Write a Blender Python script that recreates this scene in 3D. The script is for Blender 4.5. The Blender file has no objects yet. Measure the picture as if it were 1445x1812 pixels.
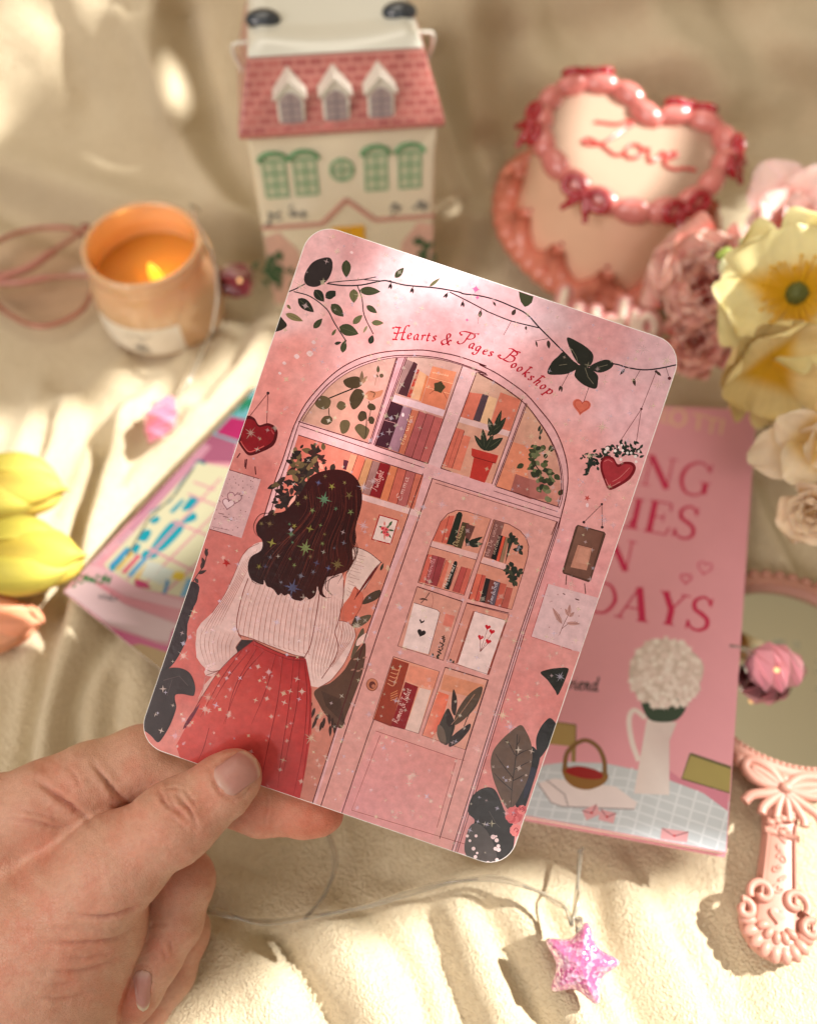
import bpy, bmesh, math, random
import numpy as np
from mathutils import Vector, Matrix
from mathutils.geometry import tessellate_polygon, delaunay_2d_cdt

SC = bpy.context.scene
COL = SC.collection
R = math.radians

# ------------------------------------------------------------------ camera
FPX = 1447.0                      # focal length in photo pixels (photo 1445 x 1812)
CAM_H = 0.288
PITCH = R(54.0)
cF = np.array([0, math.cos(PITCH), -math.sin(PITCH)])
cU = np.array([0, math.sin(PITCH), math.cos(PITCH)])
cR = np.array([1.0, 0, 0])
CAMP = np.array([0, 0, CAM_H])
cam_d = bpy.data.cameras.new('camera')
cam_d.sensor_fit = 'HORIZONTAL'
cam_d.sensor_width = 36.0
cam_d.lens = 36.0 * FPX / 1445.0
cam_d.clip_start = 0.005
cam_d.clip_end = 50
cam_d.dof.use_dof = True
cam_d.dof.focus_distance = 0.2180
cam_d.dof.aperture_fstop = 7.8
cam = bpy.data.objects.new('camera', cam_d)
COL.objects.link(cam)
cam.location = (0, 0, CAM_H)
cam.rotation_euler = (math.pi / 2 - PITCH, 0, 0)
SC.camera = cam

# ------------------------------------------------------------------ light
SC.view_settings.view_transform = 'Standard'
SC.view_settings.look = 'None'
SC.view_settings.exposure = 0.44
SC.view_settings.gamma = 1.0
SC.view_settings.use_curve_mapping = False
SC.render.engine = 'CYCLES'
SC.cycles.use_denoising = True
SC.cycles.max_bounces = 8
SC.cycles.diffuse_bounces = 5
SC.cycles.glossy_bounces = 4
SC.cycles.transmission_bounces = 8
SC.cycles.transparent_max_bounces = 12
SC.cycles.sample_clamp_indirect = 4.0
SC.cycles.caustics_reflective = False
SC.cycles.caustics_refractive = False
world = bpy.data.worlds.new('World')
SC.world = world
world.use_nodes = True
world.node_tree.nodes['Background'].inputs[0].default_value = (1.0, 0.85, 0.62, 1)
world.node_tree.nodes['Background'].inputs[1].default_value = 0.21

def lamp(name, kind, loc, target, energy, color, **kw):
    d = bpy.data.lights.new(name, kind)
    d.energy = energy
    d.color = color
    for k, v in kw.items():
        setattr(d, k, v)
    o = bpy.data.objects.new(name, d)
    COL.objects.link(o)
    o.location = loc
    v = Vector(target) - Vector(loc)
    o.rotation_euler = v.to_track_quat('-Z', 'Y').to_euler()
    return o

SUN_DIR = np.array([0.72, 0.13, 0.68]); SUN_DIR /= np.linalg.norm(SUN_DIR)
SUN_POS = np.array([0, 0.25, 0]) + SUN_DIR * 4.0
lamp('sunlight', 'SPOT', SUN_POS, (0, 0.25, 0), 1500, (1.0, 0.97, 0.91), spot_size=R(15), spot_blend=0.1, shadow_soft_size=0.030)
lamp('window_skylight', 'AREA', (-0.15, 0.45, 1.25), (0, 0.22, 0), 3.4, (1.0, 0.89, 0.74), shape='RECTANGLE', size=0.9, size_y=0.7)
lamp('room_glow', 'AREA', (-1.05, -0.75, 0.95), (0, 0.12, 0.06), 11.0, (1.0, 0.90, 0.85), shape='RECTANGLE', size=0.9, size_y=0.8)
lamp('glare_lamp', 'AREA', (-0.64, -1.28, 1.16), (-0.07, 0.07, 0.08), 1.2, (1.0, 0.96, 0.92), shape='RECTANGLE', size=0.22, size_y=0.14)  # lamp added behind the camera to put glare on the card's lower left
lamp('glare_lamp', 'AREA', (0.16, -1.25, 0.92), (0.02, 0.05, 0.06), 1.8, (1.0, 0.96, 0.92), shape='RECTANGLE', size=0.26, size_y=0.22)  # second added lamp, for glare near the card's bottom right corner

# ------------------------------------------------------------------ helpers
def raydir(px, py):
    px = np.asarray(px, float); py = np.asarray(py, float)
    return (((px - 722.5) / FPX)[..., None] * cR - ((py - 906.0) / FPX)[..., None] * cU + cF)

def P(px, py, d):
    """World point seen at photo pixel (px,py), d metres in front of the lens."""
    return CAMP + raydir(px, py) * d

def G(px, py, z=0.0):
    d = raydir(px, py)
    return CAMP + d * ((z - CAM_H) / d[2])

def topx(w):
    v = np.asarray(w, float) - CAMP
    dep = v @ cF
    return 722.5 + FPX * (v @ cR) / dep, 906.0 - FPX * (v @ cU) / dep, dep

def lin(c):
    c = np.asarray(c, float) / 255.0
    return np.where(c <= 0.04045, c / 12.92, ((c + 0.055) / 1.055) ** 2.4)

def catmull(pts, n=8, closed=False):
    p = np.asarray(pts, float)
    if len(p) < 3:
        t = np.linspace(0, 1, n + 1)[:, None]
        return p[0] * (1 - t) + p[1] * t
    if closed:
        q = np.vstack([p[-1:], p, p[:2]])
    else:
        q = np.vstack([2 * p[:1] - p[1:2], p, 2 * p[-1:] - p[-2:-1]])
    out = []
    for i in range(len(q) - 3):
        a, b, c, d = q[i:i + 4]
        for t in np.arange(n) / n:
            out.append(0.5 * ((2 * b) + (c - a) * t + (2 * a - 5 * b + 4 * c - d) * t * t + (3 * b - a - 3 * c + d) * t ** 3))
    if not closed:
        out.append(p[-1])
    return np.array(out)

class MB:
    """Collects geometry for ONE mesh object."""
    def __init__(s):
        s.v = []; s.f = []; s.c = []; s.hascol = False
    def add(s, vs, fs, col=None):
        o = len(s.v)
        s.v.extend([tuple(map(float, q)) for q in vs])
        s.f.extend([tuple(int(i) + o for i in f) for f in fs])
        if col is not None:
            s.hascol = True
            col = np.asarray(col, float)
            s.c.extend([tuple(col)] * len(vs) if col.ndim == 1 else [tuple(q) for q in col])
        else:
            s.c.extend([(1, 1, 1)] * len(vs))
        return s
    def grid(s, pts, col=None, wrap_u=False, wrap_v=False):
        pts = np.asarray(pts, float)
        nu, nv = pts.shape[:2]
        fs = []
        for i in range(nu if wrap_u else nu - 1):
            for j in range(nv if wrap_v else nv - 1):
                a = i * nv + j; b = ((i + 1) % nu) * nv + j
                c = ((i + 1) % nu) * nv + (j + 1) % nv; d = i * nv + (j + 1) % nv
                fs.append((a, b, c, d))
        cc = None if col is None else (np.asarray(col).reshape(-1, 3) if np.asarray(col).ndim == 3 else col)
        return s.add(pts.reshape(-1, 3), fs, cc)
    def tube(s, pts, rad, seg=10, cap=True, col=None, flat=1.0, up=None):
        p = np.asarray(pts, float); n = len(p)
        r = np.broadcast_to(np.asarray(rad, float), (n,))
        T = np.gradient(p, axis=0); T /= np.linalg.norm(T, axis=1)[:, None] + 1e-12
        u = np.array(up, float) if up is not None else np.array([0.31, 0.17, 0.93])
        rings = []
        for i in range(n):
            a = u - T[i] * (u @ T[i])
            if np.linalg.norm(a) < 1e-6:
                a = np.cross(T[i], [1, 0, 0])
            a /= np.linalg.norm(a)
            if up is None:
                u = a
            b = np.cross(T[i], a)
            th = np.arange(seg) / seg * 2 * math.pi
            rings.append(p[i] + r[i] * (np.cos(th)[:, None] * b + flat * np.sin(th)[:, None] * a))
        s.grid(np.array(rings), col, wrap_v=True)
        if cap:
            for k, sg in ((0, 1), (n - 1, -1)):
                base = len(s.v) - n * seg
            o = len(s.v) - n * seg
            s.f.append(tuple(o + j for j in range(seg))[::-1])
            s.f.append(tuple(o + (n - 1) * seg + j for j in range(seg)))
        return s
    def lathe(s, prof, seg=48, M=None, col=None, ang=(0, 2 * math.pi)):
        prof = np.asarray(prof, float)
        full = abs(ang[1] - ang[0] - 2 * math.pi) < 1e-6
        th = np.linspace(ang[0], ang[1], seg, endpoint=not full)
        pts = np.zeros((len(th), len(prof), 3))
        pts[..., 0] = np.cos(th)[:, None] * prof[:, 0]
        pts[..., 1] = np.sin(th)[:, None] * prof[:, 0]
        pts[..., 2] = prof[:, 1]
        if M is not None:
            pts = xf(M, pts)
        return s.grid(pts, col, wrap_u=full)
    def ball(s, c, r, seg=16, M=None, col=None):
        r = np.broadcast_to(np.asarray(r, float), (3,))
        th = np.linspace(0, math.pi, seg // 2 + 1)[1:-1]; ph = np.arange(seg) / seg * 2 * math.pi
        vs = [(0, 0, 1)] + [(math.sin(t) * math.cos(p), math.sin(t) * math.sin(p), math.cos(t)) for t in th for p in ph] + [(0, 0, -1)]
        vs = np.array(vs) * r
        if M is not None:
            vs = vs @ np.asarray(M)[:3, :3].T
        vs = vs + np.asarray(c, float)
        fs = []; m = len(th)
        for j in range(seg):
            fs.append((0, 1 + j, 1 + (j + 1) % seg))
            for i in range(m - 1):
                a = 1 + i * seg; b = a + seg
                fs.append((a + j, b + j, b + (j + 1) % seg, a + (j + 1) % seg))
            a = 1 + (m - 1) * seg
            fs.append((a + j, len(vs) - 1, a + (j + 1) % seg))
        return s.add(vs, fs, col)
    def box(s, lo, hi, col=None, M=None):
        x0, y0, z0 = lo; x1, y1, z1 = hi
        vs = np.array([(x0, y0, z0), (x1, y0, z0), (x1, y1, z0), (x0, y1, z0), (x0, y0, z1), (x1, y0, z1), (x1, y1, z1), (x0, y1, z1)], float)
        if M is not None:
            vs = xf(M, vs)
        return s.add(vs, [(0, 3, 2, 1), (4, 5, 6, 7), (0, 1, 5, 4), (1, 2, 6, 5), (2, 3, 7, 6), (3, 0, 4, 7)], col)
    def prism(s, poly, z0, z1, M=None, col=None):
        """2-D outline extruded along local z."""
        poly = np.asarray(poly, float); n = len(poly)
        a = sum(poly[i][0] * poly[(i + 1) % n][1] - poly[(i + 1) % n][0] * poly[i][1] for i in range(n))
        if a < 0:
            poly = poly[::-1]
        vs = np.array([(x, y, z0) for x, y in poly] + [(x, y, z1) for x, y in poly])
        tri = tessellate_polygon([[Vector((x, y, 0)) for x, y in poly]])
        fs = [(i, (i + 1) % n, n + (i + 1) % n, n + i) for i in range(n)]
        for t in tri:
            q = [poly[k] for k in t]
            ar = (q[1][0] - q[0][0]) * (q[2][1] - q[0][1]) - (q[2][0] - q[0][0]) * (q[1][1] - q[0][1])
            t = t if ar > 0 else t[::-1]
            fs.append(tuple(t[::-1])); fs.append(tuple(n + k for k in t))
        if M is not None:
            vs = xf(M, vs)
        return s.add(vs, fs, col)
    def build(s, name, mat, parent=None, smooth=True, bevel=0, sub=0, M=None, angle=None):
        me = bpy.data.meshes.new(name)
        me.from_pydata(s.v, [], s.f)
        if s.hascol:
            at = me.color_attributes.new('Col', 'FLOAT_COLOR', 'POINT')
            at.data.foreach_set('color', np.hstack([np.array(s.c), np.ones((len(s.c), 1))]).astype(np.float32).ravel())
        me.materials.append(mat)
        if smooth:
            me.polygons.foreach_set('use_smooth', [True] * len(me.polygons))
        me.update()
        if angle is not None:
            try:
                me.set_sharp_from_angle(angle=R(angle))
            except Exception:
                pass
        o = bpy.data.objects.new(name, me)
        COL.objects.link(o)
        if M is not None:
            o.matrix_world = M
        if parent is not None:
            o.parent = parent
            o.matrix_parent_inverse = parent_inv(parent)
        if bevel:
            b = o.modifiers.new('bevel', 'BEVEL'); b.width = bevel; b.segments = 3; b.limit_method = 'ANGLE'; b.angle_limit = R(35)
        if sub:
            b = o.modifiers.new('sub', 'SUBSURF'); b.levels = sub; b.render_levels = sub
        return o

def parent_inv(p):
    m = Matrix.Identity(4)
    q = p
    chain = []
    while q is not None:
        chain.append(q); q = q.parent
    for q in reversed(chain):
        m = m @ (q.matrix_parent_inverse @ q.matrix_basis if q.parent else q.matrix_basis)
    return m.inverted()

def xf(M, pts):
    M = np.array(M, float); p = np.asarray(pts, float)
    return p @ M[:3, :3].T + M[:3, 3]

def frame(o, x, y, z):
    M = np.eye(4); M[:3, 0] = x; M[:3, 1] = y; M[:3, 2] = z; M[:3, 3] = o
    return M

def unit(v):
    v = np.asarray(v, float); return v / np.linalg.norm(v)

def empty(name, loc):
    o = bpy.data.objects.new(name, None)
    o.empty_display_size = 0.01
    COL.objects.link(o); o.location = tuple(map(float, loc))
    return o

def tag(o, label=None, cat=None, group=None, kind=None):
    if label: o['label'] = label
    if cat: o['category'] = cat
    if group: o['group'] = group
    if kind: o['kind'] = kind
    return o

# ------------------------------------------------------------------ materials
def mat(name, col=(0.5, 0.5, 0.5), rough=0.5, noise=0.0, nscale=300, bump=0.0, bscale=800, coat=0.0, sss=0.0, sssr=(0.004, 0.002, 0.001),
        trans=0.0, ior=1.45, metal=0.0, vcol=False, spec=0.5, emit=None, estr=0.0, col2=None, bdist=0.0005, sheen=0.0, alpha=1.0):
    m = bpy.data.materials.new(name); m.use_nodes = True
    nt = m.node_tree; N = nt.nodes; L = nt.links
    b = N['Principled BSDF']
    b.inputs['Roughness'].default_value = rough
    b.inputs['Metallic'].default_value = metal
    b.inputs['Specular IOR Level'].default_value = spec
    b.inputs['IOR'].default_value = ior
    b.inputs['Transmission Weight'].default_value = trans
    b.inputs['Coat Weight'].default_value = coat
    b.inputs['Coat Roughness'].default_value = 0.08
    b.inputs['Sheen Weight'].default_value = sheen
    b.inputs['Alpha'].default_value = alpha
    if sss:
        b.inputs['Subsurface Weight'].default_value = sss
        b.inputs['Subsurface Radius'].default_value = tuple(x / 0.004 for x in sssr)
        b.inputs['Subsurface Scale'].default_value = 0.004
    if emit is not None:
        b.inputs['Emission Color'].default_value = (*emit, 1); b.inputs['Emission Strength'].default_value = estr
    tc = N.new('ShaderNodeTexCoord')
    src = None
    if vcol:
        a = N.new('ShaderNodeVertexColor'); a.layer_name = 'Col'; src = a.outputs['Color']
    if noise > 0:
        n = N.new('ShaderNodeTexNoise'); n.inputs['Scale'].default_value = nscale; n.inputs['Detail'].default_value = 5
        n.inputs['Roughness'].default_value = 0.62
        L.new(tc.outputs['Object'], n.inputs['Vector'])
        r = N.new('ShaderNodeMapRange'); r.inputs['From Min'].default_value = 0.25; r.inputs['From Max'].default_value = 0.75
        r.inputs['To Min'].default_value = 1 - noise; r.inputs['To Max'].default_value = 1 + noise
        L.new(n.outputs['Fac'], r.inputs['Value'])
        if col2 is not None:
            mx = N.new('ShaderNodeMix'); mx.data_type = 'RGBA'
            r.inputs['To Min'].default_value = 0; r.inputs['To Max'].default_value = 1
            L.new(r.outputs['Result'], mx.inputs['Factor'])
            mx.inputs['A'].default_value = (*col, 1); mx.inputs['B'].default_value = (*col2, 1)
            L.new(mx.outputs['Result'], b.inputs['Base Color'])
        else:
            mx = N.new('ShaderNodeVectorMath'); mx.operation = 'SCALE'
            if src is not None:
                L.new(src, mx.inputs[0])
            else:
                mx.inputs[0].default_value = col
            L.new(r.outputs['Result'], mx.inputs['Scale'])
            L.new(mx.outputs[0], b.inputs['Base Color'])
    elif src is not None:
        L.new(src, b.inputs['Base Color'])
    else:
        b.inputs['Base Color'].default_value = (*col, 1)
    if bump > 0:
        n = N.new('ShaderNodeTexNoise'); n.inputs['Scale'].default_value = bscale; n.inputs['Detail'].default_value = 6
        L.new(tc.outputs['Object'], n.inputs['Vector'])
        bp = N.new('ShaderNodeBump'); bp.inputs['Strength'].default_value = bump; bp.inputs['Distance'].default_value = bdist
        L.new(n.outputs['Fac'], bp.inputs['Height']); L.new(bp.outputs['Normal'], b.inputs['Normal'])
    return m
# ------------------------------------------------------------------ blanket (the surface everything rests on)
def vnoise(x, y, seed=0):
    """smooth value noise on arrays"""
    xi = np.floor(x).astype(int); yi = np.floor(y).astype(int)
    fx = x - xi; fy = y - yi
    fx = fx * fx * (3 - 2 * fx); fy = fy * fy * (3 - 2 * fy)
    def h(a, b):
        n = (a * 374761393 + b * 668265263 + seed * 974634777) & 0x7fffffff
        n = ((n ^ (n >> 13)) * 1274126177) & 0x7fffffff
        return ((n ^ (n >> 16)) & 0xffff) / 65535.0
    return (h(xi, yi) * (1 - fx) + h(xi + 1, yi) * fx) * (1 - fy) + (h(xi, yi + 1) * (1 - fx) + h(xi + 1, yi + 1) * fx) * fy

def pldist(X, Y, pts):
    """distance of arrays (X,Y) to a smooth polyline"""
    q = catmull(pts, 6)
    best = np.full(X.shape, 1e9)
    for (x0, y0), (x1, y1) in zip(q[:-1], q[1:]):
        dx, dy = x1 - x0, y1 - y0
        t = np.clip(((X - x0) * dx + (Y - y0) * dy) / (dx * dx + dy * dy + 1e-9), 0, 1)
        d = (X - x0 - t * dx) ** 2 + (Y - y0 - t * dy) ** 2
        best = np.minimum(best, d)
    return np.sqrt(best)

FOLDS = [  # photo-space fold line, half-width px, height mm (+ridge / -valley)
    ([(560, 1610), (620, 1700), (690, 1830)], 42, 5.5), ([(745, 1610), (775, 1700), (830, 1830)], 20, -3.5),
    ([(800, 1560), (850, 1690), (900, 1830)], 40, 5.5), ([(850, 1620), (905, 1720), (960, 1830)], 18, -4.0),
    ([(900, 1560), (960, 1680), (1040, 1830)], 40, 6), ([(1060, 1570), (1075, 1700), (1120, 1830)], 25, -3.5),
    ([(1130, 1560), (1180, 1700), (1230, 1830)], 48, 5), ([(1240, 1560), (1300, 1700), (1330, 1830)], 30, -3),
    ([(470, 1650), (540, 1750), (590, 1830)], 20, -5), ([(400, 1650), (470, 1760), (500, 1830)], 34, 4),
    ([(170, 800), (130, 950), (95, 1110), (75, 1250), (40, 1420)], 17, -6), ([(225, 740), (190, 880), (160, 1000), (120, 1200), (95, 1400)], 30, 7),
    ([(240, 900), (215, 1060), (140, 1230), (128, 1400)], 18, -5), ([(185, 1120), (175, 1250), (165, 1420)], 22, 4),
    ([(330, 640), (270, 700), (225, 760)], 26, 6), ([(60, 690), (40, 760), (20, 850)], 24, 4), ([(110, 720), (85, 800), (60, 900)], 26, 5), ([(72, 730), (58, 800), (30, 880)], 12, -4),
    ([(460, 610), (360, 720), (280, 830), (230, 900)], 24, 6), ([(430, 690), (330, 790), (250, 880), (170, 990)], 18, -4),
    ([(210, 1200), (205, 1320)], 16, -4), ([(250, 1160), (245, 1320)], 22, 4),
    ([(640, 1620), (720, 1720), (760, 1840)], 14, -4), ([(960, 1600), (1010, 1700), (1075, 1840)], 14, -4.5), ([(1010, 1600), (1050, 1700), (1100, 1830)], 20, 3), ([(1180, 1600), (1240, 1720), (1290, 1840)], 15, -3.5), ([(700, 1480), (780, 1500), (860, 1560)], 22, 2.5), ([(660, 1540), (760, 1560), (830, 1600)], 14, -2.5), ([(300, 1560), (420, 1640), (500, 1680)], 18, -3), ([(1120, 1500), (1160, 1560), (1220, 1600)], 18, -2.5),
    ([(420, 560), (400, 640), (350, 700)], 14, -4), ([(300, 660), (250, 760), (215, 850)], 12, -4), ([(140, 700), (120, 780), (85, 900)], 12, -4), ([(200, 620), (130, 690), (80, 740)], 20, 3.5), ([(400, 760), (300, 860), (240, 960)], 14, -3.5), ([(280, 1140), (300, 1250), (310, 1300)], 14, -3), ([(30, 1150), (20, 1280), (0, 1400)], 18, -4),
    ([(60, -40), (120, 60), (160, 180)], 34, -6), ([(420, 380), (440, 450), (430, 520)], 26, -7), ([(230, 30), (300, 120), (330, 200)], 24, 7), ([(960, -40), (1010, 60), (1090, 160)], 36, -8), ([(1120, -40), (1180, 60), (1280, 170)], 40, 8), ([(1300, -40), (1340, 80), (1445, 180)], 36, -8), ([(855, 250), (930, 320), (960, 380)], 26, -9), ([(700, 480), (790, 430), (860, 410)], 24, -6), ([(1290, 250), (1380, 230), (1470, 240)], 30, -7),
    # back drape
    ([(-40, 270), (90, 320), (240, 375), (430, 405)], 45, 12), ([(-40, 345), (90, 395), (250, 430), (440, 440)], 28, -14),
    ([(285, -60), (305, 130), (345, 270), (420, 390)], 26, 12), ([(330, 40), (370, 230), (430, 330)], 32, -13), ([(150, 60), (220, 120), (270, 200)], 70, 7),
    ([(820, -60), (815, 90), (850, 230), (900, 350)], 40, 15), ([(880, 60), (880, 180), (900, 300)], 40, -12), ([(770, 100), (790, 220), (830, 340)], 24, -10),
    ([(1000, 120), (1200, 95), (1460, 80)], 60, 9), ([(1000, 60), (1200, 25), (1460, 0)], 50, -10), ([(1290, 330), (1370, 318), (1460, 310)], 30, -8),
    ([(1220, 395), (1320, 380), (1440, 350)], 34, 10),
    ([(1350, 820), (1400, 950), (1445, 1040)], 22, -5), ([(1340, 870), (1380, 960), (1420, 1050)], 24, 4),
    ([(880, 330), (870, 420), (840, 480)], 20, -5), ([(800, 330), (815, 420), (800, 470)], 26, 5),
]

def make_blanket():
    nx, ns = 440, 470
    X = np.linspace(-0.42, 0.42, nx)
    S = np.linspace(-0.08, 0.98, ns)
    Y0, RR, A = 0.365, 0.105, R(61)
    y = np.zeros(ns); z = np.zeros(ns); nyv = np.zeros(ns); nzv = np.ones(ns)
    for i, s in enumerate(S):
        if s <= Y0:
            y[i] = s
        elif s < Y0 + RR * A:
            a = (s - Y0) / RR
            y[i] = Y0 + RR * math.sin(a); z[i] = RR - RR * math.cos(a); nyv[i] = -math.sin(a); nzv[i] = math.cos(a)
        else:
            q = s - Y0 - RR * A
            y[i] = Y0 + RR * math.sin(A) + q * math.cos(A); z[i] = RR - RR * math.cos(A) + q * math.sin(A); nyv[i] = -math.sin(A); nzv[i] = math.cos(A)
    pts = np.zeros((nx, ns, 3))
    pts[..., 0] = X[:, None]; pts[..., 1] = y[None]; pts[..., 2] = z[None]
    nrm = np.zeros_like(pts); nrm[..., 1] = nyv[None]; nrm[..., 2] = nzv[None]
    px, py, dep = topx(pts.reshape(-1, 3))
    px = np.where(dep > 0.02, px, 5000).reshape(nx, ns); py = np.where(dep > 0.02, py, 5000).reshape(nx, ns)
    h = np.zeros((nx, ns))
    wob = (vnoise(X[:, None] * 18, S[None] * 18, 3) - 0.5) * 34
    for pl, w, mm in FOLDS:
        d = pldist(px + wob, py + wob * 0.6, pl); w = max(w, 15) * 1.12
        if pl[0][1] > 1100 and pl[0][0] < 300: mm = mm * .5
        if abs(mm) <= 5 and pl[0][1] > 1450: mm = mm * .75
        h += mm * 0.00125 * np.exp(-(d / w) ** 2 * 0.9)
    U, V = np.meshgrid(X, S, indexing='ij')
    h += (vnoise(U * 13, V * 13, 1) - 0.5) * 0.008 + (vnoise(U * 38 + V * 6, V * 22, 2) - 0.5) * 0.0030 + (vnoise(U * 120, V * 120, 5) - 0.5) * 0.0007
    h += (vnoise(U * 260, V * 260, 6) - 0.5) * 0.0003
    h -= 0.0025
    pts += nrm * h[..., None]
    mb = MB(); mb.grid(pts)
    m = bpy.data.materials.new('cream_fleece'); m.use_nodes = True
    nt = m.node_tree; N = nt.nodes; L = nt.links; b = N['Principled BSDF']
    tc = N.new('ShaderNodeTexCoord')
    n1 = N.new('ShaderNodeTexNoise'); n1.inputs['Scale'].default_value = 1300; n1.inputs['Detail'].default_value = 4
    n2 = N.new('ShaderNodeTexNoise'); n2.inputs['Scale'].default_value = 520; n2.inputs['Detail'].default_value = 5; n2.inputs['Distortion'].default_value = 0.6
    for n in (n1, n2): L.new(tc.outputs['Object'], n.inputs['Vector'])
    mx = N.new('ShaderNodeMath'); mx.operation = 'MULTIPLY_ADD'; L.new(n2.outputs['Fac'], mx.inputs[0]); mx.inputs[1].default_value = 0.8; L.new(n1.outputs['Fac'], mx.inputs[2])
    bp = N.new('ShaderNodeBump'); bp.inputs['Strength'].default_value = 0.95; bp.inputs['Distance'].default_value = 0.0020
    L.new(mx.outputs[0], bp.inputs['Height']); L.new(bp.outputs['Normal'], b.inputs['Normal'])
    cr = N.new('ShaderNodeMix'); cr.data_type = 'RGBA'; cr.inputs['A'].default_value = (0.70, 0.56, 0.36, 1); cr.inputs['B'].default_value = (0.89, 0.77, 0.555, 1)
    L.new(n2.outputs['Fac'], cr.inputs['Factor']); L.new(cr.outputs['Result'], b.inputs['Base Color'])
    b.inputs['Roughness'].default_value = 0.95; b.inputs['Specular IOR Level'].default_value = 0.15; b.inputs['Sheen Weight'].default_value = 0.35; b.inputs['Sheen Tint'].default_value = (1, 0.93, 0.8, 1)
    o = mb.build('blanket', m)
    tag(o, 'cream fleece blanket spread under everything and draped up behind', 'blanket', kind='structure')
make_blanket()
# ------------------------------------------------------------------ printed art helper
class Art:
    """Flat printed shapes on a plane. A shape is given in photo pixels and mapped to the plane's own millimetre-true coordinates."""
    def __init__(s, O, ex, ey, clip=None, gain=1.0, step=1.6e-6, z0=1.0e-5):
        s.O = np.asarray(O, float); s.ex = unit(ex); s.ey = unit(ey); s.n = np.cross(s.ex, s.ey)
        s.mb = MB(); s.z = z0; s.step = step; s.clip = clip; s.gain = np.asarray(gain, float) * np.ones(3)
        s.T = (0, 0, 1.0)
        s.hm = np.zeros((260, 340), int); s.zb = z0; s.deep = False
    def cells(s, q):
        a = np.clip(((q.min(0) + [.065, .085]) / 5e-4).astype(int), 0, [259, 339]); b = np.clip(((q.max(0) + [.065, .085]) / 5e-4).astype(int) + 1, 1, [260, 340])
        return slice(a[0], b[0]), slice(a[1], b[1])
    def layer(s, qs):
        cl = [s.cells(q) for q in qs]
        k = max([int(s.hm[c].max()) if s.hm[c].size else 0 for c in cl]) + 1
        for c in cl: s.hm[c] = k
        s.z = s.zb + k * s.step
        s.top = max(getattr(s, 'top', 0), s.z)
    def use(s, x, y, k):
        s.T = (x, y, k); return s
    def loc(s, pts):
        p = np.asarray(pts, float) * s.T[2] + np.array(s.T[:2])
        d = raydir(p[:, 0], p[:, 1])
        t = ((s.O - CAMP) @ s.n) / (d @ s.n)
        w = CAMP + d * t[:, None] - s.O
        return np.stack([w @ s.ex, w @ s.ey], 1)
    def _clip(s, q):
        if s.clip is None: return q
        c = s.clip
        for i in range(len(c)):
            a = c[i]; b = c[(i + 1) % len(c)]
            e = b - a
            if len(q) < 3: return q
            d = e[0] * (q[:, 1] - a[1]) - e[1] * (q[:, 0] - a[0])
            if (d >= 0).all(): continue
            out = []
            for k in range(len(q)):
                d0, d1 = d[k], d[(k + 1) % len(q)]
                p0, p1 = q[k], q[(k + 1) % len(q)]
                if d0 >= 0: out.append(p0)
                if (d0 >= 0) != (d1 >= 0): out.append(p0 + (p1 - p0) * (d0 / (d0 - d1)))
            q = np.array(out) if out else np.zeros((0, 2))
        return q
    def _emit(s, q, col, cf=None, fixed=False):
        q = s._clip(q)
        if len(q) < 3: return
        keep = [0]
        for i in range(1, len(q)):
            if np.hypot(*(q[i] - q[keep[-1]])) > 2e-6: keep.append(i)
        if len(keep) > 2 and np.hypot(*(q[keep[0]] - q[keep[-1]])) < 2e-6: keep.pop()
        q = q[keep]
        if len(q) < 3: return
        if not fixed: s.layer([q])
        tris = tessellate_polygon([[Vector((a, b, 0)) for a, b in q]])
        fs = []
        for t in tris:
            a, b, c = (q[k] for k in t)
            ar = (b[0] - a[0]) * (c[1] - a[1]) - (c[0] - a[0]) * (b[1] - a[1])
            if abs(ar) < 1e-14: continue
            fs.append(t if ar > 0 else t[::-1])
        cc = cf(q) if cf is not None else lin(col) * s.gain
        if s.deep: cc = np.asarray(cc) ** 1.14
        s.mb.add(np.column_stack([q, np.full(len(q), s.z)]), fs, cc)
    def poly(s, pts, col): s._emit(s.loc(pts), col)
    def blob(s, pts, col, n=6): s._emit(s.loc(catmull(pts, n, True)), col)
    def grad(s, pts, stops, smooth=0):
        """polygon coloured by inverse-distance from stops [((x,y),col),...] in the same pixel frame"""
        P0 = s.loc([a for a, _ in stops]); C0 = np.array([lin(c) for _, c in stops]) * s.gain
        def cf(q):
            d = ((q[:, None] - P0[None]) ** 2).sum(2) + 1e-8
            w = 1 / d
            return (w[..., None] * C0[None]).sum(1) / w.sum(1)[:, None]
        s._emit(s.loc(catmull(pts, smooth, True) if smooth else pts), None, cf)
    def line(s, pts, w, col, taper=(1, 1), smooth=0, closed=False):
        p = np.asarray(pts, float)
        if smooth or closed: p = catmull(p, smooth or 1, closed) if smooth else p
        if closed: p = np.vstack([p, p[:2]])
        q = s.loc(p)
        kk = np.hypot(*(s.loc([(0, 0), (1, 0)])[1] - s.loc([(0, 0)])[0]))
        T = np.gradient(q, axis=0); T /= np.linalg.norm(T, axis=1)[:, None] + 1e-12
        N = np.stack([-T[:, 1], T[:, 0]], 1)
        n = len(q)
        ww = (np.interp(np.linspace(0, 1, n), [0, .5, 1], [taper[0], 1, taper[1]]) * w * kk / 2)[:, None]
        a = q + N * ww; b = q - N * ww
        if s.clip is None:
            s.layer([np.vstack([a[i:i + 2], b[i:i + 2]]) for i in range(n - 1)])
            vs = np.vstack([np.column_stack([a, np.full(n, s.z)]), np.column_stack([b, np.full(n, s.z)])])
            s.mb.add(vs, [(i, n + i, n + i + 1, i + 1) for i in range(n - 1)], lin(col) * s.gain)
        else:
            s.layer([np.vstack([a[i:i + 2], b[i:i + 2]]) for i in range(n - 1)])
            for i in range(n - 1):
                s._emit(np.array([a[i], b[i], b[i + 1], a[i + 1]])[::-1], col, fixed=True)
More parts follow.
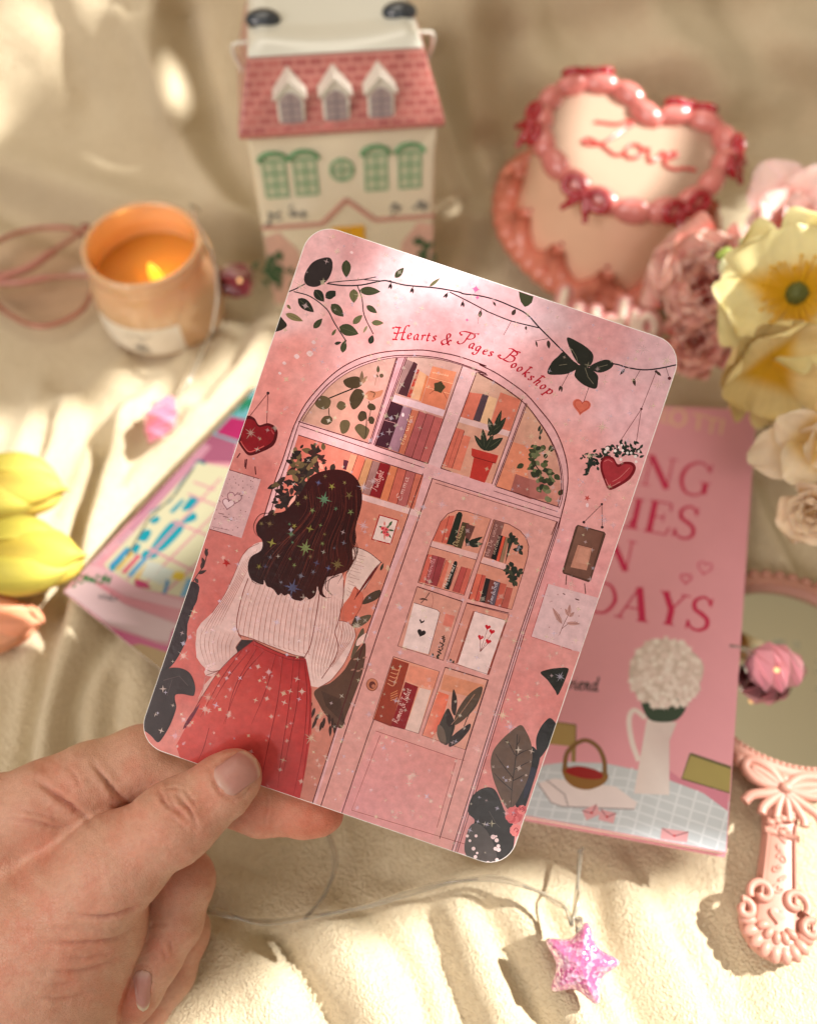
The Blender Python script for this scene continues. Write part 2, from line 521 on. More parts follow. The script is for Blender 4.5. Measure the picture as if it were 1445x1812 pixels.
    def leaf(s, x0, y0, x1, y1, w, col, vein=None, bend=0.0):
        a = np.array([x0, y0], float); b = np.array([x1, y1], float); d = b - a; n = np.array([-d[1], d[0]]) / np.hypot(*d)
        t = np.linspace(0, 1, 9)
        prof = np.sin(np.pi * t ** 0.8) ** 0.85 * w / 2
        c = a + d * t[:, None] + n * (bend * np.sin(np.pi * t))[:, None]
        L = c + n * prof[:, None]; Rr = c - n * prof[:, None]
        s.poly(np.vstack([L, Rr[1:-1][::-1]]), col)
        if vein is not None: s.line([c[1], c[4], c[7]], max(w * 0.05, 1.5), vein)
    def heart(s, cx, cy, r, rot, col):
        t = np.linspace(0, 2 * np.pi, 40, endpoint=False)
        x = 16 * np.sin(t) ** 3; y = -(13 * np.cos(t) - 5 * np.cos(2 * t) - 2 * np.cos(3 * t) - np.cos(4 * t))
        c, q = math.cos(R(rot)), math.sin(R(rot))
        s.poly(np.stack([cx + (x * c - y * q) * r / 16, cy + (x * q + y * c) * r / 16], 1), col)
    def heartline(s, cx, cy, r, rot, w, col):
        t = np.linspace(0, 2 * np.pi, 32)
        x = 16 * np.sin(t) ** 3; y = -(13 * np.cos(t) - 5 * np.cos(2 * t) - 2 * np.cos(3 * t) - np.cos(4 * t))
        c, q = math.cos(R(rot)), math.sin(R(rot))
        s.line(np.stack([cx + (x * c - y * q) * r / 16, cy + (x * q + y * c) * r / 16], 1), w, col)
    def disc(s, cx, cy, r, col, n=14, ry=None):
        t = np.arange(n) / n * 2 * np.pi
        s.poly(np.stack([cx + r * np.cos(t), cy + (ry or r) * np.sin(t)], 1), col)
    def star(s, cx, cy, r, k, rot, col, inner=0.22):
        t = np.arange(2 * k) / (2 * k) * 2 * np.pi + R(rot)
        rr = np.where(np.arange(2 * k) % 2 == 0, r, r * inner)
        if k == 8: rr = np.where(np.arange(16) % 4 == 2, r * 0.62, rr)
        s.poly(np.stack([cx + rr * np.cos(t), cy + rr * np.sin(t)], 1), col)
    def strokes(s, glyph, org, ex, ey, w0, w1, col, pen=R(40)):
        """calligraphic strokes; glyph = list of point lists in em units, broad-nib width"""
        for st in glyph:
            p = catmull(st, 7)
            q = np.array(org) + p[:, :1] * np.array(ex) + p[:, 1:] * np.array(ey)
            T = np.gradient(p, axis=0); a = np.arctan2(T[:, 1], T[:, 0])
            ww = w1 + (w0 - w1) * np.abs(np.sin(a - pen)) ** 1.3
            ql = s.loc(q); kk = np.hypot(*(s.loc([(1, 0)])[0] - s.loc([(0, 0)])[0]))
            Tl = np.gradient(ql, axis=0); Tl /= np.linalg.norm(Tl, axis=1)[:, None] + 1e-12
            N = np.stack([-Tl[:, 1], Tl[:, 0]], 1); h = (ww * kk / 2)[:, None]
            n = len(ql); A_ = ql + N * h; B_ = ql - N * h
            s.layer([np.vstack([A_[i:i + 2], B_[i:i + 2]]) for i in range(n - 1)])
            s.mb.add(np.vstack([np.column_stack([A_, np.full(n, s.z)]), np.column_stack([B_, np.full(n, s.z)])]),
                     [(i, n + i, n + i + 1, i + 1) for i in range(n - 1)], lin(col) * s.gain)

# calligraphic letters, x right, y up, x-height 1
GL = {
 'H': [[(-.25, 1.75), (-.05, 2.0), (.25, 1.95), (.6, 1.9), (.75, 1.95)], [(.5, 2.1), (.42, 1.2), (.25, .2), (.05, 0), (-.12, .12)], [(1.55, 2.3), (1.35, 2.2), (1.2, 1.8), (1.1, 1.0), (1.05, .3), (1.15, .02), (1.4, .05)], [(-.1, 1.15), (.1, 1.0), (.5, 1.05), (1.0, 1.15), (1.35, 1.2)], [(.0, .02), (.25, .03), (.5, .0)], [(.9, .02), (1.2, .03), (1.4, .0)], [(1.55, 2.3), (1.68, 2.22), (1.62, 2.1)], [(-.25, 1.75), (-.32, 1.9), (-.2, 1.95)]],
 'P': [[(-.35, 1.5), (-.45, 1.85), (-.1, 2.15), (.5, 2.2), (1.1, 2.2), (1.55, 2.35)], [(.75, 2.15), (.6, 1.4), (.45, .5), (.25, .05), (-.05, -.1), (-.3, .1), (-.22, .35)], [(.75, 2.1), (1.2, 2.05), (1.35, 1.6), (1.1, 1.2), (.75, 1.05), (.55, 1.1)], [(1.55, 2.35), (1.7, 2.28)], [(-.35, 1.5), (-.15, 1.45), (-.12, 1.6)]],
 'B': [[(.05, 1.95), (.4, 2.15), (.9, 2.1), (1.3, 2.2), (1.5, 2.15)], [(.7, 2.1), (.6, 1.3), (.45, .5), (.2, .1), (-.15, .05), (-.45, .2), (-.4, .45), (-.2, .4)], [(.75, 2.05), (1.2, 1.95), (1.25, 1.55), (.95, 1.25), (.65, 1.2)], [(.85, 1.22), (1.3, 1.05), (1.35, .5), (1.0, .1), (.5, .05), (.2, .15)]],
 'e': [[(.1, .5), (.45, .6), (.6, .85), (.4, 1.0), (.15, .75), (.12, .3), (.35, .03), (.7, .2)]],
 'a': [[(.65, .9), (.4, 1.0), (.12, .65), (.12, .2), (.3, .03), (.55, .35), (.68, .95)], [(.68, .95), (.6, .4), (.65, .05), (.85, .15)]],
 'r': [[(0, .8), (.15, .95), (.2, .6), (.12, .02)], [(.16, .55), (.35, .95), (.55, .95), (.58, .8)]],
 't': [[(.3, 1.5), (.22, .9), (.15, .3), (.25, .03), (.5, .18)], [(0, .98), (.25, 1.0), (.55, 1.05)]],
 's': [[(.55, .85), (.38, 1.0), (.15, .85), (.3, .55), (.5, .3), (.3, .02), (.05, .12)]],
 'g': [[(.65, .9), (.4, 1.0), (.12, .65), (.15, .2), (.35, .08), (.55, .4), (.7, .95)], [(.7, .95), (.62, .3), (.5, -.5), (.2, -.75), (-.08, -.55), (.1, -.35)]],
 'o': [[(.4, 1.0), (.12, .7), (.12, .25), (.35, .02), (.62, .35), (.62, .8), (.4, 1.0), (.2, .9)]],
 'k': [[(.05, 1.75), (.25, 1.95), (.55, 1.9)], [(.3, 1.9), (.22, 1.0), (.1, .02)], [(.2, .5), (.5, .85), (.62, 1.0), (.7, .88)], [(.25, .55), (.45, .3), (.65, .03), (.85, .12)]],
 'h': [[(.05, 1.75), (.3, 1.95), (.6, 1.9), (.75, 1.98)], [(.32, 1.9), (.22, 1.0), (.1, .02)], [(.16, .55), (.4, .98), (.6, .85), (.52, .3), (.6, .03), (.8, .15)]],
 'p': [[(0, .8), (.18, .95), (.15, .2), (.02, -.75)], [(.15, .5), (.4, 1.0), (.7, .8), (.68, .3), (.42, .03), (.16, .2)], [(-.15, -.75), (.2, -.72)]],
 '&': [[(1.3, .75), (1.05, .85), (.9, .4), (.5, 0), (.05, .1), (.02, .5), (.45, .9), (.85, 1.3), (.8, 1.75), (.5, 1.8), (.4, 1.45), (.6, .9), (.95, .2), (1.25, .05)], [(.35, -.2), (.2, -.05), (.15, .1)]],
 'l': [[(.1, .5), (.5, 1.5), (.45, 1.95), (.25, 1.5), (.15, .3), (.3, .02), (.55, .2)]],
 'i': [[(.05, .8), (.15, .95), (.1, .3), (.22, .03), (.4, .2)], [(.2, 1.35), (.25, 1.45)]],
 'n': [[(0, .8), (.12, .95), (.1, .02)], [(.12, .5), (.35, .98), (.5, .8), (.45, .2), (.55, .03), (.7, .15)]],
 'd': [[(.6, .85), (.35, 1.0), (.1, .6), (.15, .1), (.4, .08), (.6, .5)], [(.85, 1.9), (.7, 1.0), (.6, .3), (.7, .03), (.9, .15)]],
 'w': [[(0, .95), (.1, .2), (.25, .05), (.45, .6), (.5, .1), (.7, .1), (.85, .9)]],
 'u': [[(0, .95), (.02, .3), (.2, .03), (.45, .4), (.5, .95)], [(.5, .95), (.48, .2), (.65, .05)]],
 'm': [[(0, .8), (.1, .95), (.08, .02)], [(.1, .6), (.3, .98), (.38, .6), (.36, .02)], [(.38, .6), (.58, .98), (.68, .5), (.68, .05), (.85, .15)]],
 'y': [[(0, .95), (.05, .4), (.25, .2), (.5, .6)], [(.55, .95), (.4, .1), (.15, -.65), (-.1, -.5)]],
 'c': [[(.55, .85), (.35, 1.0), (.1, .6), (.15, .1), (.4, .03), (.6, .2)]],
 'T': [[(-.1, 1.7), (.2, 2.0), (.7, 1.95), (1.2, 2.05)], [(.6, 1.95), (.5, 1.0), (.35, .1), (.05, 0)]],
 'R': [[(.3, 2), (.2, 1), (.05, .02)], [(.1, 1.9), (.6, 2.05), (.85, 1.6), (.5, 1.1), (.2, 1.05)], [(.4, 1.05), (.7, .4), (1.0, .02), (1.2, .1)]],
 'J': [[(.2, 1.9), (.6, 2.0), (1.0, 1.95)], [(.7, 1.95), (.55, .8), (.35, -.2), (0, -.3), (-.1, 0)]],
 'D': [[(.3, 1.95), (.2, 1), (.05, .02)], [(0, 1.85), (.6, 2.0), (1.1, 1.4), (.9, .4), (.4, 0), (0, .05)]],
 'C': [[(1.0, 1.7), (.7, 2.0), (.2, 1.5), (.1, .6), (.4, .03), (.9, .3)]],
 'I': [[(.1, 1.95), (.6, 1.98)], [(.4, 1.95), (.3, 1), (.2, .05)], [(0, .03), (.5, .03)]],
 'E': [[(1.0, 1.8), (.6, 2.0), (.3, 1.6), (.55, 1.1), (.7, 1.1)], [(.55, 1.1), (.1, .7), (.2, .1), (.6, .03), (1.0, .3)]],
}
ADV = {'m': 1.0, 'w': 1.0, 'i': .45, 'l': .5, 't': .55, 'r': .6, ' ': .5, 'H': 1.7, 'P': 1.6, 'B': 1.6, 'T': 1.1, 'R': 1.2, 'J': 1.0, 'D': 1.2, 'C': 1.1, '&': 1.4, 'I': .7, 'E': 1.1}

def art_text(art, text, org, end, xh, col, w0=.2, w1=.08):
    a = np.array(org, float); b = np.array(end, float); d = b - a; L_ = np.hypot(*d); d = d / L_
    tot = sum(ADV.get(ch, .8) for ch in text)
    sx = L_ / tot; up = np.array([d[1], -d[0]])
    x = 0
    for ch in text:
        if ch in GL:
            art.strokes(GL[ch], a + d * x * sx, d * sx, up * xh, w0 * xh, w1 * xh, col)
        x += ADV.get(ch, .8)

# ------------------------------------------------------------------ the illustrated card held in the hand
CARD_W, CARD_H, CARD_R = 0.105, 0.148, 0.0074
_rv = np.array([-0.001648, -0.014044, -0.325500]); _tv = np.array([0.000205, -0.008776, -0.218990])
_th = np.linalg.norm(_rv); _k = _rv / _th
_K = np.array([[0, -_k[2], _k[1]], [_k[2], 0, -_k[0]], [-_k[1], _k[0], 0]])
_Rc = np.eye(3) + math.sin(_th) * _K + (1 - math.cos(_th)) * _K @ _K
def camvec(v): return v[0] * cR + v[1] * cU - v[2] * cF
card_x, card_y, card_n = (camvec(_Rc[:, i]) for i in range(3))
card_o = CAMP + _tv[0] * cR + _tv[1] * cU - _tv[2] * cF
CARD_M = frame(card_o, card_x, card_y, card_n)

def rrect(w, h, r, n=9):
    out = []
    for cx, cy, a0 in ((w / 2 - r, h / 2 - r, 0), (-w / 2 + r, h / 2 - r, 90), (-w / 2 + r, -h / 2 + r, 180), (w / 2 - r, -h / 2 + r, 270)):
        for k in range(n):
            a = R(a0 + 90 * k / (n - 1)); out.append((cx + r * math.cos(a), cy + r * math.sin(a)))
    return np.array(out)

ART_GAIN = np.array([1.02, .99, 1.06])
def card_art():
    A = Art(card_o, card_x, card_y, clip=rrect(CARD_W - 3e-4, CARD_H - 3e-4, CARD_R), gain=ART_GAIN); A.deep = True
    rnd = random.Random(4)
    LINE = (92, 38, 42)
    # --- watercolour ground: a fine grid with colours blended from samples
    smp = [(560, 410, 226, 176, 176), (640, 430, 214, 160, 160), (700, 490, 230, 200, 202), (790, 500, 222, 186, 190), (850, 540, 216, 168, 172), (960, 560, 208, 172, 176), (1060, 610, 206, 150, 150), (1150, 630, 206, 168, 172), (1190, 660, 208, 172, 176),
           (520, 620, 226, 150, 142), (540, 540, 232, 184, 182), (600, 590, 230, 170, 168), (480, 700, 222, 146, 138), (440, 880, 196, 114, 106), (420, 950, 190, 104, 96), (370, 1080, 190, 98, 90), (330, 1180, 196, 98, 90), (300, 1320, 210, 130, 120), (660, 610, 224, 158, 156),
           (1100, 720, 218, 172, 176), (1010, 800, 218, 156, 152), (1080, 900, 216, 156, 152), (1000, 1000, 214, 150, 150), (980, 1150, 206, 138, 132), (930, 1250, 206, 130, 124), (850, 1350, 202, 128, 122), (800, 1450, 202, 140, 138),
           (650, 1350, 208, 152, 150), (700, 1480, 202, 146, 148), (500, 560, 236, 190, 190), (1010, 700, 222, 170, 170), (960, 640, 216, 160, 160), (760, 560, 210, 150, 152)]
    n1, n2 = 110, 150
    gx = np.linspace(-CARD_W / 2 + 2e-4, CARD_W / 2 - 2e-4, n1); gy = np.linspace(-CARD_H / 2 + 2e-4, CARD_H / 2 - 2e-4, n2)
    P0 = A.loc([(q[0], q[1]) for q in smp]); C0 = np.array([lin(q[2:]) for q in smp]) * ART_GAIN
    GX, GY = np.meshgrid(gx, gy, indexing='ij')
    # pull the border inside the rounded corners
    iw, ih = CARD_W / 2 - CARD_R, CARD_H / 2 - CARD_R
    ox = np.maximum(np.abs(GX) - iw, 0); oy = np.maximum(np.abs(GY) - ih, 0); rr_ = np.hypot(ox, oy); lim = CARD_R - 2e-4
    sc = np.where((ox > 0) & (oy > 0) & (rr_ > lim), lim / np.maximum(rr_, 1e-9), 1)
    GX2 = np.where((ox > 0) & (oy > 0), np.sign(GX) * (iw + ox * sc), GX); GY2 = np.where((ox > 0) & (oy > 0), np.sign(GY) * (ih + oy * sc), GY)
    d = ((GX2[..., None] - P0[:, 0]) ** 2 + (GY2[..., None] - P0[:, 1]) ** 2) + 4e-6
    w = d ** -1.6
    C = (w[..., None] * C0).sum(2) / w.sum(2)[..., None]
    nz = (vnoise(GX2 * 160, GY2 * 160, 11) - .5) * .16 + (vnoise(GX2 * 420, GY2 * 420, 12) - .5) * .12 + (vnoise(GX2 * 900, GY2 * 900, 13) - .5) * .07
    C = C * (1 + nz[..., None] * np.array([.35, 1.0, 1.0]))
    A.mb.grid(np.dstack([GX2, GY2, np.full(GX2.shape, A.z)]), C)
    A.zb += 4e-6
    DG, MG, LG = (50, 54, 44), (74, 78, 54), (110, 108, 76)
    # --- arch and door frame fill
    A.use(480, 380, .265)
    c1 = lambda pts: [(480 + .265 * x, 380 + .265 * y) for x, y in pts]
    c2 = lambda pts: [(820 + .2768 * x, 440 + .2768 * y) for x, y in pts]
    c3 = lambda pts: [(320 + .2768 * x, 780 + .2768 * y) for x, y in pts]
    c4 = lambda pts: [(620 + .3183 * x, 840 + .3183 * y) for x, y in pts]
    c5 = lambda pts: [(230 + .3114 * x, 1120 + .3114 * y) for x, y in pts]
    c6 = lambda pts: [(780 + .2428 * x, 1120 + .2428 * y) for x, y in pts]
    outer = c1([(-60, 2050), (20, 1790), (75, 1640), (130, 1470), (165, 1380), (230, 1260), (330, 1140), (440, 1040), (560, 970), (680, 930), (800, 910), (900, 905), (1010, 903), (1100, 915), (1250, 945), (1434, 1010)]) + c2([(100, 740), (200, 790), (300, 855), (400, 930), (480, 1020), (560, 1120), (610, 1210), (645, 1310), (663, 1400), (665, 1500), (650, 1600), (620, 1720), (605, 1790)])
    inner = c1([(-20, 2050), (45, 1812), (105, 1640), (165, 1450), (195, 1370), (260, 1270), (360, 1150), (470, 1060), (600, 995), (720, 958), (830, 940), (920, 938), (1000, 942), (1130, 958), (1280, 1000), (1434, 1060)]) + c2([(90, 790), (200, 850), (310, 925), (400, 1000), (470, 1090), (530, 1180), (575, 1270), (610, 1370), (625, 1480), (620, 1580), (600, 1650)])
    A.use(0, 0, 1)
    FR = (216, 170, 170)
    A.poly(outer + c6([(605, 0), (100, 1620)]) + [(520, 1500), (470, 1000)], FR)
    A.poly(c4([(455, 22), (1150, 262)]) + c6([(575, 0), (70, 1620)]) + [(545, 1470), (640, 1150)], (211, 158, 150))
    A.grad(c4([(140, 1425), (590, 1580)]) + c5([(1720, 1180), (1180, 1030)]), [(c4([(200, 1500)])[0], (216, 156, 150)), (c4([(500, 1650)])[0], (224, 172, 162)), (c4([(120, 1759)])[0], (212, 156, 160)), (c4([(560, 1590)])[0], (206, 142, 134))])
    PANE = (206, 160, 138); PANE2 = (206, 146, 124)
    # arch panes
    A.grad(c1([(190, 1375), (270, 1270), (380, 1150), (500, 1060), (640, 995), (760, 965), (835, 955), (655, 1528)]), [(c1([(300, 1300)])[0], (188, 152, 134)), (c1([(560, 1050)])[0], (190, 150, 136)), (c1([(520, 1330)])[0], (212, 156, 128)), (c1([(780, 1000)])[0], (196, 156, 146)), (c1([(640, 1480)])[0], (200, 140, 128))])
    A.grad(c1([(905, 950), (1000, 945), (1130, 965), (1275, 1010), (1045, 1660), (690, 1540)]), [(c1([(1000, 980)])[0], (206, 172, 160)), (c1([(1200, 1010)])[0], (200, 160, 150)), (c1([(900, 1500)])[0], (190, 120, 110))])
    A.grad(c1([(1370, 1050)]) + c2([(100, 795), (200, 850), (310, 925), (375, 960), (180, 1505)]) + c1([(1130, 1695)]), [(c2([(150, 860)])[0], (202, 166, 148)), (c2([(0, 1250)])[0], (212, 158, 136)), (c2([(260, 1200)])[0], (206, 150, 130))])
    A.grad(c2([(405, 990), (470, 1090), (540, 1200), (590, 1310), (615, 1420), (620, 1540), (605, 1650), (205, 1520)]), [(c2([(440, 1100)])[0], (206, 164, 142)), (c2([(560, 1300)])[0], (202, 156, 138)), (c2([(400, 1560)])[0], (190, 122, 112))])
    # left window behind the reader, and window strip right of her
    A.grad(c1([(180, 1470), (1010, 1740)]) + [(649, 1120), (554, 1419), (500, 1420), (420, 1120)], [(c1([(300, 1560)])[0], (196, 104, 92)), (c1([(600, 1640)])[0], (212, 166, 140)), (c4([(200, 250)])[0], (202, 138, 118)), (c4([(60, 700)])[0], (208, 134, 114)), (c5([(1150, 700)])[0], (186, 128, 114))])
    # --- books and things behind the arch panes
    A.use(480, 380, .265)
    A.poly([(900, 962), (950, 985), (845, 1195), (830, 1190)], (158, 124, 120))
    A.poly([(950, 980), (976, 996), (905, 1215), (845, 1195)], (84, 48, 54))
    A.poly([(976, 1030), (988, 1036), (930, 1222), (905, 1215)], (178, 76, 62))
    A.poly([(988, 1040), (1035, 1068), (985, 1240), (930, 1222)], (216, 168, 134))
    A.poly([(1035, 1070), (1050, 1080), (1000, 1248), (985, 1240)], (206, 130, 92))
    A.poly([(1075, 1010), (1235, 1050), (1155, 1302), (1000, 1255)], (206, 128, 98))
    A.poly([(1075, 1010), (1235, 1050), (1212, 1122), (1052, 1080)], (212, 140, 108))
    A.line([(1052, 1085), (1212, 1128)], 4, (232, 176, 140)); A.line([(1030, 1150), (1190, 1195)], 3, (232, 176, 140))
    for k in range(5):
        A.leaf(1120, 1150, 1120 + 42 * math.cos(k * 1.26), 1150 + 42 * math.sin(k * 1.26), 42, (84, 72, 50))
    A.disc(1120, 1150, 32, (76, 66, 44)); A.line([(1090, 1170), (1055, 1195)], 3, (120, 60, 44)); A.line([(1145, 1180), (1172, 1228)], 3, (120, 60, 44))
    for k in range(6): A.line([(1075 + k * 18, 1050 + k * 4), (1088 + k * 18, 1058 + k * 4), (1090 + k * 18, 1048 + k * 4)], 4, (236, 190, 160))
    A.poly([(820, 1200), (1160, 1305), (1145, 1347), (805, 1245)], (214, 184, 188))
    bk = [((800, 1245), (880, 1275), (780, 1562), (692, 1537), (72, 36, 48)), ((880, 1275), (937, 1292), (850, 1586), (780, 1562), (160, 122, 134)), ((937, 1300), (987, 1312), (887, 1600), (848, 1587), (192, 116, 92)), ((987, 1310), (1037, 1330), (937, 1622), (887, 1602), (172, 96, 96)), ((1037, 1326), (1090, 1342), (991, 1642), (937, 1622), (176, 98, 98)), ((1090, 1345), (1146, 1362), (1045, 1660), (991, 1642), (184, 104, 100))]
    for a, b, c, d_, col in bk: A.poly([a, b, c, d_], col)
    for a, b, c, d_, col in bk[2:]: A.line([a, d_], 4, (92, 40, 40)); 
    A.line([(800, 1362), (745, 1368), (830, 1392)], 4, (190, 140, 140)); A.disc(878, 1335, 9, (226, 206, 206), ry=14)
    art_text(A, 'the wild', (880, 1540), (945, 1345), 16, (232, 190, 150))
    # pot plant pane
    A.use(820, 440, .2768)
    for q in ([(50, 920), (120, 928), (60, 1098), (-10, 1078), (206, 122, 102)], [(0, 905), (52, 920), (-12, 1078), (-70, 1060), (196, 110, 92)], [(120, 928), (160, 940), (105, 1108), (60, 1095), (92, 72, 80)], [(160, 940), (215, 958), (165, 1128), (105, 1108), (222, 184, 148)], [(235, 918), (366, 965), (296, 1168), (168, 1128), (206, 126, 104)]): A.poly(q[:4], q[4])
    A.poly([(-62, 1062), (300, 1168), (286, 1202), (-74, 1096)], (216, 184, 180))
    for q in ([(-64, 1140), (5, 1160), (-75, 1405), (-140, 1390), (204, 116, 98)], [(0, 1188), (46, 1205), (-22, 1420), (-72, 1405), (212, 128, 106)]): A.poly(q[:4], q[4])
    A.line([(5, 1165), (-75, 1405)], 4, (120, 52, 46)); A.line([(-28, 1165), (-105, 1395)], 3, (150, 80, 70))
    A.poly([(52, 1275), (222, 1322), (206, 1372), (190, 1366), (135, 1497), (38, 1465), (66, 1332), (50, 1322)], (184, 62, 54))
    A.line([(58, 1330), (204, 1372)], 5, (128, 36, 34))
    for x, y, w in ((68, 1190, 34), (122, 1150, 40), (158, 1078, 38), (242, 1030, 36), (272, 1076, 40), (246, 1122, 38), (252, 1208, 58), (190, 1190, 40)):
        b = (135, 1290) if y > 1140 else (150 + (y < 1100) * 40, 1195)
        A.leaf(b[0], b[1], x, y, w, (52, 58, 46), vein=(96, 100, 78))
    A.line([(130, 1290), (170, 1200), (215, 1110)], 6, (50, 56, 44), smooth=5)
    # right pane
    A.poly([(318, 1236), (445, 1275), (410, 1420), (420, 1590), (208, 1522)], (212, 140, 112))
    A.poly([(332, 1440), (470, 1490), (430, 1602), (298, 1552)], (164, 102, 94)); A.poly([(420, 1470), (520, 1500), (540, 1600), (420, 1600)], (172, 112, 104))
    for k in range(60):
        t = k / 60; cx = 450 + 90 * t + rnd.gauss(0, 50 - 22 * t); cy = 1245 + 330 * t + rnd.gauss(0, 22)
        a = rnd.random() * 6.28; L_ = rnd.uniform(28, 58)
        A.leaf(cx, cy, cx + L_ * math.cos(a), cy + L_ * math.sin(a) * .8, L_ * .62, rnd.choice([(70, 76, 52), (92, 98, 66), (112, 118, 84), (56, 62, 46), (126, 128, 96)]))
    A.line([(440, 1350), (470, 1400), (500, 1440)], 7, (60, 58, 44), smooth=4); A.line([(480, 1215), (495, 1160), (500, 1150)], 4, (86, 84, 70))
    A.leaf(478, 1170, 490, 1128, 18, (60, 64, 54)); A.leaf(486, 1190, 504, 1148, 16, (80, 84, 70)); A.leaf(488, 1195, 486, 1225, 16, (60, 64, 54))
    # left pane foliage
    A.use(480, 380, .265)
    A.line([(385, 1225), (470, 1190), (545, 1160)], 9, (50, 44, 34), smooth=4)
    for q in ([(480, 1110), (520, 1085), (575, 1080), (610, 1110), (600, 1140), (560, 1160), (505, 1150)], [(525, 1215), (560, 1165), (605, 1170), (620, 1210), (590, 1270), (548, 1300), (525, 1262)], [(290, 1260), (325, 1210), (370, 1215), (398, 1245), (380, 1290), (330, 1298)], [(330, 1375), (355, 1345), (395, 1345), (408, 1375), (380, 1402), (340, 1395)], [(456, 1410), (470, 1375), (510, 1372), (526, 1400), (505, 1450), (470, 1460)], [(435, 1280), (455, 1245), (490, 1255), (496, 1285), (465, 1305)], [(578, 1340), (600, 1310), (632, 1320), (632, 1360), (600, 1380), (580, 1365)], [(640, 1280), (660, 1258), (690, 1272), (694, 1300), (660, 1305)], [(648, 1360), (668, 1345), (688, 1365), (680, 1395), (655, 1392)], [(556, 1425), (585, 1395), (625, 1410), (655, 1440), (625, 1500), (585, 1470)]):
        A.blob(q, rnd.choice([(74, 60, 42), (86, 72, 50), (98, 84, 60)]))
    A.blob([(625, 1210), (650, 1175), (700, 1180), (745, 1170), (730, 1210), (700, 1225), (660, 1240)], (176, 118, 92)); A.line([(660, 1180), (690, 1190), (680, 1220)], 6, (92, 62, 46), smooth=4)
    A.line([(385, 1290), (383, 1320), (388, 1345)], 6, (60, 50, 38)); A.line([(650, 1245), (662, 1310), (645, 1375)], 5, (70, 60, 44), smooth=4); A.line([(590, 1320), (632, 1330), (632, 1440), (625, 1490)], 6, (64, 54, 40), smooth=4)
    A.leaf(600, 1120, 606, 1040, 26, (120, 96, 76)); A.leaf(600, 1130, 640, 1075, 24, (150, 118, 94)); A.leaf(712, 1055, 713, 1005, 22, (86, 78, 58)); A.disc(735, 1074, 14, (96, 80, 60)); A.leaf(712, 1085, 700, 1065, 14, (90, 80, 60)); A.line([(712, 1050), (700, 1090), (690, 1140)], 3, (150, 110, 90))
    # arch lines
    A.use(0, 0, 1)
    A.poly(c1([(835, 955), (905, 950), (690, 1537), (655, 1528)]), (206, 156, 160)); A.poly(c1([(1275, 1010), (1370, 1048), (1130, 1695), (1045, 1662)]), (214, 176, 176)); A.poly(c2([(375, 960), (405, 990), (205, 1518), (180, 1505)]), (214, 170, 168))
    for a, b in (((835, 955), (655, 1528)), ((842, 955), (664, 1530)), ((893, 950), (684, 1535)), ((905, 950), (692, 1540)), ((1275, 1010), (1045, 1660)), ((1370, 1050), (1130, 1695))): A.line(c1([a, b]), 1.5, LINE)
    for a, b in (((375, 960), (180, 1505)), ((405, 990), (205, 1518)), ((398, 985), (198, 1514))): A.line(c2([a, b]), 1.4, LINE)
    A.line(outer, 1.9, LINE, smooth=3); A.line(inner, 1.6, LINE, smooth=3)
    A.line([(x + 3, y + 3) for x, y in inner[4:]], 1.0, LINE, smooth=3)
    A.line(c1([(180, 1380), (655, 1528)]), 1.6, LINE); A.line(c1([(690, 1540), (1045, 1662)]), 1.6, LINE); A.line(c1([(1130, 1692), (1200, 1715)]), 1.4, LINE)
    A.line(c1([(190, 1409), (1020, 1690)]), 1.2, LINE); A.line(c2([(205, 1520), (610, 1652)]), 1.6, LINE); A.line(c2([(190, 1548), (600, 1682)]), 1.0, LINE)
    A.line(c1([(180, 1470), (1010, 1740)]), 1.5, LINE)
    # --- books on the left window shelf
    A.use(320, 780, .2768)
    row = [((1040, 120), (1082, 130), (1066, 190), (1035, 180), (92, 44, 56)), ((1085, 85), (1130, 96), (1085, 215), (1050, 205), (214, 150, 122)), ((1130, 92), (1182, 112), (1132, 270), (1090, 205), (206, 118, 96)), ((1182, 112), (1226, 128), (1160, 335), (1130, 262), (192, 142, 104)), ((1226, 126), (1274, 140), (1206, 350), (1160, 335), (158, 118, 112)), ((1274, 138), (1338, 156), (1272, 368), (1206, 350), (140, 34, 42)), ((1338, 160), (1386, 172), (1322, 386), (1272, 370), (212, 132, 96)), ((1386, 172), (1440, 190), (1380, 404), (1322, 386), (198, 110, 94)), ((1440, 190), (1500, 208), (1438, 424), (1380, 406), (178, 104, 100)), ((1500, 208), (1550, 222), (1490, 436), (1440, 424), (200, 118, 98))]
    for a, b, c, d_, col in row: A.poly([a, b, c, d_], col)
    for a, b, c, d_, col in row[2:]: A.line([a, d_], 4, (104, 44, 42))
    art_text(A, 'Twilight', (1248, 325), (1298, 195), 20, (226, 170, 160)); art_text(A, 'Emma', (1405, 385), (1458, 235), 18, (222, 180, 170))
    A.poly([(1140, 335), (1540, 455), (1530, 492), (1134, 372)], (218, 184, 180))
    # framed flower picture
    A.poly([(1266, 470), (1392, 506), (1342, 665), (1216, 632)], (168, 52, 46)); A.poly([(1272, 479), (1384, 511), (1338, 656), (1225, 627)], (222, 200, 192))
    for k in range(16):
        a = k * 0.9; r_ = 24 + 14 * (k % 3); cx, cy = 1306 + r_ * math.cos(a), 568 + r_ * 1.2 * math.sin(a); A.leaf(1306 + .4 * (cx - 1306), 568 + .4 * (cy - 568), cx + 6, cy + 6, 12, rnd.choice([(96, 110, 76), (70, 92, 62), (206, 130, 120)]))
    for x, y in ((1290, 560), (1312, 568), (1300, 585), (1318, 600)): A.disc(x, y, 13, (214, 100, 104)); A.disc(x, y, 5, (150, 40, 50))
    A.leaf(1330, 545, 1350, 512, 16, (70, 100, 64))
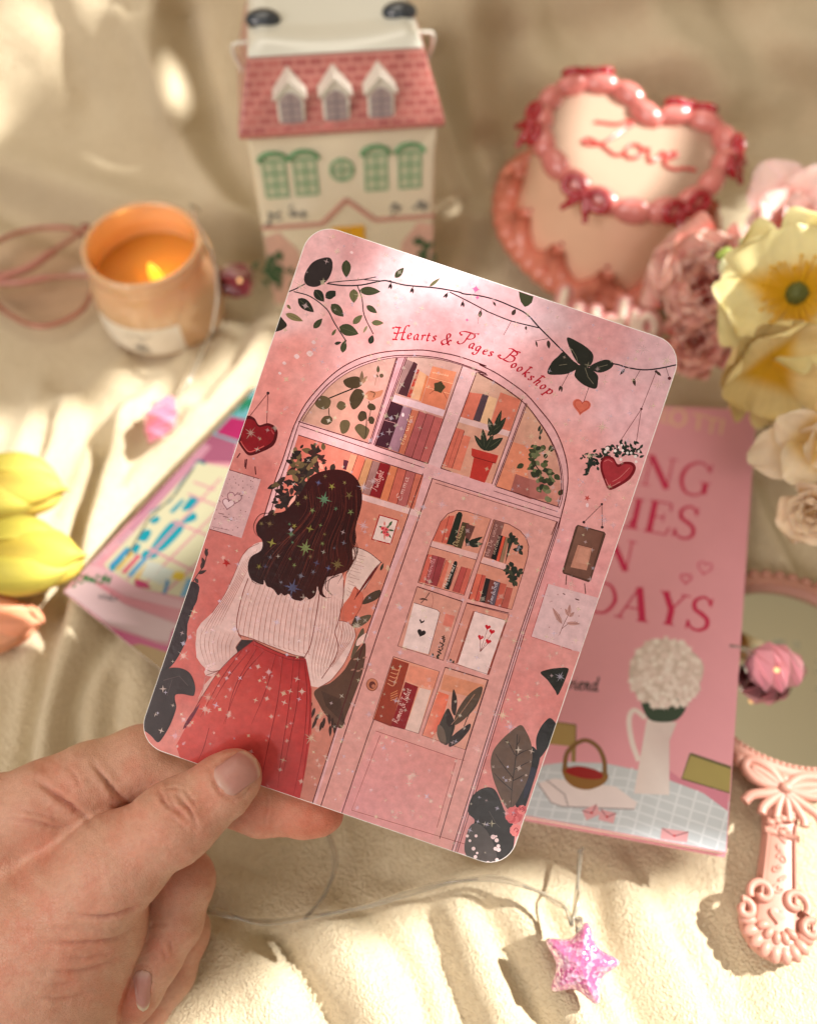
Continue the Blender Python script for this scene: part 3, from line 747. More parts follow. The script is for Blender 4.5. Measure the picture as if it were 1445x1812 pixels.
    # dark foliage behind her head and down the left window
    for k in range(120):
        t = rnd.random(); cx = 860 - 230 * t + rnd.gauss(0, 50); cy = 60 + 380 * t + rnd.gauss(0, 34)
        a = rnd.random() * 6.28; L_ = rnd.uniform(40, 95)
        if cx < 700 - (cy - 0) * .36: cx = 720 - cy * .36 + 15
        A.leaf(cx, cy, cx + L_ * .8 * math.cos(a), cy + L_ * .7 * math.sin(a), L_ * .40, rnd.choice([(64, 36, 34), (58, 48, 40), (100, 84, 58), (46, 34, 32), (120, 98, 68)] if t < .5 else [(44, 30, 30), (50, 38, 36), (62, 44, 40)]))
    A.line([(880, 30), (830, 120), (780, 200)], 9, (54, 40, 34), smooth=4); A.blob([(880, 140), (905, 150), (910, 180), (890, 175)], (206, 150, 130)); A.leaf(690, 425, 735, 345, 26, (212, 158, 144))
    for q in ([(1160, 1045), (1180, 1000), (1230, 965), (1275, 955), (1265, 1000), (1220, 1030)], [(1090, 1180), (1120, 1140), (1180, 1115), (1218, 1118), (1190, 1160), (1130, 1195)], [(1085, 1390), (1110, 1300), (1150, 1210), (1170, 1205), (1165, 1270), (1120, 1350)], [(1085, 1190), (1110, 1130), (1125, 1120), (1120, 1160)]): A.blob(q, rnd.choice([(96, 82, 66), (82, 66, 54), (104, 88, 70)]))
    A.blob([(850, 1610), (900, 1570), (960, 1545), (1040, 1470), (1080, 1405), (1130, 1340), (1180, 1300), (1160, 1480), (1060, 1750), (1020, 1840), (930, 1760), (880, 1680)], (98, 70, 56))
    A.blob([(1130, 1270), (1180, 1230), (1195, 1250), (1150, 1300), (1120, 1310)], (226, 190, 180)); A.leaf(1110, 820, 1292, 775, 26, (88, 76, 66)); A.leaf(1275, 830, 1295, 780, 18, (70, 66, 56))
    for x, y in ((1085, 1468), (1120, 1475), (1145, 1462), (1160, 1390), (1100, 1400)): A.leaf(x, y, x + 30, y - 8, 12, (160, 120, 104))
    for k in range(14): A.line([(900 + k * 9, 1600 + k * 4), (930 + k * 9, 1700 + k * 9)], 5, (76, 54, 44))
    A.use(230, 1120, .3114)
    for x, y, a in ((1050, 445, 2), (1075, 480, 2.3), (1105, 500, 1.8), (1138, 545, 1.6), (1165, 530, 1.7), (1060, 510, 2.2), (1130, 480, 1.5), (1035, 415, 2.3), (1150, 500, 1.6), (1095, 520, 2)): A.leaf(x, y - 20, x + 46 * math.cos(a), y + 46 * math.sin(a), 18, (70, 46, 40))
    # --- book, hand, pencil
    A.use(320, 780, .2768)
    A.poly([(1090, 672), (1150, 690), (1210, 720), (1278, 772), (1180, 930), (1100, 1025), (1060, 1150), (1025, 1050), (1060, 850)], (216, 190, 180))
    for k in range(13): A.line([(1085 - k * 2, 715 + k * 22), (1200 - k * 9 + rnd.uniform(-30, 8), 742 + k * 21)], 3, (176, 140, 132))
    A.line([(1095, 675), (1150, 690), (1210, 720), (1278, 775)], 4, LINE, smooth=4); A.line([(1278, 775), (1225, 860), (1170, 950)], 4, LINE)
    A.blob([(1108, 935), (1128, 945), (1160, 975), (1166, 1010), (1150, 1065), (1110, 1130), (1050, 1156), (1022, 1130), (1034, 1055), (1075, 1000)], (200, 112, 92)); A.line([(1110, 936), (1130, 960), (1110, 1015)], 4, (120, 50, 44), smooth=4); A.line([(1166, 1000), (1150, 1065), (1110, 1130)], 3, (120, 50, 44), smooth=4)
    A.leaf(1268, 782, 1102, 1022, 16, (110, 42, 40))
    # --- blouse
    BL = (222, 194, 188)
    A.grad([(505, 648), (470, 660), (432, 690), (390, 740), (340, 860), (280, 980), (210, 1090), (130, 1165), (102, 1210), (94, 1300), (100, 1385), (130, 1430), (160, 1458), (148, 1478), (160, 1502), (195, 1508), (245, 1468), (330, 1400), (362, 1355), (352, 1318), (388, 1270), (362, 1236), (460, 1268), (540, 1300), (640, 1338), (720, 1368), (792, 1382), (806, 1500), (828, 1568), (880, 1578), (960, 1530), (1040, 1430), (1092, 1320), (1116, 1250), (1106, 1196), (1062, 1160), (1012, 1150), (1040, 1000), (1040, 880), (1000, 760), (700, 620)],
           [((450, 720), BL), ((250, 1120), (212, 178, 172)), ((150, 1300), (222, 196, 190)), ((320, 1330), (206, 172, 164)), ((600, 1000), (216, 184, 176)), ((600, 1260), (226, 200, 192)), ((400, 1100), (204, 164, 156)), ((920, 1450), (226, 200, 192)), ((880, 1100), (206, 168, 160)), ((1060, 1240), (216, 186, 178)), ((1000, 1000), (216, 182, 174))])
    RIB = (176, 118, 106)
    for k in range(15):
        x0 = 420 + k * 32; x1 = 382 + k * 30 + (k - 7) * 2
        A.line([(x0 + 40, 880), ((x0 + x1) / 2 + 6, 1060), (x1, 1225 + k * 8), (x1 + 14, 1258 + k * 8)], 4.2, RIB, taper=(.5, .5), smooth=5)
    for k in range(6): A.line([(490 - k * 18, 690 + k * 16), (400 - k * 16, 880 + k * 12), (300 - k * 24, 1080 + k * 14), (250 - k * 24, 1180 + k * 12)], 4, RIB, taper=(.4, .4), smooth=5)
    for k in range(8): A.line([(135 + k * 30, 1195 + k * 6), (125 + k * 27, 1310), (160 + k * 22, 1430 - k * 4)], 3.6, RIB, taper=(.4, .4), smooth=5)
    for k in range(8): A.line([(910 + k * 18, 950 + k * 12), (880 + k * 22, 1200), (838 + k * 20, 1420), (850 + k * 15, 1545 - k * 14)], 4, RIB, taper=(.5, .4), smooth=5)
    for k in range(5): A.line([(1012 + k * 18, 1165), (1030 + k * 17, 1250), (1010 + k * 8, 1340), (960 + k * 6, 1430)], 3.6, RIB, taper=(.5, .4), smooth=5)
    DK = (134, 66, 58)
    A.line([(430, 880), (395, 980), (362, 1120), (358, 1200), (385, 1258)], 6, DK, smooth=5); A.line([(890, 940), (868, 1100), (830, 1300), (792, 1382)], 6, DK, smooth=5)
    A.line([(1040, 890), (1036, 1010), (1005, 1160), (985, 1225), (1005, 1310), (980, 1400), (900, 1520)], 5, DK, smooth=5); A.line([(370, 1240), (460, 1268), (540, 1300), (640, 1338), (720, 1368), (795, 1384)], 5, DK, smooth=4)
    A.line([(388, 1270), (352, 1320), (362, 1355), (300, 1425), (245, 1468), (160, 1500)], 4, DK, smooth=4); A.line([(165, 1465), (200, 1478), (246, 1468)], 4, DK)
    A.line([(500, 655), (430, 690), (385, 750), (330, 880), (270, 1000), (200, 1100)], 3, DK, smooth=4); A.line([(1010, 1150), (1060, 1160), (1105, 1196), (1116, 1250), (1092, 1320), (1040, 1430), (960, 1530), (880, 1578)], 3, DK, smooth=4)
    A.poly([(388, 1272), (470, 1275), (400, 1335), (362, 1355), (354, 1320)], (60, 40, 40))
    A.poly([(205, 1500), (232, 1490), (160, 1610), (110, 1650), (150, 1560)], (216, 176, 166))
    # --- skirt
    A.use(230, 1120, .3114)
    sk = [(702, 42), (650, 80), (590, 130), (500, 225), (430, 330), (370, 430), (315, 540), (262, 640), (300, 760), (500, 900), (965, 940), (1000, 760), (1030, 560), (1032, 320), (1000, 150), (985, 140), (900, 130), (800, 92)]
    A.grad(sk, [((720, 80), (160, 38, 42)), ((960, 170), (150, 30, 36)), ((820, 160), (182, 50, 48)), ((600, 200), (186, 66, 58)), ((700, 300), (204, 96, 80)), ((480, 340), (200, 92, 80)), ((400, 560), (206, 100, 92)), ((560, 560), (204, 96, 84)), ((850, 400), (196, 70, 62)), ((1000, 420), (164, 40, 44)), ((900, 700), (190, 72, 70)), ((760, 640), (192, 70, 66)), ((960, 880), (176, 62, 64)), ((620, 700), (180, 60, 58))])
    for q in ([(720, 90), (600, 300), (540, 520)], [(760, 105), (640, 250), (530, 520)], [(830, 120), (770, 330), (690, 520)], [(870, 130), (840, 380), (790, 620), (745, 840)], [(930, 140), (905, 400), (860, 700), (840, 880)], [(965, 145), (948, 400), (905, 620), (870, 800)], [(990, 150), (1005, 360), (985, 640), (930, 920)], [(1020, 300), (1022, 500), (975, 900)], [(640, 95), (520, 260), (400, 480)], [(450, 540), (420, 650), (390, 720)], [(680, 100), (560, 250), (470, 400)]): A.line(q, 4.5, (122, 24, 30), taper=(.7, .3), smooth=6)
    A.line([(705, 45), (800, 92), (900, 130), (988, 142)], 5, (104, 20, 28), smooth=4); A.line([(700, 66), (800, 112), (900, 150), (995, 160)], 3, (120, 24, 30), smooth=4)
    A.line([(700, 45), (590, 130), (500, 225), (430, 330), (370, 430), (315, 540)], 4, (110, 30, 34), smooth=4); A.leaf(300, 550, 400, 400, 22, (116, 40, 60))
    # --- hair
    A.use(320, 780, .2768)
    hair = [(790, 290), (815, 245), (850, 215), (920, 190), (1000, 183), (1070, 200), (1120, 240), (1150, 300), (1158, 380), (1140, 470), (1112, 560), (1116, 640), (1095, 700), (1100, 770), (1070, 825), (1010, 852), (955, 868), (930, 878), (905, 960), (925, 1000), (890, 985), (872, 930), (860, 985), (822, 1015), (800, 1000), (770, 1022), (715, 1012), (690, 980), (662, 990), (640, 975), (620, 988), (588, 945), (550, 930), (532, 890), (525, 920), (470, 900), (438, 865), (428, 800), (450, 740), (512, 700), (520, 640), (488, 600), (482, 540), (520, 490), (590, 465), (660, 450), (710, 400), (760, 340)]
    A.grad(hair, [((950, 260), (52, 14, 16)), ((1100, 400), (64, 16, 18)), ((700, 600), (42, 12, 16)), ((560, 800), (44, 10, 14)), ((820, 850), (70, 24, 20)), ((1050, 780), (82, 32, 26)), ((820, 450), (44, 10, 14)), ((1000, 650), (58, 18, 18))], smooth=4)
    for k in range(70):
        u = rnd.random(); x0 = 800 + 330 * u + rnd.uniform(-8, 8); y0 = 250 + 60 * abs(u - .5) + rnd.uniform(0, 80)
        x3 = 470 + 600 * u; y3 = 860 + 110 * math.sin(u * 3.14) + rnd.uniform(-60, 20)
        wv = rnd.uniform(10, 26)
        A.line([(x0, y0), (x0 - 20 + wv, y0 + 150), ((x0 + x3) / 2 + 20 - wv, (y0 + y3) / 2 + 40), (x3 + 40 + wv, y3 - 130), (x3, y3)], rnd.uniform(2, 4.5), rnd.choice([(98, 44, 36), (84, 32, 30), (38, 12, 16), (110, 54, 42), (44, 14, 18)]), taper=(.3, .3), smooth=6)
    for q in ([(470, 860), (500, 880), (505, 920)], [(560, 880), (570, 930), (620, 965), (650, 990)], [(640, 920), (660, 960), (690, 975)], [(880, 880), (880, 950), (920, 1000), (960, 1002)], [(930, 880), (925, 940), (960, 985)], [(720, 960), (730, 1010), (770, 1025)], [(800, 950), (830, 1000), (800, 1020)], [(1010, 860), (960, 880), (920, 910)], [(590, 462), (510, 470), (468, 530), (470, 580), (490, 610)], [(1110, 560), (1118, 620), (1105, 690)], [(440, 850), (460, 900), (500, 920)], [(1000, 850), (950, 890), (940, 950), (970, 990)]): A.line(q, 4, (66, 26, 26), taper=(1, .3), smooth=6)
    # --- door panes
    A.use(620, 840, .3183)
    L1 = [(375, 600), (410, 490), (450, 375), (480, 310), (500, 262), (540, 217), (590, 197), (640, 203), (780, 245), (630, 671)]
    R1 = [(795, 250), (880, 275), (940, 310), (975, 350), (990, 400), (985, 450), (960, 540), (895, 750), (655, 690)]
    L2 = [(370, 622), (620, 705), (515, 1033), (262, 953)]; R2 = [(645, 715), (880, 777), (768, 1112), (535, 1037)]
    L3 = [(238, 1012), (495, 1095), (378, 1440), (124, 1360)]; R3 = [(526, 1070), (762, 1140), (638, 1530), (398, 1450)]
    for q, col in ((L1, (208, 148, 128)), (R1, (206, 146, 126)), (L2, (206, 152, 136)), (R2, (206, 146, 130)), (L3, (220, 158, 134)), (R3, (212, 158, 140))): A.poly(q, col)
    def bks(lst):
        for a, b, c, d_, col in lst: A.poly([a, b, c, d_], col)
        for a, b, c, d_, col in lst: A.line([a, d_], 2.6, (96, 44, 40))
    bks([((500, 262), (548, 228), (508, 378), (456, 366), (202, 110, 92)), ((548, 228), (578, 228), (540, 386), (508, 378), (196, 102, 86)), ((590, 218), (622, 225), (578, 396), (534, 385), (44, 50, 42)), ((622, 262), (660, 272), (616, 412), (576, 400), (84, 72, 50)), ((642, 272), (692, 287), (668, 350), (640, 400), (112, 72, 66))])
    A.disc(606, 222, 15, (44, 50, 42))
    art_text(A, 'Dickinson', (592, 398), (634, 285), 13, (206, 176, 130))
    for x, y in ((735, 345), (738, 385), (700, 355), (715, 400), (640, 350), (660, 395)): A.leaf(655, 385, x, y, 24, (46, 48, 40))
    bks([((800, 255), (855, 270), (795, 472), (742, 456), (134, 92, 86)), ((826, 335), (846, 340), (808, 478), (780, 465), (40, 36, 36)), ((846, 340), (862, 346), (826, 484), (808, 478), (206, 92, 70)), ((862, 346), (882, 350), (848, 490), (826, 484), (150, 120, 96)), ((884, 345), (908, 356), (884, 420), (860, 494), (54, 62, 54))])
    art_text(A, 'the Defiance', (765, 455), (820, 275), 12, (206, 160, 150)); art_text(A, 'Vineland', (796, 460), (832, 345), 10, (210, 180, 160))
    A.poly([(450, 368), (712, 440), (700, 474), (440, 398)], (216, 176, 170)); A.poly([(738, 458), (868, 498), (858, 532), (722, 490)], (216, 176, 170))
    A.line([(440, 398), (700, 474)], 3, LINE); A.line([(722, 490), (858, 532)], 3, LINE)
    bks([((430, 442), (456, 446), (415, 604), (382, 596), (200, 106, 92)), ((456, 446), (488, 454), (448, 612), (415, 604), (158, 78, 82)), ((488, 454), (528, 466), (478, 622), (448, 612), (150, 66, 70)), ((530, 475), (552, 480), (505, 632), (478, 622), (206, 118, 98)), ((574, 490), (594, 495), (546, 640), (522, 634), (38, 40, 38)), ((594, 512), (616, 516), (566, 648), (546, 640), (206, 140, 122)), ((616, 510), (648, 520), (602, 658), (566, 648), (178, 86, 80)), ((648, 518), (672, 526), (634, 668), (602, 658), (198, 106, 92))])
    A.disc(583, 490, 10, (38, 40, 38))
    art_text(A, 'Cinderella', (430, 590), (472, 470), 12, (222, 160, 160)); art_text(A, 'The Duke and I', (530, 632), (584, 500), 10, (222, 210, 196))
    bks([((700, 550), (732, 556), (690, 702), (658, 692), (206, 112, 92)), ((732, 556), (752, 562), (712, 706), (690, 702), (190, 90, 78)), ((752, 574), (776, 580), (746, 714), (718, 706), (44, 40, 42)), ((776, 582), (804, 590), (776, 722), (746, 714), (126, 70, 62)), ((804, 590), (832, 600), (800, 728), (770, 722), (104, 92, 102)), ((832, 600), (868, 610), (832, 738), (800, 728), (188, 100, 84)), ((868, 624), (902, 632), (872, 748), (834, 738), (176, 96, 84))])
    art_text(A, 'Jane & Bell', (783, 716), (818, 604), 11, (206, 190, 196))
    for cx, cy in ((905, 375), (935, 420), (905, 510), (900, 560), (885, 350), (930, 540), (880, 530), (910, 590)):
        for k in range(5):
            a = rnd.random() * 6.28; A.leaf(cx, cy, cx + 34 * math.cos(a), cy + 34 * math.sin(a), 22, rnd.choice([(54, 58, 48), (70, 74, 58), (46, 52, 46)]))
    A.poly([(352, 712), (482, 752), (497, 768), (434, 1000), (288, 958)], (224, 202, 196)); A.line([(352, 712), (482, 752), (497, 768), (434, 1000)], 3, LINE)
    A.heart(396, 815, 14, 18, (60, 44, 44)); A.heart(398, 808, 9, 18, (224, 202, 196)); A.heart(393, 880, 24, 18, (50, 38, 40))
    A.line([(440, 655), (415, 690), (390, 715)], 4, (70, 44, 40)); A.leaf(415, 690, 380, 692, 9, (70, 50, 42)); A.leaf(412, 694, 430, 698, 8, (70, 50, 42)); A.line([(452, 660), (460, 700), (450, 740)], 2, (150, 90, 80), smooth=4)
    A.poly([(528, 772), (580, 786), (560, 850), (512, 836)], (208, 128, 112))
    for k in range(22): A.leaf(520 - k * 1.4 + rnd.uniform(-12, 12), 905 + k * 5, 520 - k * 1.4 + rnd.uniform(-16, 16), 893 + k * 5, 8, (78, 56, 48))
    for x, y in ((458, 1000), (480, 1008), (490, 1016), (560, 1030), (568, 1040)): A.leaf(x, y + 10, x + rnd.uniform(-14, 14), y - 8, 12, (64, 60, 46))
    A.poly([(688, 760), (862, 810), (757, 1114), (590, 1050)], (226, 202, 196)); A.poly([(862, 810), (870, 814), (768, 1114), (757, 1112)], (150, 70, 52)); A.poly([(680, 758), (690, 760), (596, 1050), (584, 1046)], (150, 84, 70))
    A.line([(688, 760), (862, 810)], 2.5, LINE)
    for x, y in ((762, 848), (785, 873), (722, 905), (765, 928)): A.line([(720, 985), ((x + 718) / 2, (y + 985) / 2 + 5), (x, y + 8)], 2.5, (120, 50, 50), smooth=4); A.heart(x, y, 16, 16, (190, 28, 48))
    A.poly([(238, 1020), (326, 1050), (226, 1402), (128, 1362)], (152, 66, 46)); A.poly([(304, 1152), (376, 1180), (302, 1418), (224, 1398)], (142, 30, 38)); A.poly([(384, 1185), (448, 1200), (377, 1440), (303, 1418)], (218, 190, 178)); A.poly([(330, 1060), (492, 1098), (468, 1190), (380, 1172), (302, 1142)], (218, 146, 122))
    art_text(A, 'Romeo & Juliet', (262, 1384), (338, 1195), 17, (226, 186, 176)); 
    for k in range(5): A.line([(205 + k * 6, 1160 - k * 20), (235 + k * 8, 1175 - k * 22), (255 + k * 6, 1150 - k * 22)], 4, (214, 156, 120), smooth=4)
    for k in range(4): A.line([(222, 1220 + k * 12), (262, 1200 + k * 14)], 3, (216, 150, 100))
    A.grad([(488, 1205), (548, 1226), (500, 1400), (450, 1466), (400, 1448)], [((520, 1230), (222, 120, 92)), ((420, 1440), (222, 150, 128)), ((480, 1400), (206, 90, 70))])
    A.poly([(520, 1110), (740, 1170), (720, 1250), (600, 1220), (500, 1195)], (206, 142, 112))
    for q, col in (([(500, 1480), (485, 1420), (510, 1350), (540, 1300), (560, 1330), (580, 1400), (540, 1500)], (72, 62, 54)), ([(570, 1195), (588, 1230), (592, 1280), (580, 1340), (560, 1300)], (62, 46, 42)), ([(575, 1390), (590, 1320), (640, 1240), (690, 1195), (730, 1178), (728, 1220), (690, 1300), (620, 1370)], (92, 74, 60)), ([(545, 1505), (560, 1460), (620, 1410), (665, 1385), (660, 1420), (610, 1480), (560, 1512)], (60, 46, 44)), ([(500, 1490), (480, 1440), (488, 1390), (520, 1420), (530, 1490)], (112, 96, 84)), ([(540, 1310), (530, 1350), (545, 1400), (575, 1390), (565, 1340)], (58, 42, 40))): A.blob(q, col)
    A.line([(560, 1390), (610, 1330), (690, 1220)], 3, (176, 132, 106), smooth=4); A.line([(550, 1500), (560, 1440), (575, 1380)], 4, (50, 36, 34)); A.line([(630, 1400), (660, 1330), (705, 1270)], 5, (70, 54, 46), smooth=4)
    # pane and door lines
    for q in (L1, R1, L2, R2, L3, R3): A.line(list(q) + [q[0]], 3.6, LINE)
    A.line([(645, 712), (880, 770)], 5, LINE); A.line([(370, 622), (620, 705)], 5, LINE); A.line([(526, 1072), (762, 1142)], 4, LINE)
    A.line([(452, 20), (1165, 242)], 4.5, LINE); A.line([(470, 45), (1150, 262)], 3, LINE)
    A.line([(140, 1425), (590, 1580)], 3, (150, 70, 66)); A.line([(590, 1580), (635, 1590)], 2, (150, 70, 66))
    A.use(0, 0, 1)
    A.line([(748, 838), (649, 1120), (552, 1424)], 1.7, LINE); A.line([(765, 846), (669, 1120), (567, 1428)], 1.7, LINE); A.line(c4([(130, 1360), (100, 1440)]) + [(603, 1444)], 1.6, LINE); A.line(c4([(165, 1450)]) + [(622, 1434)] + c5([(1900, 1200)]), 1.0, (150, 70, 66))
    A.line(c4([(1150, 262)]) + c6([(575, 0), (70, 1620)]), 1.7, LINE); A.line(c4([(1166, 242)]) + c6([(592, 0), (96, 1620)]), 1.4, LINE); A.line(c2([(605, 1790)]) + c6([(608, 0), (112, 1620)]), 1.2, LINE); A.line(c6([(345, 340), (180, 855), (-10, 1500)]), 1.5, LINE); A.line(c6([(115, 915), (-30, 1420)]), .9, (150, 70, 66)); A.line(c2([(595, 1745), (560, 1830)]), 1.3, LINE)
    A.use(620, 840, .3183); A.disc(120, 1168, 33, (150, 92, 70), n=24, ry=36); A.disc(120, 1166, 28, (196, 128, 100), n=24, ry=31); A.disc(121, 1170, 19, (110, 56, 48), n=20, ry=21); A.disc(127, 1176, 10, (186, 120, 96), n=14)
    # --- wall decorations, left
    A.use(0, 680, .346)
    A.line([(1370, 45), (1275, 165)], 3.5, (110, 46, 48)); A.line([(1370, 45), (1364, 200)], 3.5, (110, 46, 48)); A.disc(1370, 45, 8, (66, 40, 44))
    A.blob([(1325, 208), (1300, 172), (1262, 160), (1228, 190), (1216, 280), (1240, 330), (1275, 364), (1340, 345), (1400, 310), (1420, 250), (1405, 215), (1368, 198)], (92, 12, 24)); A.blob([(1323, 218), (1300, 186), (1266, 178), (1240, 205), (1232, 280), (1255, 325), (1280, 350), (1335, 328), (1388, 296), (1404, 250), (1390, 222), (1365, 212)], (142, 24, 38))
    A.line([(1230, 290), (1252, 325), (1278, 345), (1330, 325), (1350, 315)], 5, (206, 100, 96), smooth=4); A.line([(1386, 232), (1400, 255)], 5, (186, 80, 84)); 
    for a, b in (((1228, 352), (1212, 376)), ((1262, 382), (1256, 432)), ((1304, 420), (1308, 462)), ((1254, 384), (1252, 424))): A.line([a, b], 6, (96, 38, 42))
    A.use(320, 780, .2768)
    A.poly([(308, 185), (512, 246), (388, 622), (182, 564)], (206, 170, 170)); A.line([(308, 185), (500, 243)], 4, (110, 50, 52)); A.line([(182, 564), (330, 606)], 4, (110, 50, 52))
    A.heartline(340, 368, 46, 14, 5, (140, 96, 104)); A.heart(303, 402, 38, 12, (222, 194, 196)); A.heartline(303, 402, 38, 12, 5, (140, 96, 104))
    for k in range(70):
        x = rnd.uniform(0, 1); y = rnd.uniform(0, 1); A.disc(308 + 195 * x - 124 * y, 190 + 58 * x + 372 * y, rnd.uniform(1.5, 3.6), (112, 70, 70), n=6)
    for k in range(3): A.line([(240 + k * 30, 462 + k * 20), (275 + k * 26, 470 + k * 20)], 5, (130, 92, 92))
    A.line([(200, 548), (310, 572)], 3, (150, 110, 110)); A.star(292, 780, 30, 5, 20, (176, 40, 40), .4)
    A.line([(60, 930), (110, 850), (150, 790), (172, 690)], 6, (70, 44, 42), smooth=4)
    for a in ((150, 790, 135, 745, 22), (165, 740, 160, 685, 24), (110, 850, 165, 828, 22), (95, 880, 110, 912, 22), (80, 905, 62, 915, 20), (130, 820, 150, 760, 26)): A.leaf(*a, (66, 44, 42))
    A.blob([(50, 960), (85, 945), (108, 965), (100, 1030), (50, 1120), (40, 1220), (30, 1290), (-60, 1440), (-180, 1500), (-60, 1150)], (44, 28, 30))
    A.use(230, 1120, .3114)
    A.blob([(395, -260), (330, -60), (310, 30), (292, 90), (240, 170), (170, 216), (150, 240), (60, 260), (180, 40), (300, -260)], (54, 34, 40))
    A.blob([(160, 245), (190, 215), (240, 198), (300, 204), (345, 235), (370, 300), (366, 350), (350, 358), (300, 348), (260, 352), (256, 380), (262, 430), (230, 520), (190, 590), (158, 622), (120, 585), (80, 555), (40, 540)], (56, 40, 40))
    A.line([(190, 270), (280, 245), (330, 300)], 3, (96, 76, 74)); A.line([(240, 265), (210, 360)], 2, (96, 76, 74))
    A.line([(430, 250), (410, 340), (385, 390)], 5, (200, 140, 132))
    # --- right side
    A.use(820, 440, .2768)
    A.line([(1230, 785), (1135, 1025), (1000, 1230)], 3.5, (110, 56, 58)); A.line([(1135, 1025), (1100, 1258)], 3.5, (110, 56, 58)); A.disc(1230, 785, 9, (62, 40, 44)); A.disc(1135, 1024, 8, (86, 48, 50))
    for k in range(90):
        t = rnd.random(); x = 800 + 330 * t; y = 1275 + 75 * (1 - t) * (t < .4) + rnd.gauss(0, 26) + (60 * (t - .6) if t > .6 else 0); a = rnd.random() * 6.28
        A.leaf(x, y, x + 34 * math.cos(a), y + 30 * math.sin(a), 17, rnd.choice([(40, 52, 46), (34, 42, 38), (54, 64, 56)]))
    for k in range(12): A.leaf(830 - k * 3, 1340 + k * 9, 805 - k * 4 + rnd.uniform(-12, 12), 1360 + k * 8, 15, (44, 54, 48))
    for k in range(6): A.leaf(800 - k * 10, 1320 + rnd.uniform(-20, 20), 775 - k * 6, 1325 + rnd.uniform(-20, 30), 12, (64, 66, 58))
    A.blob([(985, 1378), (955, 1335), (905, 1328), (874, 1365), (876, 1420), (900, 1490), (932, 1542), (1010, 1510), (1070, 1465), (1100, 1405), (1080, 1368), (1030, 1362)], (120, 26, 38)); A.blob([(984, 1396), (950, 1348), (908, 1342), (888, 1372), (890, 1420), (912, 1480), (936, 1522), (1005, 1492), (1056, 1452), (1082, 1405), (1066, 1382), (1026, 1378)], (164, 58, 66))
    A.line([(905, 1470), (935, 1520), (1000, 1490)], 4, (206, 130, 126), smooth=4); A.line([(950, 1490), (1000, 1460), (1060, 1400)], 3, (206, 130, 126), smooth=4); A.line([(898, 1360), (925, 1350), (950, 1365)], 4, (206, 120, 120), smooth=4)
    for x, y, r_ in ((918, 1278, 13), (968, 1292, 10), (992, 1270, 8), (1015, 1290, 9), (1046, 1306, 9), (1070, 1306, 8), (1098, 1328, 10), (1102, 1362, 9), (1004, 1348, 10), (1118, 1296, 8), (905, 1298, 10), (1010, 1255, 7)): A.disc(x, y, r_, (226, 216, 210))
    A.line([(800, 885), (765, 985)], 3.5, (90, 56, 56)); A.heart(752, 1008, 58, 10, (206, 116, 96)); A.heartline(754, 1006, 47, 10, 4, (180, 80, 68))
    A.star(790, 1595, 22, 5, 10, (186, 84, 78), .4); A.disc(790, 1640, 9, (230, 204, 206), ry=14)
    A.use(620, 840, .3183)
    A.line([(1396, 165), (1296, 265)], 3, (70, 44, 46)); A.line([(1396, 165), (1398, 292)], 3, (70, 44, 46)); A.disc(1396, 164, 7, (62, 40, 44)); A.disc(1296, 264, 8, (62, 40, 44)); A.disc(1398, 292, 8, (62, 40, 44))
    A.poly([(1262, 278), (1410, 318), (1418, 330), (1335, 588), (1322, 598), (1182, 550), (1176, 538), (1250, 290)], (92, 66, 56)); A.grad([(1265, 286), (1404, 324), (1325, 586), (1186, 542)], [((1280, 310), (132, 98, 84)), ((1390, 340), (120, 82, 70)), ((1250, 520), (116, 84, 72)), ((1310, 420), (108, 74, 62))])
    A.poly([(1264, 388), (1342, 408), (1312, 532), (1222, 514)], (186, 136, 116)); A.line([(1264, 388), (1342, 408)], 3, (100, 62, 52)); A.poly([(1275, 402), (1330, 416), (1312, 500), (1250, 486)], (196, 146, 126))
    A.line([(1200, 558), (1196, 612)], 5, (84, 56, 50)); A.line([(1300, 605), (1306, 662)], 5, (84, 56, 50))
    A.poly([(1096, 606), (1480, 715), (1390, 1010), (1230, 976), (1003, 900)], (212, 182, 182)); A.line([(1096, 606), (1003, 900), (1230, 976)], 4, (176, 78, 78))
    A.line([(1160, 890), (1180, 840), (1215, 770)], 3, (120, 80, 74), smooth=4); A.line([(1170, 860), (1210, 830), (1260, 820)], 3, (120, 80, 74), smooth=4)
    for q in ((1175, 830, 1122, 740, 26), (1200, 825, 1275, 830, 22), (1212, 780, 1218, 722, 22), (1212, 785, 1192, 745, 20), (1215, 790, 1242, 765, 20)): A.leaf(*q, (186, 146, 138)); A.line([(q[0], q[1]), (q[2], q[3])], 2, (130, 84, 76))
    for k in range(14): A.disc(1080 + rnd.uniform(0, 190), 650 + rnd.uniform(0, 250), rnd.uniform(2, 4), (170, 130, 126), n=6)
    A.line([(1180, 660), (1192, 668)], 5, (100, 60, 60)); A.line([(1248, 690), (1270, 698)], 6, (100, 60, 60))
    A.use(780, 1120, .2428)
    A.blob([(725, 293), (760, 272), (830, 258), (920, 256), (920, 300), (855, 448), (830, 420), (780, 350)], (44, 44, 38))
    A.blob([(800, 622), (750, 655), (712, 715), (692, 780), (696, 850), (714, 918), (800, 800), (850, 700)], (42, 38, 38))
    A.blob([(655, 832), (700, 860), (720, 920), (660, 1130), (600, 1290), (540, 1250), (560, 1080), (640, 960)], (38, 32, 34)); A.blob([(640, 1000), (690, 1000), (640, 1160), (600, 1200)], (44, 40, 60))
    A.blob([(582, 672), (618, 715), (655, 800), (665, 900), (645, 1020), (600, 1140), (510, 1290), (450, 1232), (400, 1122), (370, 1022), (362, 930), (385, 850), (450, 770), (525, 705)], (104, 82, 68))
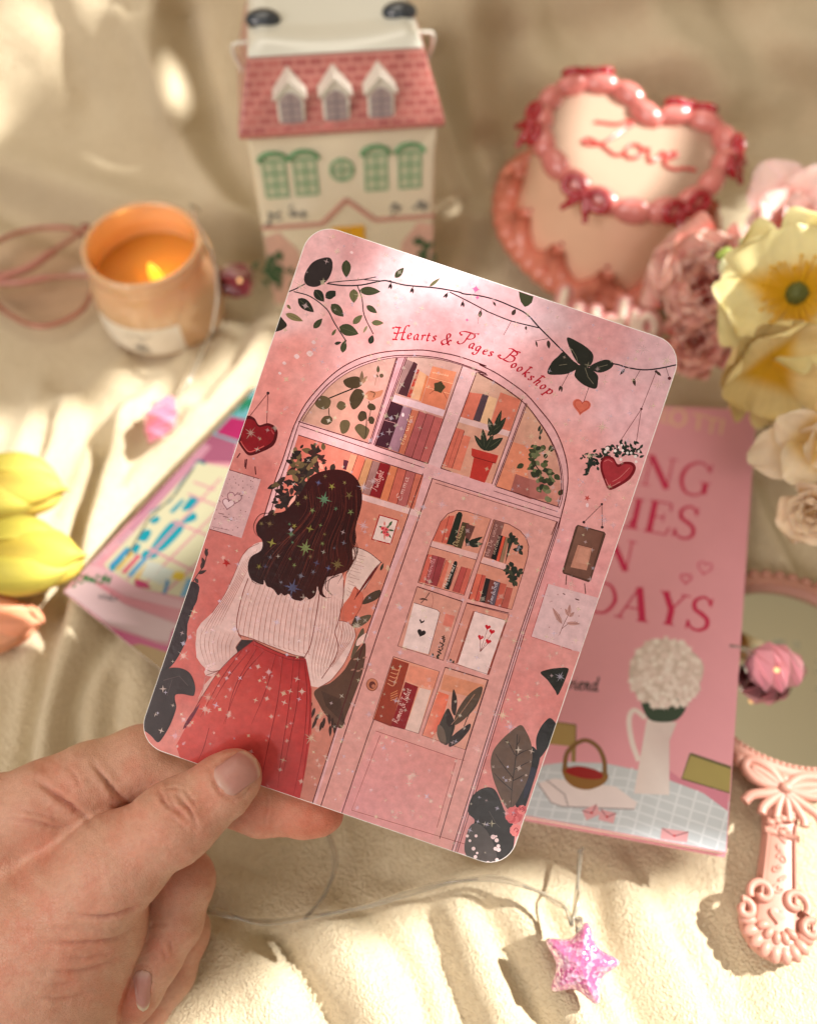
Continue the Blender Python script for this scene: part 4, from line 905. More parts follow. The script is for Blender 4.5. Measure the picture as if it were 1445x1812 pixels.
    for q in ([(555, 740), (545, 900), (520, 1100), (508, 1270)], [(525, 1060), (440, 950), (395, 880)], [(520, 1150), (430, 1070), (385, 1020)], [(538, 890), (490, 800), (460, 780)], [(530, 1000), (600, 960), (640, 940)], [(545, 900), (590, 870), (640, 850)], [(520, 1080), (580, 1050), (610, 1030)], [(550, 820), (570, 790), (572, 750)]): A.line(q, 7, (54, 40, 36), taper=(1, .4), smooth=4)
    A.blob([(228, 1190), (280, 1145), (340, 1126), (390, 1142), (425, 1200), (460, 1290), (500, 1345), (530, 1420), (535, 1500), (520, 1585), (470, 1660), (400, 1700), (330, 1695), (235, 1650), (180, 1600), (175, 1540), (205, 1450), (245, 1370), (205, 1325), (196, 1290), (205, 1245)], (50, 44, 42))
    A.blob([(205, 1420), (260, 1390), (330, 1440), (390, 1560), (400, 1660), (300, 1670), (200, 1640), (170, 1560)], (84, 76, 72)); A.line([(350, 1300), (400, 1390), (430, 1420)], 4, (84, 74, 68))
    for cx, cy, r_ in ((530, 1330, 62), (545, 1440, 44), (590, 1290, 34)):
        for k in range(9):
            a = k * .7; A.disc(cx + r_ * .55 * math.cos(a), cy + r_ * .55 * math.sin(a), r_ * .5, rnd.choice([(214, 116, 116), (222, 136, 132), (198, 92, 96)]), n=10)
        A.line([(cx - 15, cy), (cx, cy - 18), (cx + 16, cy), (cx, cy + 14)], 6, (170, 60, 68), smooth=4)
    for k in range(16): A.disc(rnd.uniform(190, 420), rnd.uniform(1480, 1690), rnd.uniform(7, 18), (226, 204, 200), n=9)  # pale dots: glare on the foil, painted into the print
    # --- branch along the top
    A.use(0, 0, 1)
    br = c1([(100, 518), (160, 495), (225, 460)]); A.line(br, 2.2, (48, 42, 46), smooth=4)
    A.line(c1([(370, 458), (480, 472), (600, 468), (740, 440), (800, 447), (900, 470), (1100, 488), (1250, 515)]) + c2([(0, 288), (100, 300), (200, 325), (300, 365), (400, 415), (480, 500), (560, 580), (640, 660), (730, 745), (810, 752), (950, 735), (1050, 760), (1150, 774), (1250, 765), (1375, 738)]), 2.4, (46, 40, 46), smooth=4)
    A.line(c1([(380, 452), (500, 440), (600, 432), (700, 414)]), 1.6, (60, 52, 54), smooth=4); A.line(c1([(620, 432), (720, 440), (800, 440)]), 1.6, (52, 44, 48), smooth=4)
    A.line(c1([(1190, 515), (1300, 570), (1434, 640)]) + c2([(150, 400), (300, 460), (480, 505)]), 2.0, (52, 44, 48), smooth=4)
    A.line(c1([(150, 512), (260, 545), (370, 630), (420, 720), (500, 845)]), 1.9, (46, 42, 44), smooth=4); A.line(c1([(575, 475), (605, 560), (620, 670), (680, 795)]), 1.7, (46, 42, 44), smooth=4)
    A.use(480, 380, .265)
    A.blob([(370, 283), (405, 305), (405, 370), (370, 440), (300, 480), (240, 470), (218, 430), (235, 370), (285, 310)], (58, 50, 50))
    for q in ((500, 300, 500, 420, 62, MG), (825, 420, 884, 352, 42, MG), (1055, 478, 1125, 422, 22, LG), (288, 500, 352, 580, 62, DG), (362, 555, 430, 508, 56, DG), (178, 558, 284, 650, 66, DG), (400, 596, 482, 680, 66, MG), (550, 495, 550, 588, 60, LG), (588, 505, 728, 512, 58, MG), (635, 606, 706, 656, 40, MG), (452, 748, 582, 795, 78, MG), (545, 728, 608, 668, 42, LG), (668, 720, 750, 722, 38, LG), (282, 758, 340, 692, 42, MG), (404, 806, 432, 762, 20, LG), (422, 862, 468, 850, 22, DG), (474, 920, 492, 836, 42, MG), (658, 862, 676, 802, 40, DG), (95, 660, 212, 710, 44, (140, 130, 92)), (640, 740, 612, 790, 18, (150, 140, 110)), (105, 600, 130, 630, 20, (130, 120, 84))): A.leaf(*q[:5], q[5], vein=(92, 92, 70))
    A.blob([(45, 680), (80, 700), (104, 738), (70, 768), (20, 782), (-20, 780)], (58, 54, 46)); A.blob([(395, 520), (425, 508), (428, 540), (405, 552), (380, 540)], DG)
    for x, y, a in ((800, 450, 100), (945, 478, 100), (1180, 515, 120), (1280, 570, 95), (1400, 630, 100)):
        ca, sa = math.cos(R(a)), math.sin(R(a)); A.line([(x, y), (x + 30 * ca, y + 30 * sa)], 4, (60, 44, 44)); A.leaf(x + 12 * ca, y + 12 * sa, x + 48 * ca + 8, y + 48 * sa, 15, (66, 50, 50)); A.leaf(x + 8 * ca, y + 8 * sa, x + 44 * ca - 12, y + 44 * sa, 13, (54, 44, 44))
    A.use(820, 440, .2768)
    A.poly([(352, 272), (446, 305), (435, 345), (412, 364), (390, 372), (366, 340), (356, 305)], (70, 72, 50))
    for q in ([(660, 568), (740, 600), (800, 642), (828, 680), (822, 725), (795, 752), (735, 735), (690, 665)], [(640, 660), (690, 708), (737, 752), (675, 795), (600, 806), (535, 796), (560, 730), (600, 690)], [(708, 800), (730, 752), (768, 742), (850, 800), (858, 850), (842, 895), (770, 872), (720, 830)], [(803, 756), (880, 714), (930, 712), (957, 738), (930, 772), (862, 792)]): A.blob(q, (48, 50, 44), n=5); 
    for q in ([(690, 640), (720, 690), (728, 725)], [(610, 745), (660, 738)], [(775, 760), (795, 820), (830, 865)], [(860, 758), (920, 742)]): A.line(q, 4, (120, 116, 98))
    for a, b in (((305, 462), (255, 552)), ((455, 590), (540, 574)), ((672, 795), (620, 890)), ((1035, 760), (1000, 808)), ((1132, 768), (1085, 850)), ((1292, 755), (1310, 815)), ((402, 495), (398, 520)), ((185, 335), (205, 368))): A.line([a, b], 3, (80, 48, 48))
    for q in ((310, 425, 332, 385, 26), (540, 585, 545, 640, 24), (462, 590, 470, 630, 12), (620, 875, 608, 912, 14), (628, 880, 625, 918, 12), (1028, 770, 1000, 805, 18), (1085, 830, 1095, 878, 20), (1230, 785, 1262, 812, 18), (398, 495, 398, 520, 14), (108, 400, 102, 440, 20), (190, 340, 205, 365, 14)): A.leaf(*q, (72, 58, 52))
    A.disc(1315, 828, 11, (96, 46, 54)); A.line([(95, 440), (92, 480)], 3, (170, 130, 130))
    for x, y, r_ in ((78, 258, 26), (88, 312, 15), (22, 455, 12)): A.star(x, y, r_, 8, 10, (250, 110, 150), .5)
    # --- title on a curve
    A.use(660, 540, .2353)
    RED = (168, 22, 44)
    for ch, x, y, ang, sx, xh in (('H', 152, 258, 1, 60, 47), ('e', 250, 253, 2, 50, 42), ('a', 300, 260, 2, 50, 42), ('r', 356, 264, 3, 48, 42), ('t', 396, 268, 4, 46, 42), ('s', 438, 268, 6, 52, 40), ('&', 510, 288, 12, 52, 46), ('P', 650, 286, 14, 64, 44), ('a', 712, 318, 18, 50, 42), ('g', 760, 338, 19, 50, 42), ('e', 815, 362, 21, 48, 40), ('s', 860, 376, 22, 50, 38), ('B', 960, 402, 26, 64, 48), ('o', 1028, 462, 30, 46, 42), ('o', 1072, 488, 32, 46, 42), ('k', 1115, 520, 34, 50, 44), ('s', 1158, 552, 36, 52, 40), ('h', 1198, 584, 37, 52, 46), ('o', 1246, 618, 38, 46, 42), ('p', 1290, 650, 39, 54, 42)):
        ca, sa = math.cos(R(ang)), math.sin(R(ang))
        A.strokes(GL[ch], (x, y), (sx * ca, sx * sa), (xh * sa + xh * .16 * ca, -xh * ca + xh * .16 * sa), 14, 5, RED)
    # small painted sparkles
    A.use(0, 0, 1)
    for x, y, r_ in ((555, 605, 4), (525, 630, 5), (548, 625, 6), (503, 642, 3.5), (495, 660, 3), (622, 446, 3)): A.blob([(x - r_, y), (x, y - r_ * .8), (x + r_, y + 1), (x, y + r_)], (236, 206, 204))
    return A

def holo_stars(A):
    """foil sparkles pressed into the laminate: their own see-through metallic film"""
    H = Art(card_o, card_x, card_y, clip=A.clip, step=1e-6, z0=A.top + 1e-5)
    rnd = random.Random(9)
    cols = [(255, 226, 214), (255, 236, 220), (255, 220, 226), (240, 226, 250), (255, 240, 206)]
    for k in range(900):
        u = rnd.uniform(-.5, .5) * (CARD_W - .004); v = rnd.uniform(-.5, .5) * (CARD_H - .004)
        w = CARD_M[:3, 3] + card_x * u + card_y * v
        x, y, _ = topx(w)
        hx, hy = (x - 320) / .2768, (y - 780) / .2768
        if 470 < hx < 1140 and 200 < hy < 960 and rnd.random() < .8: continue
        r_ = rnd.choice([3, 3.5, 4, 4, 4.5, 5, 5, 5.5, 6, 7]); k_ = rnd.choice([4, 4, 4, 8, 8])
        H.star(x, y, r_, k_, rnd.choice([18, 18, 22, 40, 0]), rnd.choice(cols), .24 if k_ == 4 else .4)
    for k in range(38):
        u = rnd.uniform(-.48, .48) * CARD_W; v = rnd.uniform(-.48, .48) * CARD_H
        x, y, _ = topx(CARD_M[:3, 3] + card_x * u + card_y * v)
        if 450 < x < 640 and 830 < y < 1060: continue
        H.star(x, y, rnd.uniform(11, 15), 8, rnd.uniform(0, 40), rnd.choice(cols), .2)
    H.use(320, 780, .2768)
    C_ = [(170, 190, 120), (200, 190, 90), (120, 170, 130), (120, 130, 180), (170, 150, 90), (150, 150, 170), (190, 160, 110)]
    for x, y, r_, k_, c in ((915, 375, 55, 8, 2), (795, 685, 62, 8, 0), (715, 940, 64, 8, 3), (705, 597, 30, 8, 2), (580, 652, 32, 4, 1), (825, 562, 28, 4, 1), (767, 863, 28, 8, 5), (965, 293, 25, 5, 1), (1075, 348, 30, 5, 4), (1000, 790, 48, 8, 4), (840, 445, 22, 5, 0), (990, 434, 18, 5, 2), (1085, 455, 24, 5, 0), (905, 657, 18, 5, 0), (725, 545, 20, 5, 1), (893, 540, 14, 4, 0), (918, 598, 16, 5, 4), (1040, 652, 20, 4, 5), (572, 745, 20, 8, 5), (867, 782, 24, 4, 3), (500, 804, 22, 5, 1), (540, 804, 20, 4, 3), (725, 795, 18, 5, 0), (846, 838, 20, 5, 5), (942, 815, 22, 4, 3), (797, 362, 20, 5, 4), (748, 402, 22, 5, 4), (697, 755, 14, 4, 0), (515, 530, 18, 5, 4), (598, 467, 16, 5, 6), (640, 905, 16, 5, 5), (980, 686, 14, 5, 5), (912, 712, 14, 5, 2), (714, 650, 13, 5, 2), (694, 533, 13, 5, 2), (1046, 268, 16, 5, 4), (922, 226, 16, 5, 6), (828, 740, 20, 8, 6), (880, 268, 24, 8, 3), (568, 530, 26, 8, 6)):
        H.star(x, y, r_, k_, 15, C_[c], .28)
    return H

def build_card():
    body = MB(); o = rrect(CARD_W, CARD_H, CARD_R)
    body.prism(o, -3.2e-4, 0)
    white = mat('card_stock', (0.84, 0.80, 0.78), rough=0.5)
    card = body.build('illustrated_card', white, smooth=False, M=Matrix(CARD_M))
    tag(card, 'pink illustrated card of a woman reading outside a bookshop window, held up in a hand', 'card')
    A = card_art()
    m = mat('printed_laminate', rough=0.42, vcol=True, noise=0.17, nscale=420, spec=0.12)
    nt = m.node_tree; N = nt.nodes; L = nt.links; b = N['Principled BSDF']
    b.inputs['Coat Weight'].default_value = 0.34; b.inputs['Coat Roughness'].default_value = 0.09; b.inputs['Coat IOR'].default_value = 1.5
    tc = N.new('ShaderNodeTexCoord'); n = N.new('ShaderNodeTexNoise'); n.inputs['Scale'].default_value = 420; n.inputs['Detail'].default_value = 7; n.inputs['Roughness'].default_value = 0.7
    L.new(tc.outputs['Object'], n.inputs['Vector'])
    bp = N.new('ShaderNodeBump'); bp.inputs['Strength'].default_value = 0.40; bp.inputs['Distance'].default_value = 0.0003
    L.new(n.outputs['Fac'], bp.inputs['Height']); L.new(bp.outputs['Normal'], b.inputs['Coat Normal'])
    A.mb.build('printed_front', m, parent=None, smooth=False, M=Matrix(CARD_M)).parent = card
    bpy.data.objects['printed_front'].matrix_parent_inverse = Matrix(CARD_M).inverted()
    H = holo_stars(A)
    print('ART LAYERS', A.hm.max(), H.hm.max(), A.top)
    hm = bpy.data.materials.new('holographic_foil'); hm.use_nodes = True
    nt = hm.node_tree; N = nt.nodes; L = nt.links; N.remove(N['Principled BSDF'])
    g = N.new('ShaderNodeBsdfPrincipled'); g.inputs['Metallic'].default_value = 0.35; g.inputs['Roughness'].default_value = 0.38
    vc = N.new('ShaderNodeVertexColor'); vc.layer_name = 'Col'; L.new(vc.outputs['Color'], g.inputs['Base Color'])
    t = N.new('ShaderNodeBsdfTransparent'); mx = N.new('ShaderNodeMixShader'); mx.inputs[0].default_value = 0.42
    n = N.new('ShaderNodeTexNoise'); n.inputs['Scale'].default_value = 140; tc = N.new('ShaderNodeTexCoord'); L.new(tc.outputs['Object'], n.inputs['Vector'])
    mr = N.new('ShaderNodeMapRange'); mr.inputs['From Min'].default_value = .3; mr.inputs['From Max'].default_value = .7; mr.inputs['To Min'].default_value = .16; mr.inputs['To Max'].default_value = .46
    L.new(n.outputs['Fac'], mr.inputs['Value']); L.new(mr.outputs['Result'], mx.inputs[0])
    L.new(t.outputs[0], mx.inputs[1]); L.new(g.outputs[0], mx.inputs[2]); L.new(mx.outputs[0], N['Material Output'].inputs['Surface'])
    h = H.mb.build('sparkle_foil', hm, smooth=False, M=Matrix(CARD_M)); h.parent = card; h.matrix_parent_inverse = Matrix(CARD_M).inverted()
    return card
build_card()
# ------------------------------------------------------------------ the hand that holds the card
def cam_pt(px, py, d):
    """camera space in mm: x right, y down, z away"""
    return np.array([(px - 722.5) / FPX * d, (py - 906.0) / FPX * d, d])

def build_hand():
    vs = 0.55
    lo = np.array([-118., 38., 186.]); hi = np.array([-10., 168., 290.])
    n = ((hi - lo) / vs).astype(int)
    ax = [lo[i] + np.arange(n[i]) * vs for i in range(3)]
    X, Y, Z = (a.astype(np.float32) for a in np.meshgrid(*ax, indexing='ij'))
    def cone(a, b):
        (p, ra), (q, rb) = a, b
        p = np.asarray(p, np.float32); q = np.asarray(q, np.float32); d = q - p; L2 = float(d @ d)
        t = np.clip(((X - p[0]) * d[0] + (Y - p[1]) * d[1] + (Z - p[2]) * d[2]) / L2, 0, 1)
        t = t.astype(np.float32)
        return np.sqrt((X - p[0] - t * d[0]) ** 2 + (Y - p[1] - t * d[1]) ** 2 + (Z - p[2] - t * d[2]) ** 2) - (ra + (rb - ra) * t)
    def smin(a, b, k):
        h = np.clip(0.5 + 0.5 * (b - a) / k, 0, 1)
        return b * (1 - h) + a * h - k * h * (1 - h)
    def chain(js, k):
        f = None
        for a, b in zip(js[:-1], js[1:]):
            c = cone(a, b); f = c if f is None else smin(f, c, k)
        return f
    J = lambda px, py, d, r: (cam_pt(px, py, d), r)
    # thumb and the mound behind it
    thumb = chain([J(418, 1372, 212.6, 6.3), J(396, 1390, 212.4, 7.3), J(313, 1452, 211.2, 9.5), J(205, 1530, 214, 12.2), J(70, 1668, 222, 20), J(-120, 1850, 230, 28)], 5)
    thumb = smin(thumb, cone(J(345, 1432, 211.4, 8.3), J(300, 1462, 211, 9.7)), 3)
    palm = smin(thumb, chain([J(150, 1640, 224, 16.5), J(70, 1790, 228, 21), J(-40, 1960, 234, 27)], 8), 8)
    palm = smin(palm, chain([J(-30, 1560, 236, 20), J(-20, 1740, 240, 24), J(-140, 1900, 242, 30)], 8), 8)
    palm = smin(palm, chain([J(60, 1560, 252, 13), J(70, 1720, 254, 15), J(20, 1880, 252, 18)], 8), 8)
    # forefinger: knuckle, first joint at the card's corner, then along the back of the card
    index = chain([J(-110, 1560, 232, 15), J(-20, 1462, 227, 12.8), J(82, 1418, 224.5, 10.6), J(158, 1383, 226, 9.9), J(250, 1350, 230.2, 9.7), J(340, 1392, 229.5, 8.2), J(462, 1426, 228.8, 7.5), J(540, 1434, 228.4, 7.0), J(569, 1437, 228.2, 6.2)], 4)
    K = np.clip(6.5 - 6.2 * ((X - cam_pt(60, 1450, 216)[0]) / (cam_pt(235, 1420, 216)[0] - cam_pt(60, 1450, 216)[0])), 0.35, 6.5)
    f = smin(palm, index, K)
    mid = chain([J(90, 1530, 254, 10.5), J(240, 1500, 246, 9.8), J(322, 1560, 237, 8.9), J(306, 1630, 235.6, 8.2), J(272, 1690, 234.5, 8.0), J(240, 1752, 233.4, 7.3), J(222, 1788, 233, 6.0)], 3)
    f = smin(f, mid, 0.5)
    ring = chain([J(80, 1600, 264, 10), J(230, 1600, 257, 9.2), J(320, 1650, 250, 8.2), J(299, 1722, 248, 7.5), J(252, 1792, 246, 7.0), J(190, 1850, 245, 6)], 3)
    f = smin(f, ring, 0.5)
    little = chain([J(60, 1680, 268, 9), J(190, 1720, 262, 8), J(232, 1780, 257, 6.6), J(180, 1860, 254, 6.2), J(140, 1900, 253, 5)], 3)
    f = smin(f, little, 0.5)
    # keep the card's own thickness free of flesh: hard separation along the card plane near the grip
    f = f.astype(np.float32)
    # --- surface nets
    s = f < 0
    c = np.zeros(tuple(k - 1 for k in n), np.int8)
    for i in (0, 1):
        for j in (0, 1):
            for k in (0, 1):
                c += s[i:n[0] - 1 + i, j:n[1] - 1 + j, k:n[2] - 1 + k].astype(np.int8)
    act = (c > 0) & (c < 8)
    idx = -np.ones(c.shape, np.int64); cells = np.argwhere(act); idx[act] = np.arange(len(cells))
    acc = np.zeros((len(cells), 3)); cnt = np.zeros(len(cells))
    cor = [(i, j, k) for i in (0, 1) for j in (0, 1) for k in (0, 1)]
    val = {q: f[cells[:, 0] + q[0], cells[:, 1] + q[1], cells[:, 2] + q[2]] for q in cor}
    for q in cor:
        for a in range(3):
            if q[a] == 0:
                r_ = list(q); r_[a] = 1; r_ = tuple(r_)
                v0, v1 = val[q], val[r_]; m = (v0 < 0) != (v1 < 0)
                t = np.where(m, v0 / np.where(m, v0 - v1, 1), 0)
                p = np.tile(np.array(q, float), (len(cells), 1)); p[:, a] += t
                acc[m] += p[m]; cnt[m] += 1
    V = lo + (cells + acc / cnt[:, None]) * vs
    faces = []
    for a in range(3):
        b_, c_ = (a + 1) % 3, (a + 2) % 3
        sl0 = [slice(1, None)] * 3; sl1 = [slice(1, None)] * 3
        A0 = [slice(1, n[i] - 1) for i in range(3)]; A1 = list(A0)
        A0[a] = slice(0, n[a] - 1); A1[a] = slice(1, n[a])
        m0 = s[tuple(A0)]; m1 = s[tuple(A1)]
        for flip, mm in ((False, m0 & ~m1), (True, ~m0 & m1)):
            e = np.argwhere(mm)
            e = e + np.array([1 if i != a else 0 for i in range(3)])
            def cell(db, dc):
                g = e.copy(); g[:, b_] -= db; g[:, c_] -= dc
                return idx[g[:, 0], g[:, 1], g[:, 2]]
            q = np.stack([cell(1, 1), cell(0, 1), cell(0, 0), cell(1, 0)], 1)
            q = q[(q >= 0).all(1)]
            faces.append(q[:, ::-1] if flip else q)
    Fq = np.vstack(faces)
    # --- smooth
    for it in range(6):
        sm = np.zeros_like(V); ct = np.zeros(len(V))
        for a, b in ((0, 1), (1, 2), (2, 3), (3, 0)):
            np.add.at(sm, Fq[:, a], V[Fq[:, b]]); np.add.at(sm, Fq[:, b], V[Fq[:, a]])
            np.add.at(ct, Fq[:, a], 1); np.add.at(ct, Fq[:, b], 1)
        V = V + (sm / ct[:, None] - V) * (0.6 if it % 2 == 0 else -0.25 if it < 4 else 0.3)
    # --- normals
    def normals(V):
        e1 = V[Fq[:, 2]] - V[Fq[:, 0]]; e2 = V[Fq[:, 3]] - V[Fq[:, 1]]
        fn = np.cross(e1, e2); N = np.zeros_like(V)
        for a in range(4): np.add.at(N, Fq[:, a], fn)
        return N / (np.linalg.norm(N, axis=1)[:, None] + 1e-12)
    N = normals(V)
    cen = V.mean(0)
    if ((V - cen) * N).sum(1).mean() < 0:
        Fq = Fq[:, ::-1]; N = -N
    PX = 722.5 + FPX * V[:, 0] / V[:, 2]; PY = 906 + FPX * V[:, 1] / V[:, 2]
    front = np.clip(-N[:, 2] * 2.5 + .4, 0, 1)
    k5 = lambda pts: [(230 + .3114 * x, 1120 + .3114 * y) for x, y in pts]
    k7 = lambda pts: [(.443 * x, 1240 + .443 * y) for x, y in pts]
    k9 = lambda pts: [(130 + .2007 * x, 1580 + .2007 * y) for x, y in pts]
    rn = random.Random(3)
    creases = [  # polyline, width px, depth mm, depth range
        ([(372, 1360), (376, 1376), (386, 1396), (398, 1410), (414, 1417)], 4.5, .55, (0, 222)), ([(372, 1366), (384, 1352), (405, 1340), (430, 1333)], 4, .40, (0, 222)), ([(408, 1416), (428, 1408), (444, 1394), (455, 1374)], 4, .40, (0, 222)),
        ([(237, 1722), (240, 1712), (252, 1709), (266, 1714), (271, 1726)], 3.5, .4, (222, 245)), ([(238, 1716), (242, 1745), (250, 1780)], 3, .3, (222, 245)), ([(270, 1718), (266, 1745), (258, 1775)], 3, .3, (222, 245)),
        (k5([(165, 885), (185, 940), (215, 985), (270, 1025)]), 5.5, .75, (0, 224)), (k5([(205, 905), (240, 970), (300, 1040), (345, 1080)]), 5, .6, (0, 224)), (k5([(265, 900), (290, 950), (340, 1010), (380, 1108)]), 5, .65, (0, 224)), (k5([(310, 895), (350, 950), (375, 1000)]), 4, .4, (0, 224)), (k5([(180, 900), (250, 880), (320, 900)]), 4, .25, (0, 224)), (k5([(220, 1040), (280, 1080), (320, 1120)]), 4, .3, (0, 224)),
        (k7([(375, 250), (415, 310), (460, 365), (520, 412)]), 7, 1.0, (0, 250)), (k7([(155, 320), (200, 360), (280, 420), (370, 492)]), 8, 1.2, (0, 250)), (k7([(0, 470), (120, 480), (230, 505), (310, 490)]), 6, .5, (0, 250)), (k7([(60, 430), (180, 460), (270, 490)]), 5, .35, (0, 250)), (k7([(250, 250), (300, 300), (330, 370)]), 6, .3, (0, 250)),
        (k7([(290, 852), (370, 864), (450, 858), (530, 832), (585, 800)]), 6, .9, (0, 232)), (k7([(140, 962), (260, 972), (380, 962), (470, 944), (545, 900)]), 6, .6, (0, 232)), (k7([(170, 1074), (290, 1084), (400, 1060), (500, 1010)]), 6, .5, (0, 232)), (k7([(250, 1022), (350, 1030), (460, 1000)]), 5, .3, (0, 232)), (k7([(120, 1180), (260, 1190), (400, 1150)]), 6, .4, (0, 232)), (k7([(60, 900), (200, 915), (330, 905)]), 6, .25, (0, 232)), (k7([(90, 1120), (220, 1135), (350, 1115)]), 5, .25, (0, 232)),
        ([(471, 1395), (473, 1425), (469, 1448), (466, 1474)], 4, .35, (215, 240)), ([(480, 1400), (481, 1430), (477, 1470)], 3, .22, (215, 240)),
        (k9([(800, 400), (845, 440), (862, 500), (872, 540)]), 4, .55, (222, 245)), (k9([(760, 480), (800, 540), (812, 600)]), 4, .35, (222, 245)), (k9([(800, 690), (820, 760), (830, 850)]), 3.5, .4, (240, 260)), (k9([(720, 270), (790, 280), (850, 270)]), 5, .3, (222, 245)), (k9([(640, 560), (720, 570), (770, 620)]), 4, .2, (222, 245)),
    ]
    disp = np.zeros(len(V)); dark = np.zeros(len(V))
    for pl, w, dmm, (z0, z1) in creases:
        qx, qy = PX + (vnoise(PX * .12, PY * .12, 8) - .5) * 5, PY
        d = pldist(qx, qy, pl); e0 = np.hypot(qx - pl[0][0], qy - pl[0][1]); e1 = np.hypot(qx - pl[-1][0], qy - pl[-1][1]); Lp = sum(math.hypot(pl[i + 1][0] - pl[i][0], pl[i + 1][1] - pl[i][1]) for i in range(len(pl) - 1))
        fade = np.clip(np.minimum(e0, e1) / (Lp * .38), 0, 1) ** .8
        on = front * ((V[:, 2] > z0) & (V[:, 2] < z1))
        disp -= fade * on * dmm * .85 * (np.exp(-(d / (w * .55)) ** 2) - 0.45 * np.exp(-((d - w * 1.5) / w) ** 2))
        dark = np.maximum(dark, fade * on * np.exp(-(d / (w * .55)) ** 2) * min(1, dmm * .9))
    disp += front * ((vnoise(PX * .035, PY * .035, 21) - .5) * .45 + (vnoise(PX * .11, PY * .10, 22) - .5) * .12 + (vnoise((PX + PY * .5) * .35, PY * .12, 23) - .5) * .10)
    # a slight rim round each nail
    V = V + N * disp[:, None]
    # --- skin tone: redder over joints, pads and folds; sunlit glow of the forefinger tip painted in
    base = np.array([0.60, 0.322, 0.228])
    tone = np.tile(base, (len(V), 1))
    def spot(px, py, r, z0, z1):
        return np.exp(-(((PX - px) ** 2 + (PY - py) ** 2) / r ** 2)) * ((V[:, 2] > z0) & (V[:, 2] < z1))
    red = spot(560, 1440, 75, 218, 250) * 1.5 + spot(440, 1450, 60, 218, 250) * .6 + spot(225, 1770, 45, 222, 245) * 1.2 + spot(400, 1385, 60, 0, 222) * .45 + spot(318, 1440, 55, 0, 222) * .4 + spot(250, 1300, 60, 0, 250) * .35 + spot(90, 1400, 60, 0, 250) * .35 + spot(290, 1680, 40, 222, 250) * .4 + spot(330, 1570, 50, 222, 250) * .45 + spot(60, 1640, 120, 0, 240) * .35 + spot(180, 1740, 60, 0, 300) * .3 + spot(220, 1420, 40, 0, 260) * .35
    red += (vnoise(PX * .025, PY * .025, 31) - .45) * .75 + (vnoise(PX * .09, PY * .09, 32) - .5) * .45 + (vnoise(PX * .3, PY * .3, 36) - .5) * .30
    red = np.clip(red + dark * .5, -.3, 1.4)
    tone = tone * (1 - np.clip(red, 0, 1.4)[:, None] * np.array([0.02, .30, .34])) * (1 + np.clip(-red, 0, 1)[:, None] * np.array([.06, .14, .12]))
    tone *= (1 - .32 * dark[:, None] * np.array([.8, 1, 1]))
    tone *= (1 + (vnoise(PX * .25, PY * .25, 33) - .5)[:, None] * .10)
    W = CAMP + (V[:, :1] * cR - V[:, 1:2] * cU + V[:, 2:] * cF) * 0.001
    keep = np.ones(len(Fq), bool)
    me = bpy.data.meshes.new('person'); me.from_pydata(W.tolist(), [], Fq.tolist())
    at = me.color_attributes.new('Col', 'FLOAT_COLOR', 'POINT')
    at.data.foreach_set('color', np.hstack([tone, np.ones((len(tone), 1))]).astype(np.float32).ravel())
    me.polygons.foreach_set('use_smooth', [True] * len(me.polygons)); me.update()
    sk = mat('skin', rough=0.46, vcol=True, noise=0.05, nscale=700, spec=0.42, sss=0.16, sssr=(0.0045, 0.0016, 0.0008))
    nt = sk.node_tree; Nn = nt.nodes; L = nt.links; b = Nn['Principled BSDF']
    tc = Nn.new('ShaderNodeTexCoord')
    v1 = Nn.new('ShaderNodeTexVoronoi'); v1.inputs['Scale'].default_value = 1500; v1.feature = 'DISTANCE_TO_EDGE'
    mp = Nn.new('ShaderNodeMapping'); mp.inputs['Scale'].default_value = (1, 1.0, 0.55); mp.inputs['Rotation'].default_value = (0.3, 0.5, 0.6)
    L.new(tc.outputs['Object'], mp.inputs['Vector']); L.new(mp.outputs[0], v1.inputs['Vector'])
    mn = Nn.new('ShaderNodeMath'); mn.operation = 'MINIMUM'; mn.inputs[1].default_value = .12; L.new(v1.outputs['Distance'], mn.inputs[0])
    n2 = Nn.new('ShaderNodeTexNoise'); n2.inputs['Scale'].default_value = 420; n2.inputs['Detail'].default_value = 6; L.new(mp.outputs[0], n2.inputs['Vector'])
    ad = Nn.new('ShaderNodeMath'); ad.operation = 'MULTIPLY_ADD'; ad.inputs[1].default_value = 4.0; L.new(mn.outputs[0], ad.inputs[0]); L.new(n2.outputs['Fac'], ad.inputs[2])
    bp = Nn.new('ShaderNodeBump'); bp.inputs['Strength'].default_value = 0.42; bp.inputs['Distance'].default_value = 0.0005
    L.new(ad.outputs[0], bp.inputs['Height']); L.new(bp.outputs['Normal'], b.inputs['Normal'])
    me.materials.append(sk)
    o = bpy.data.objects.new('person', me); COL.objects.link(o)
    tag(o, 'bare hand pinching the illustrated card between thumb and forefinger', 'person')
    # --- nails: curved plates laid on the skin
    from mathutils.bvhtree import BVHTree
    bvh = BVHTree.FromPolygons([Vector(w) for w in W], [tuple(q) for q in Fq])
    def hitpx(px, py):
        d = Vector(raydir(px, py)).normalized()
        h = bvh.ray_cast(Vector(CAMP), d, 1.0)
        return h
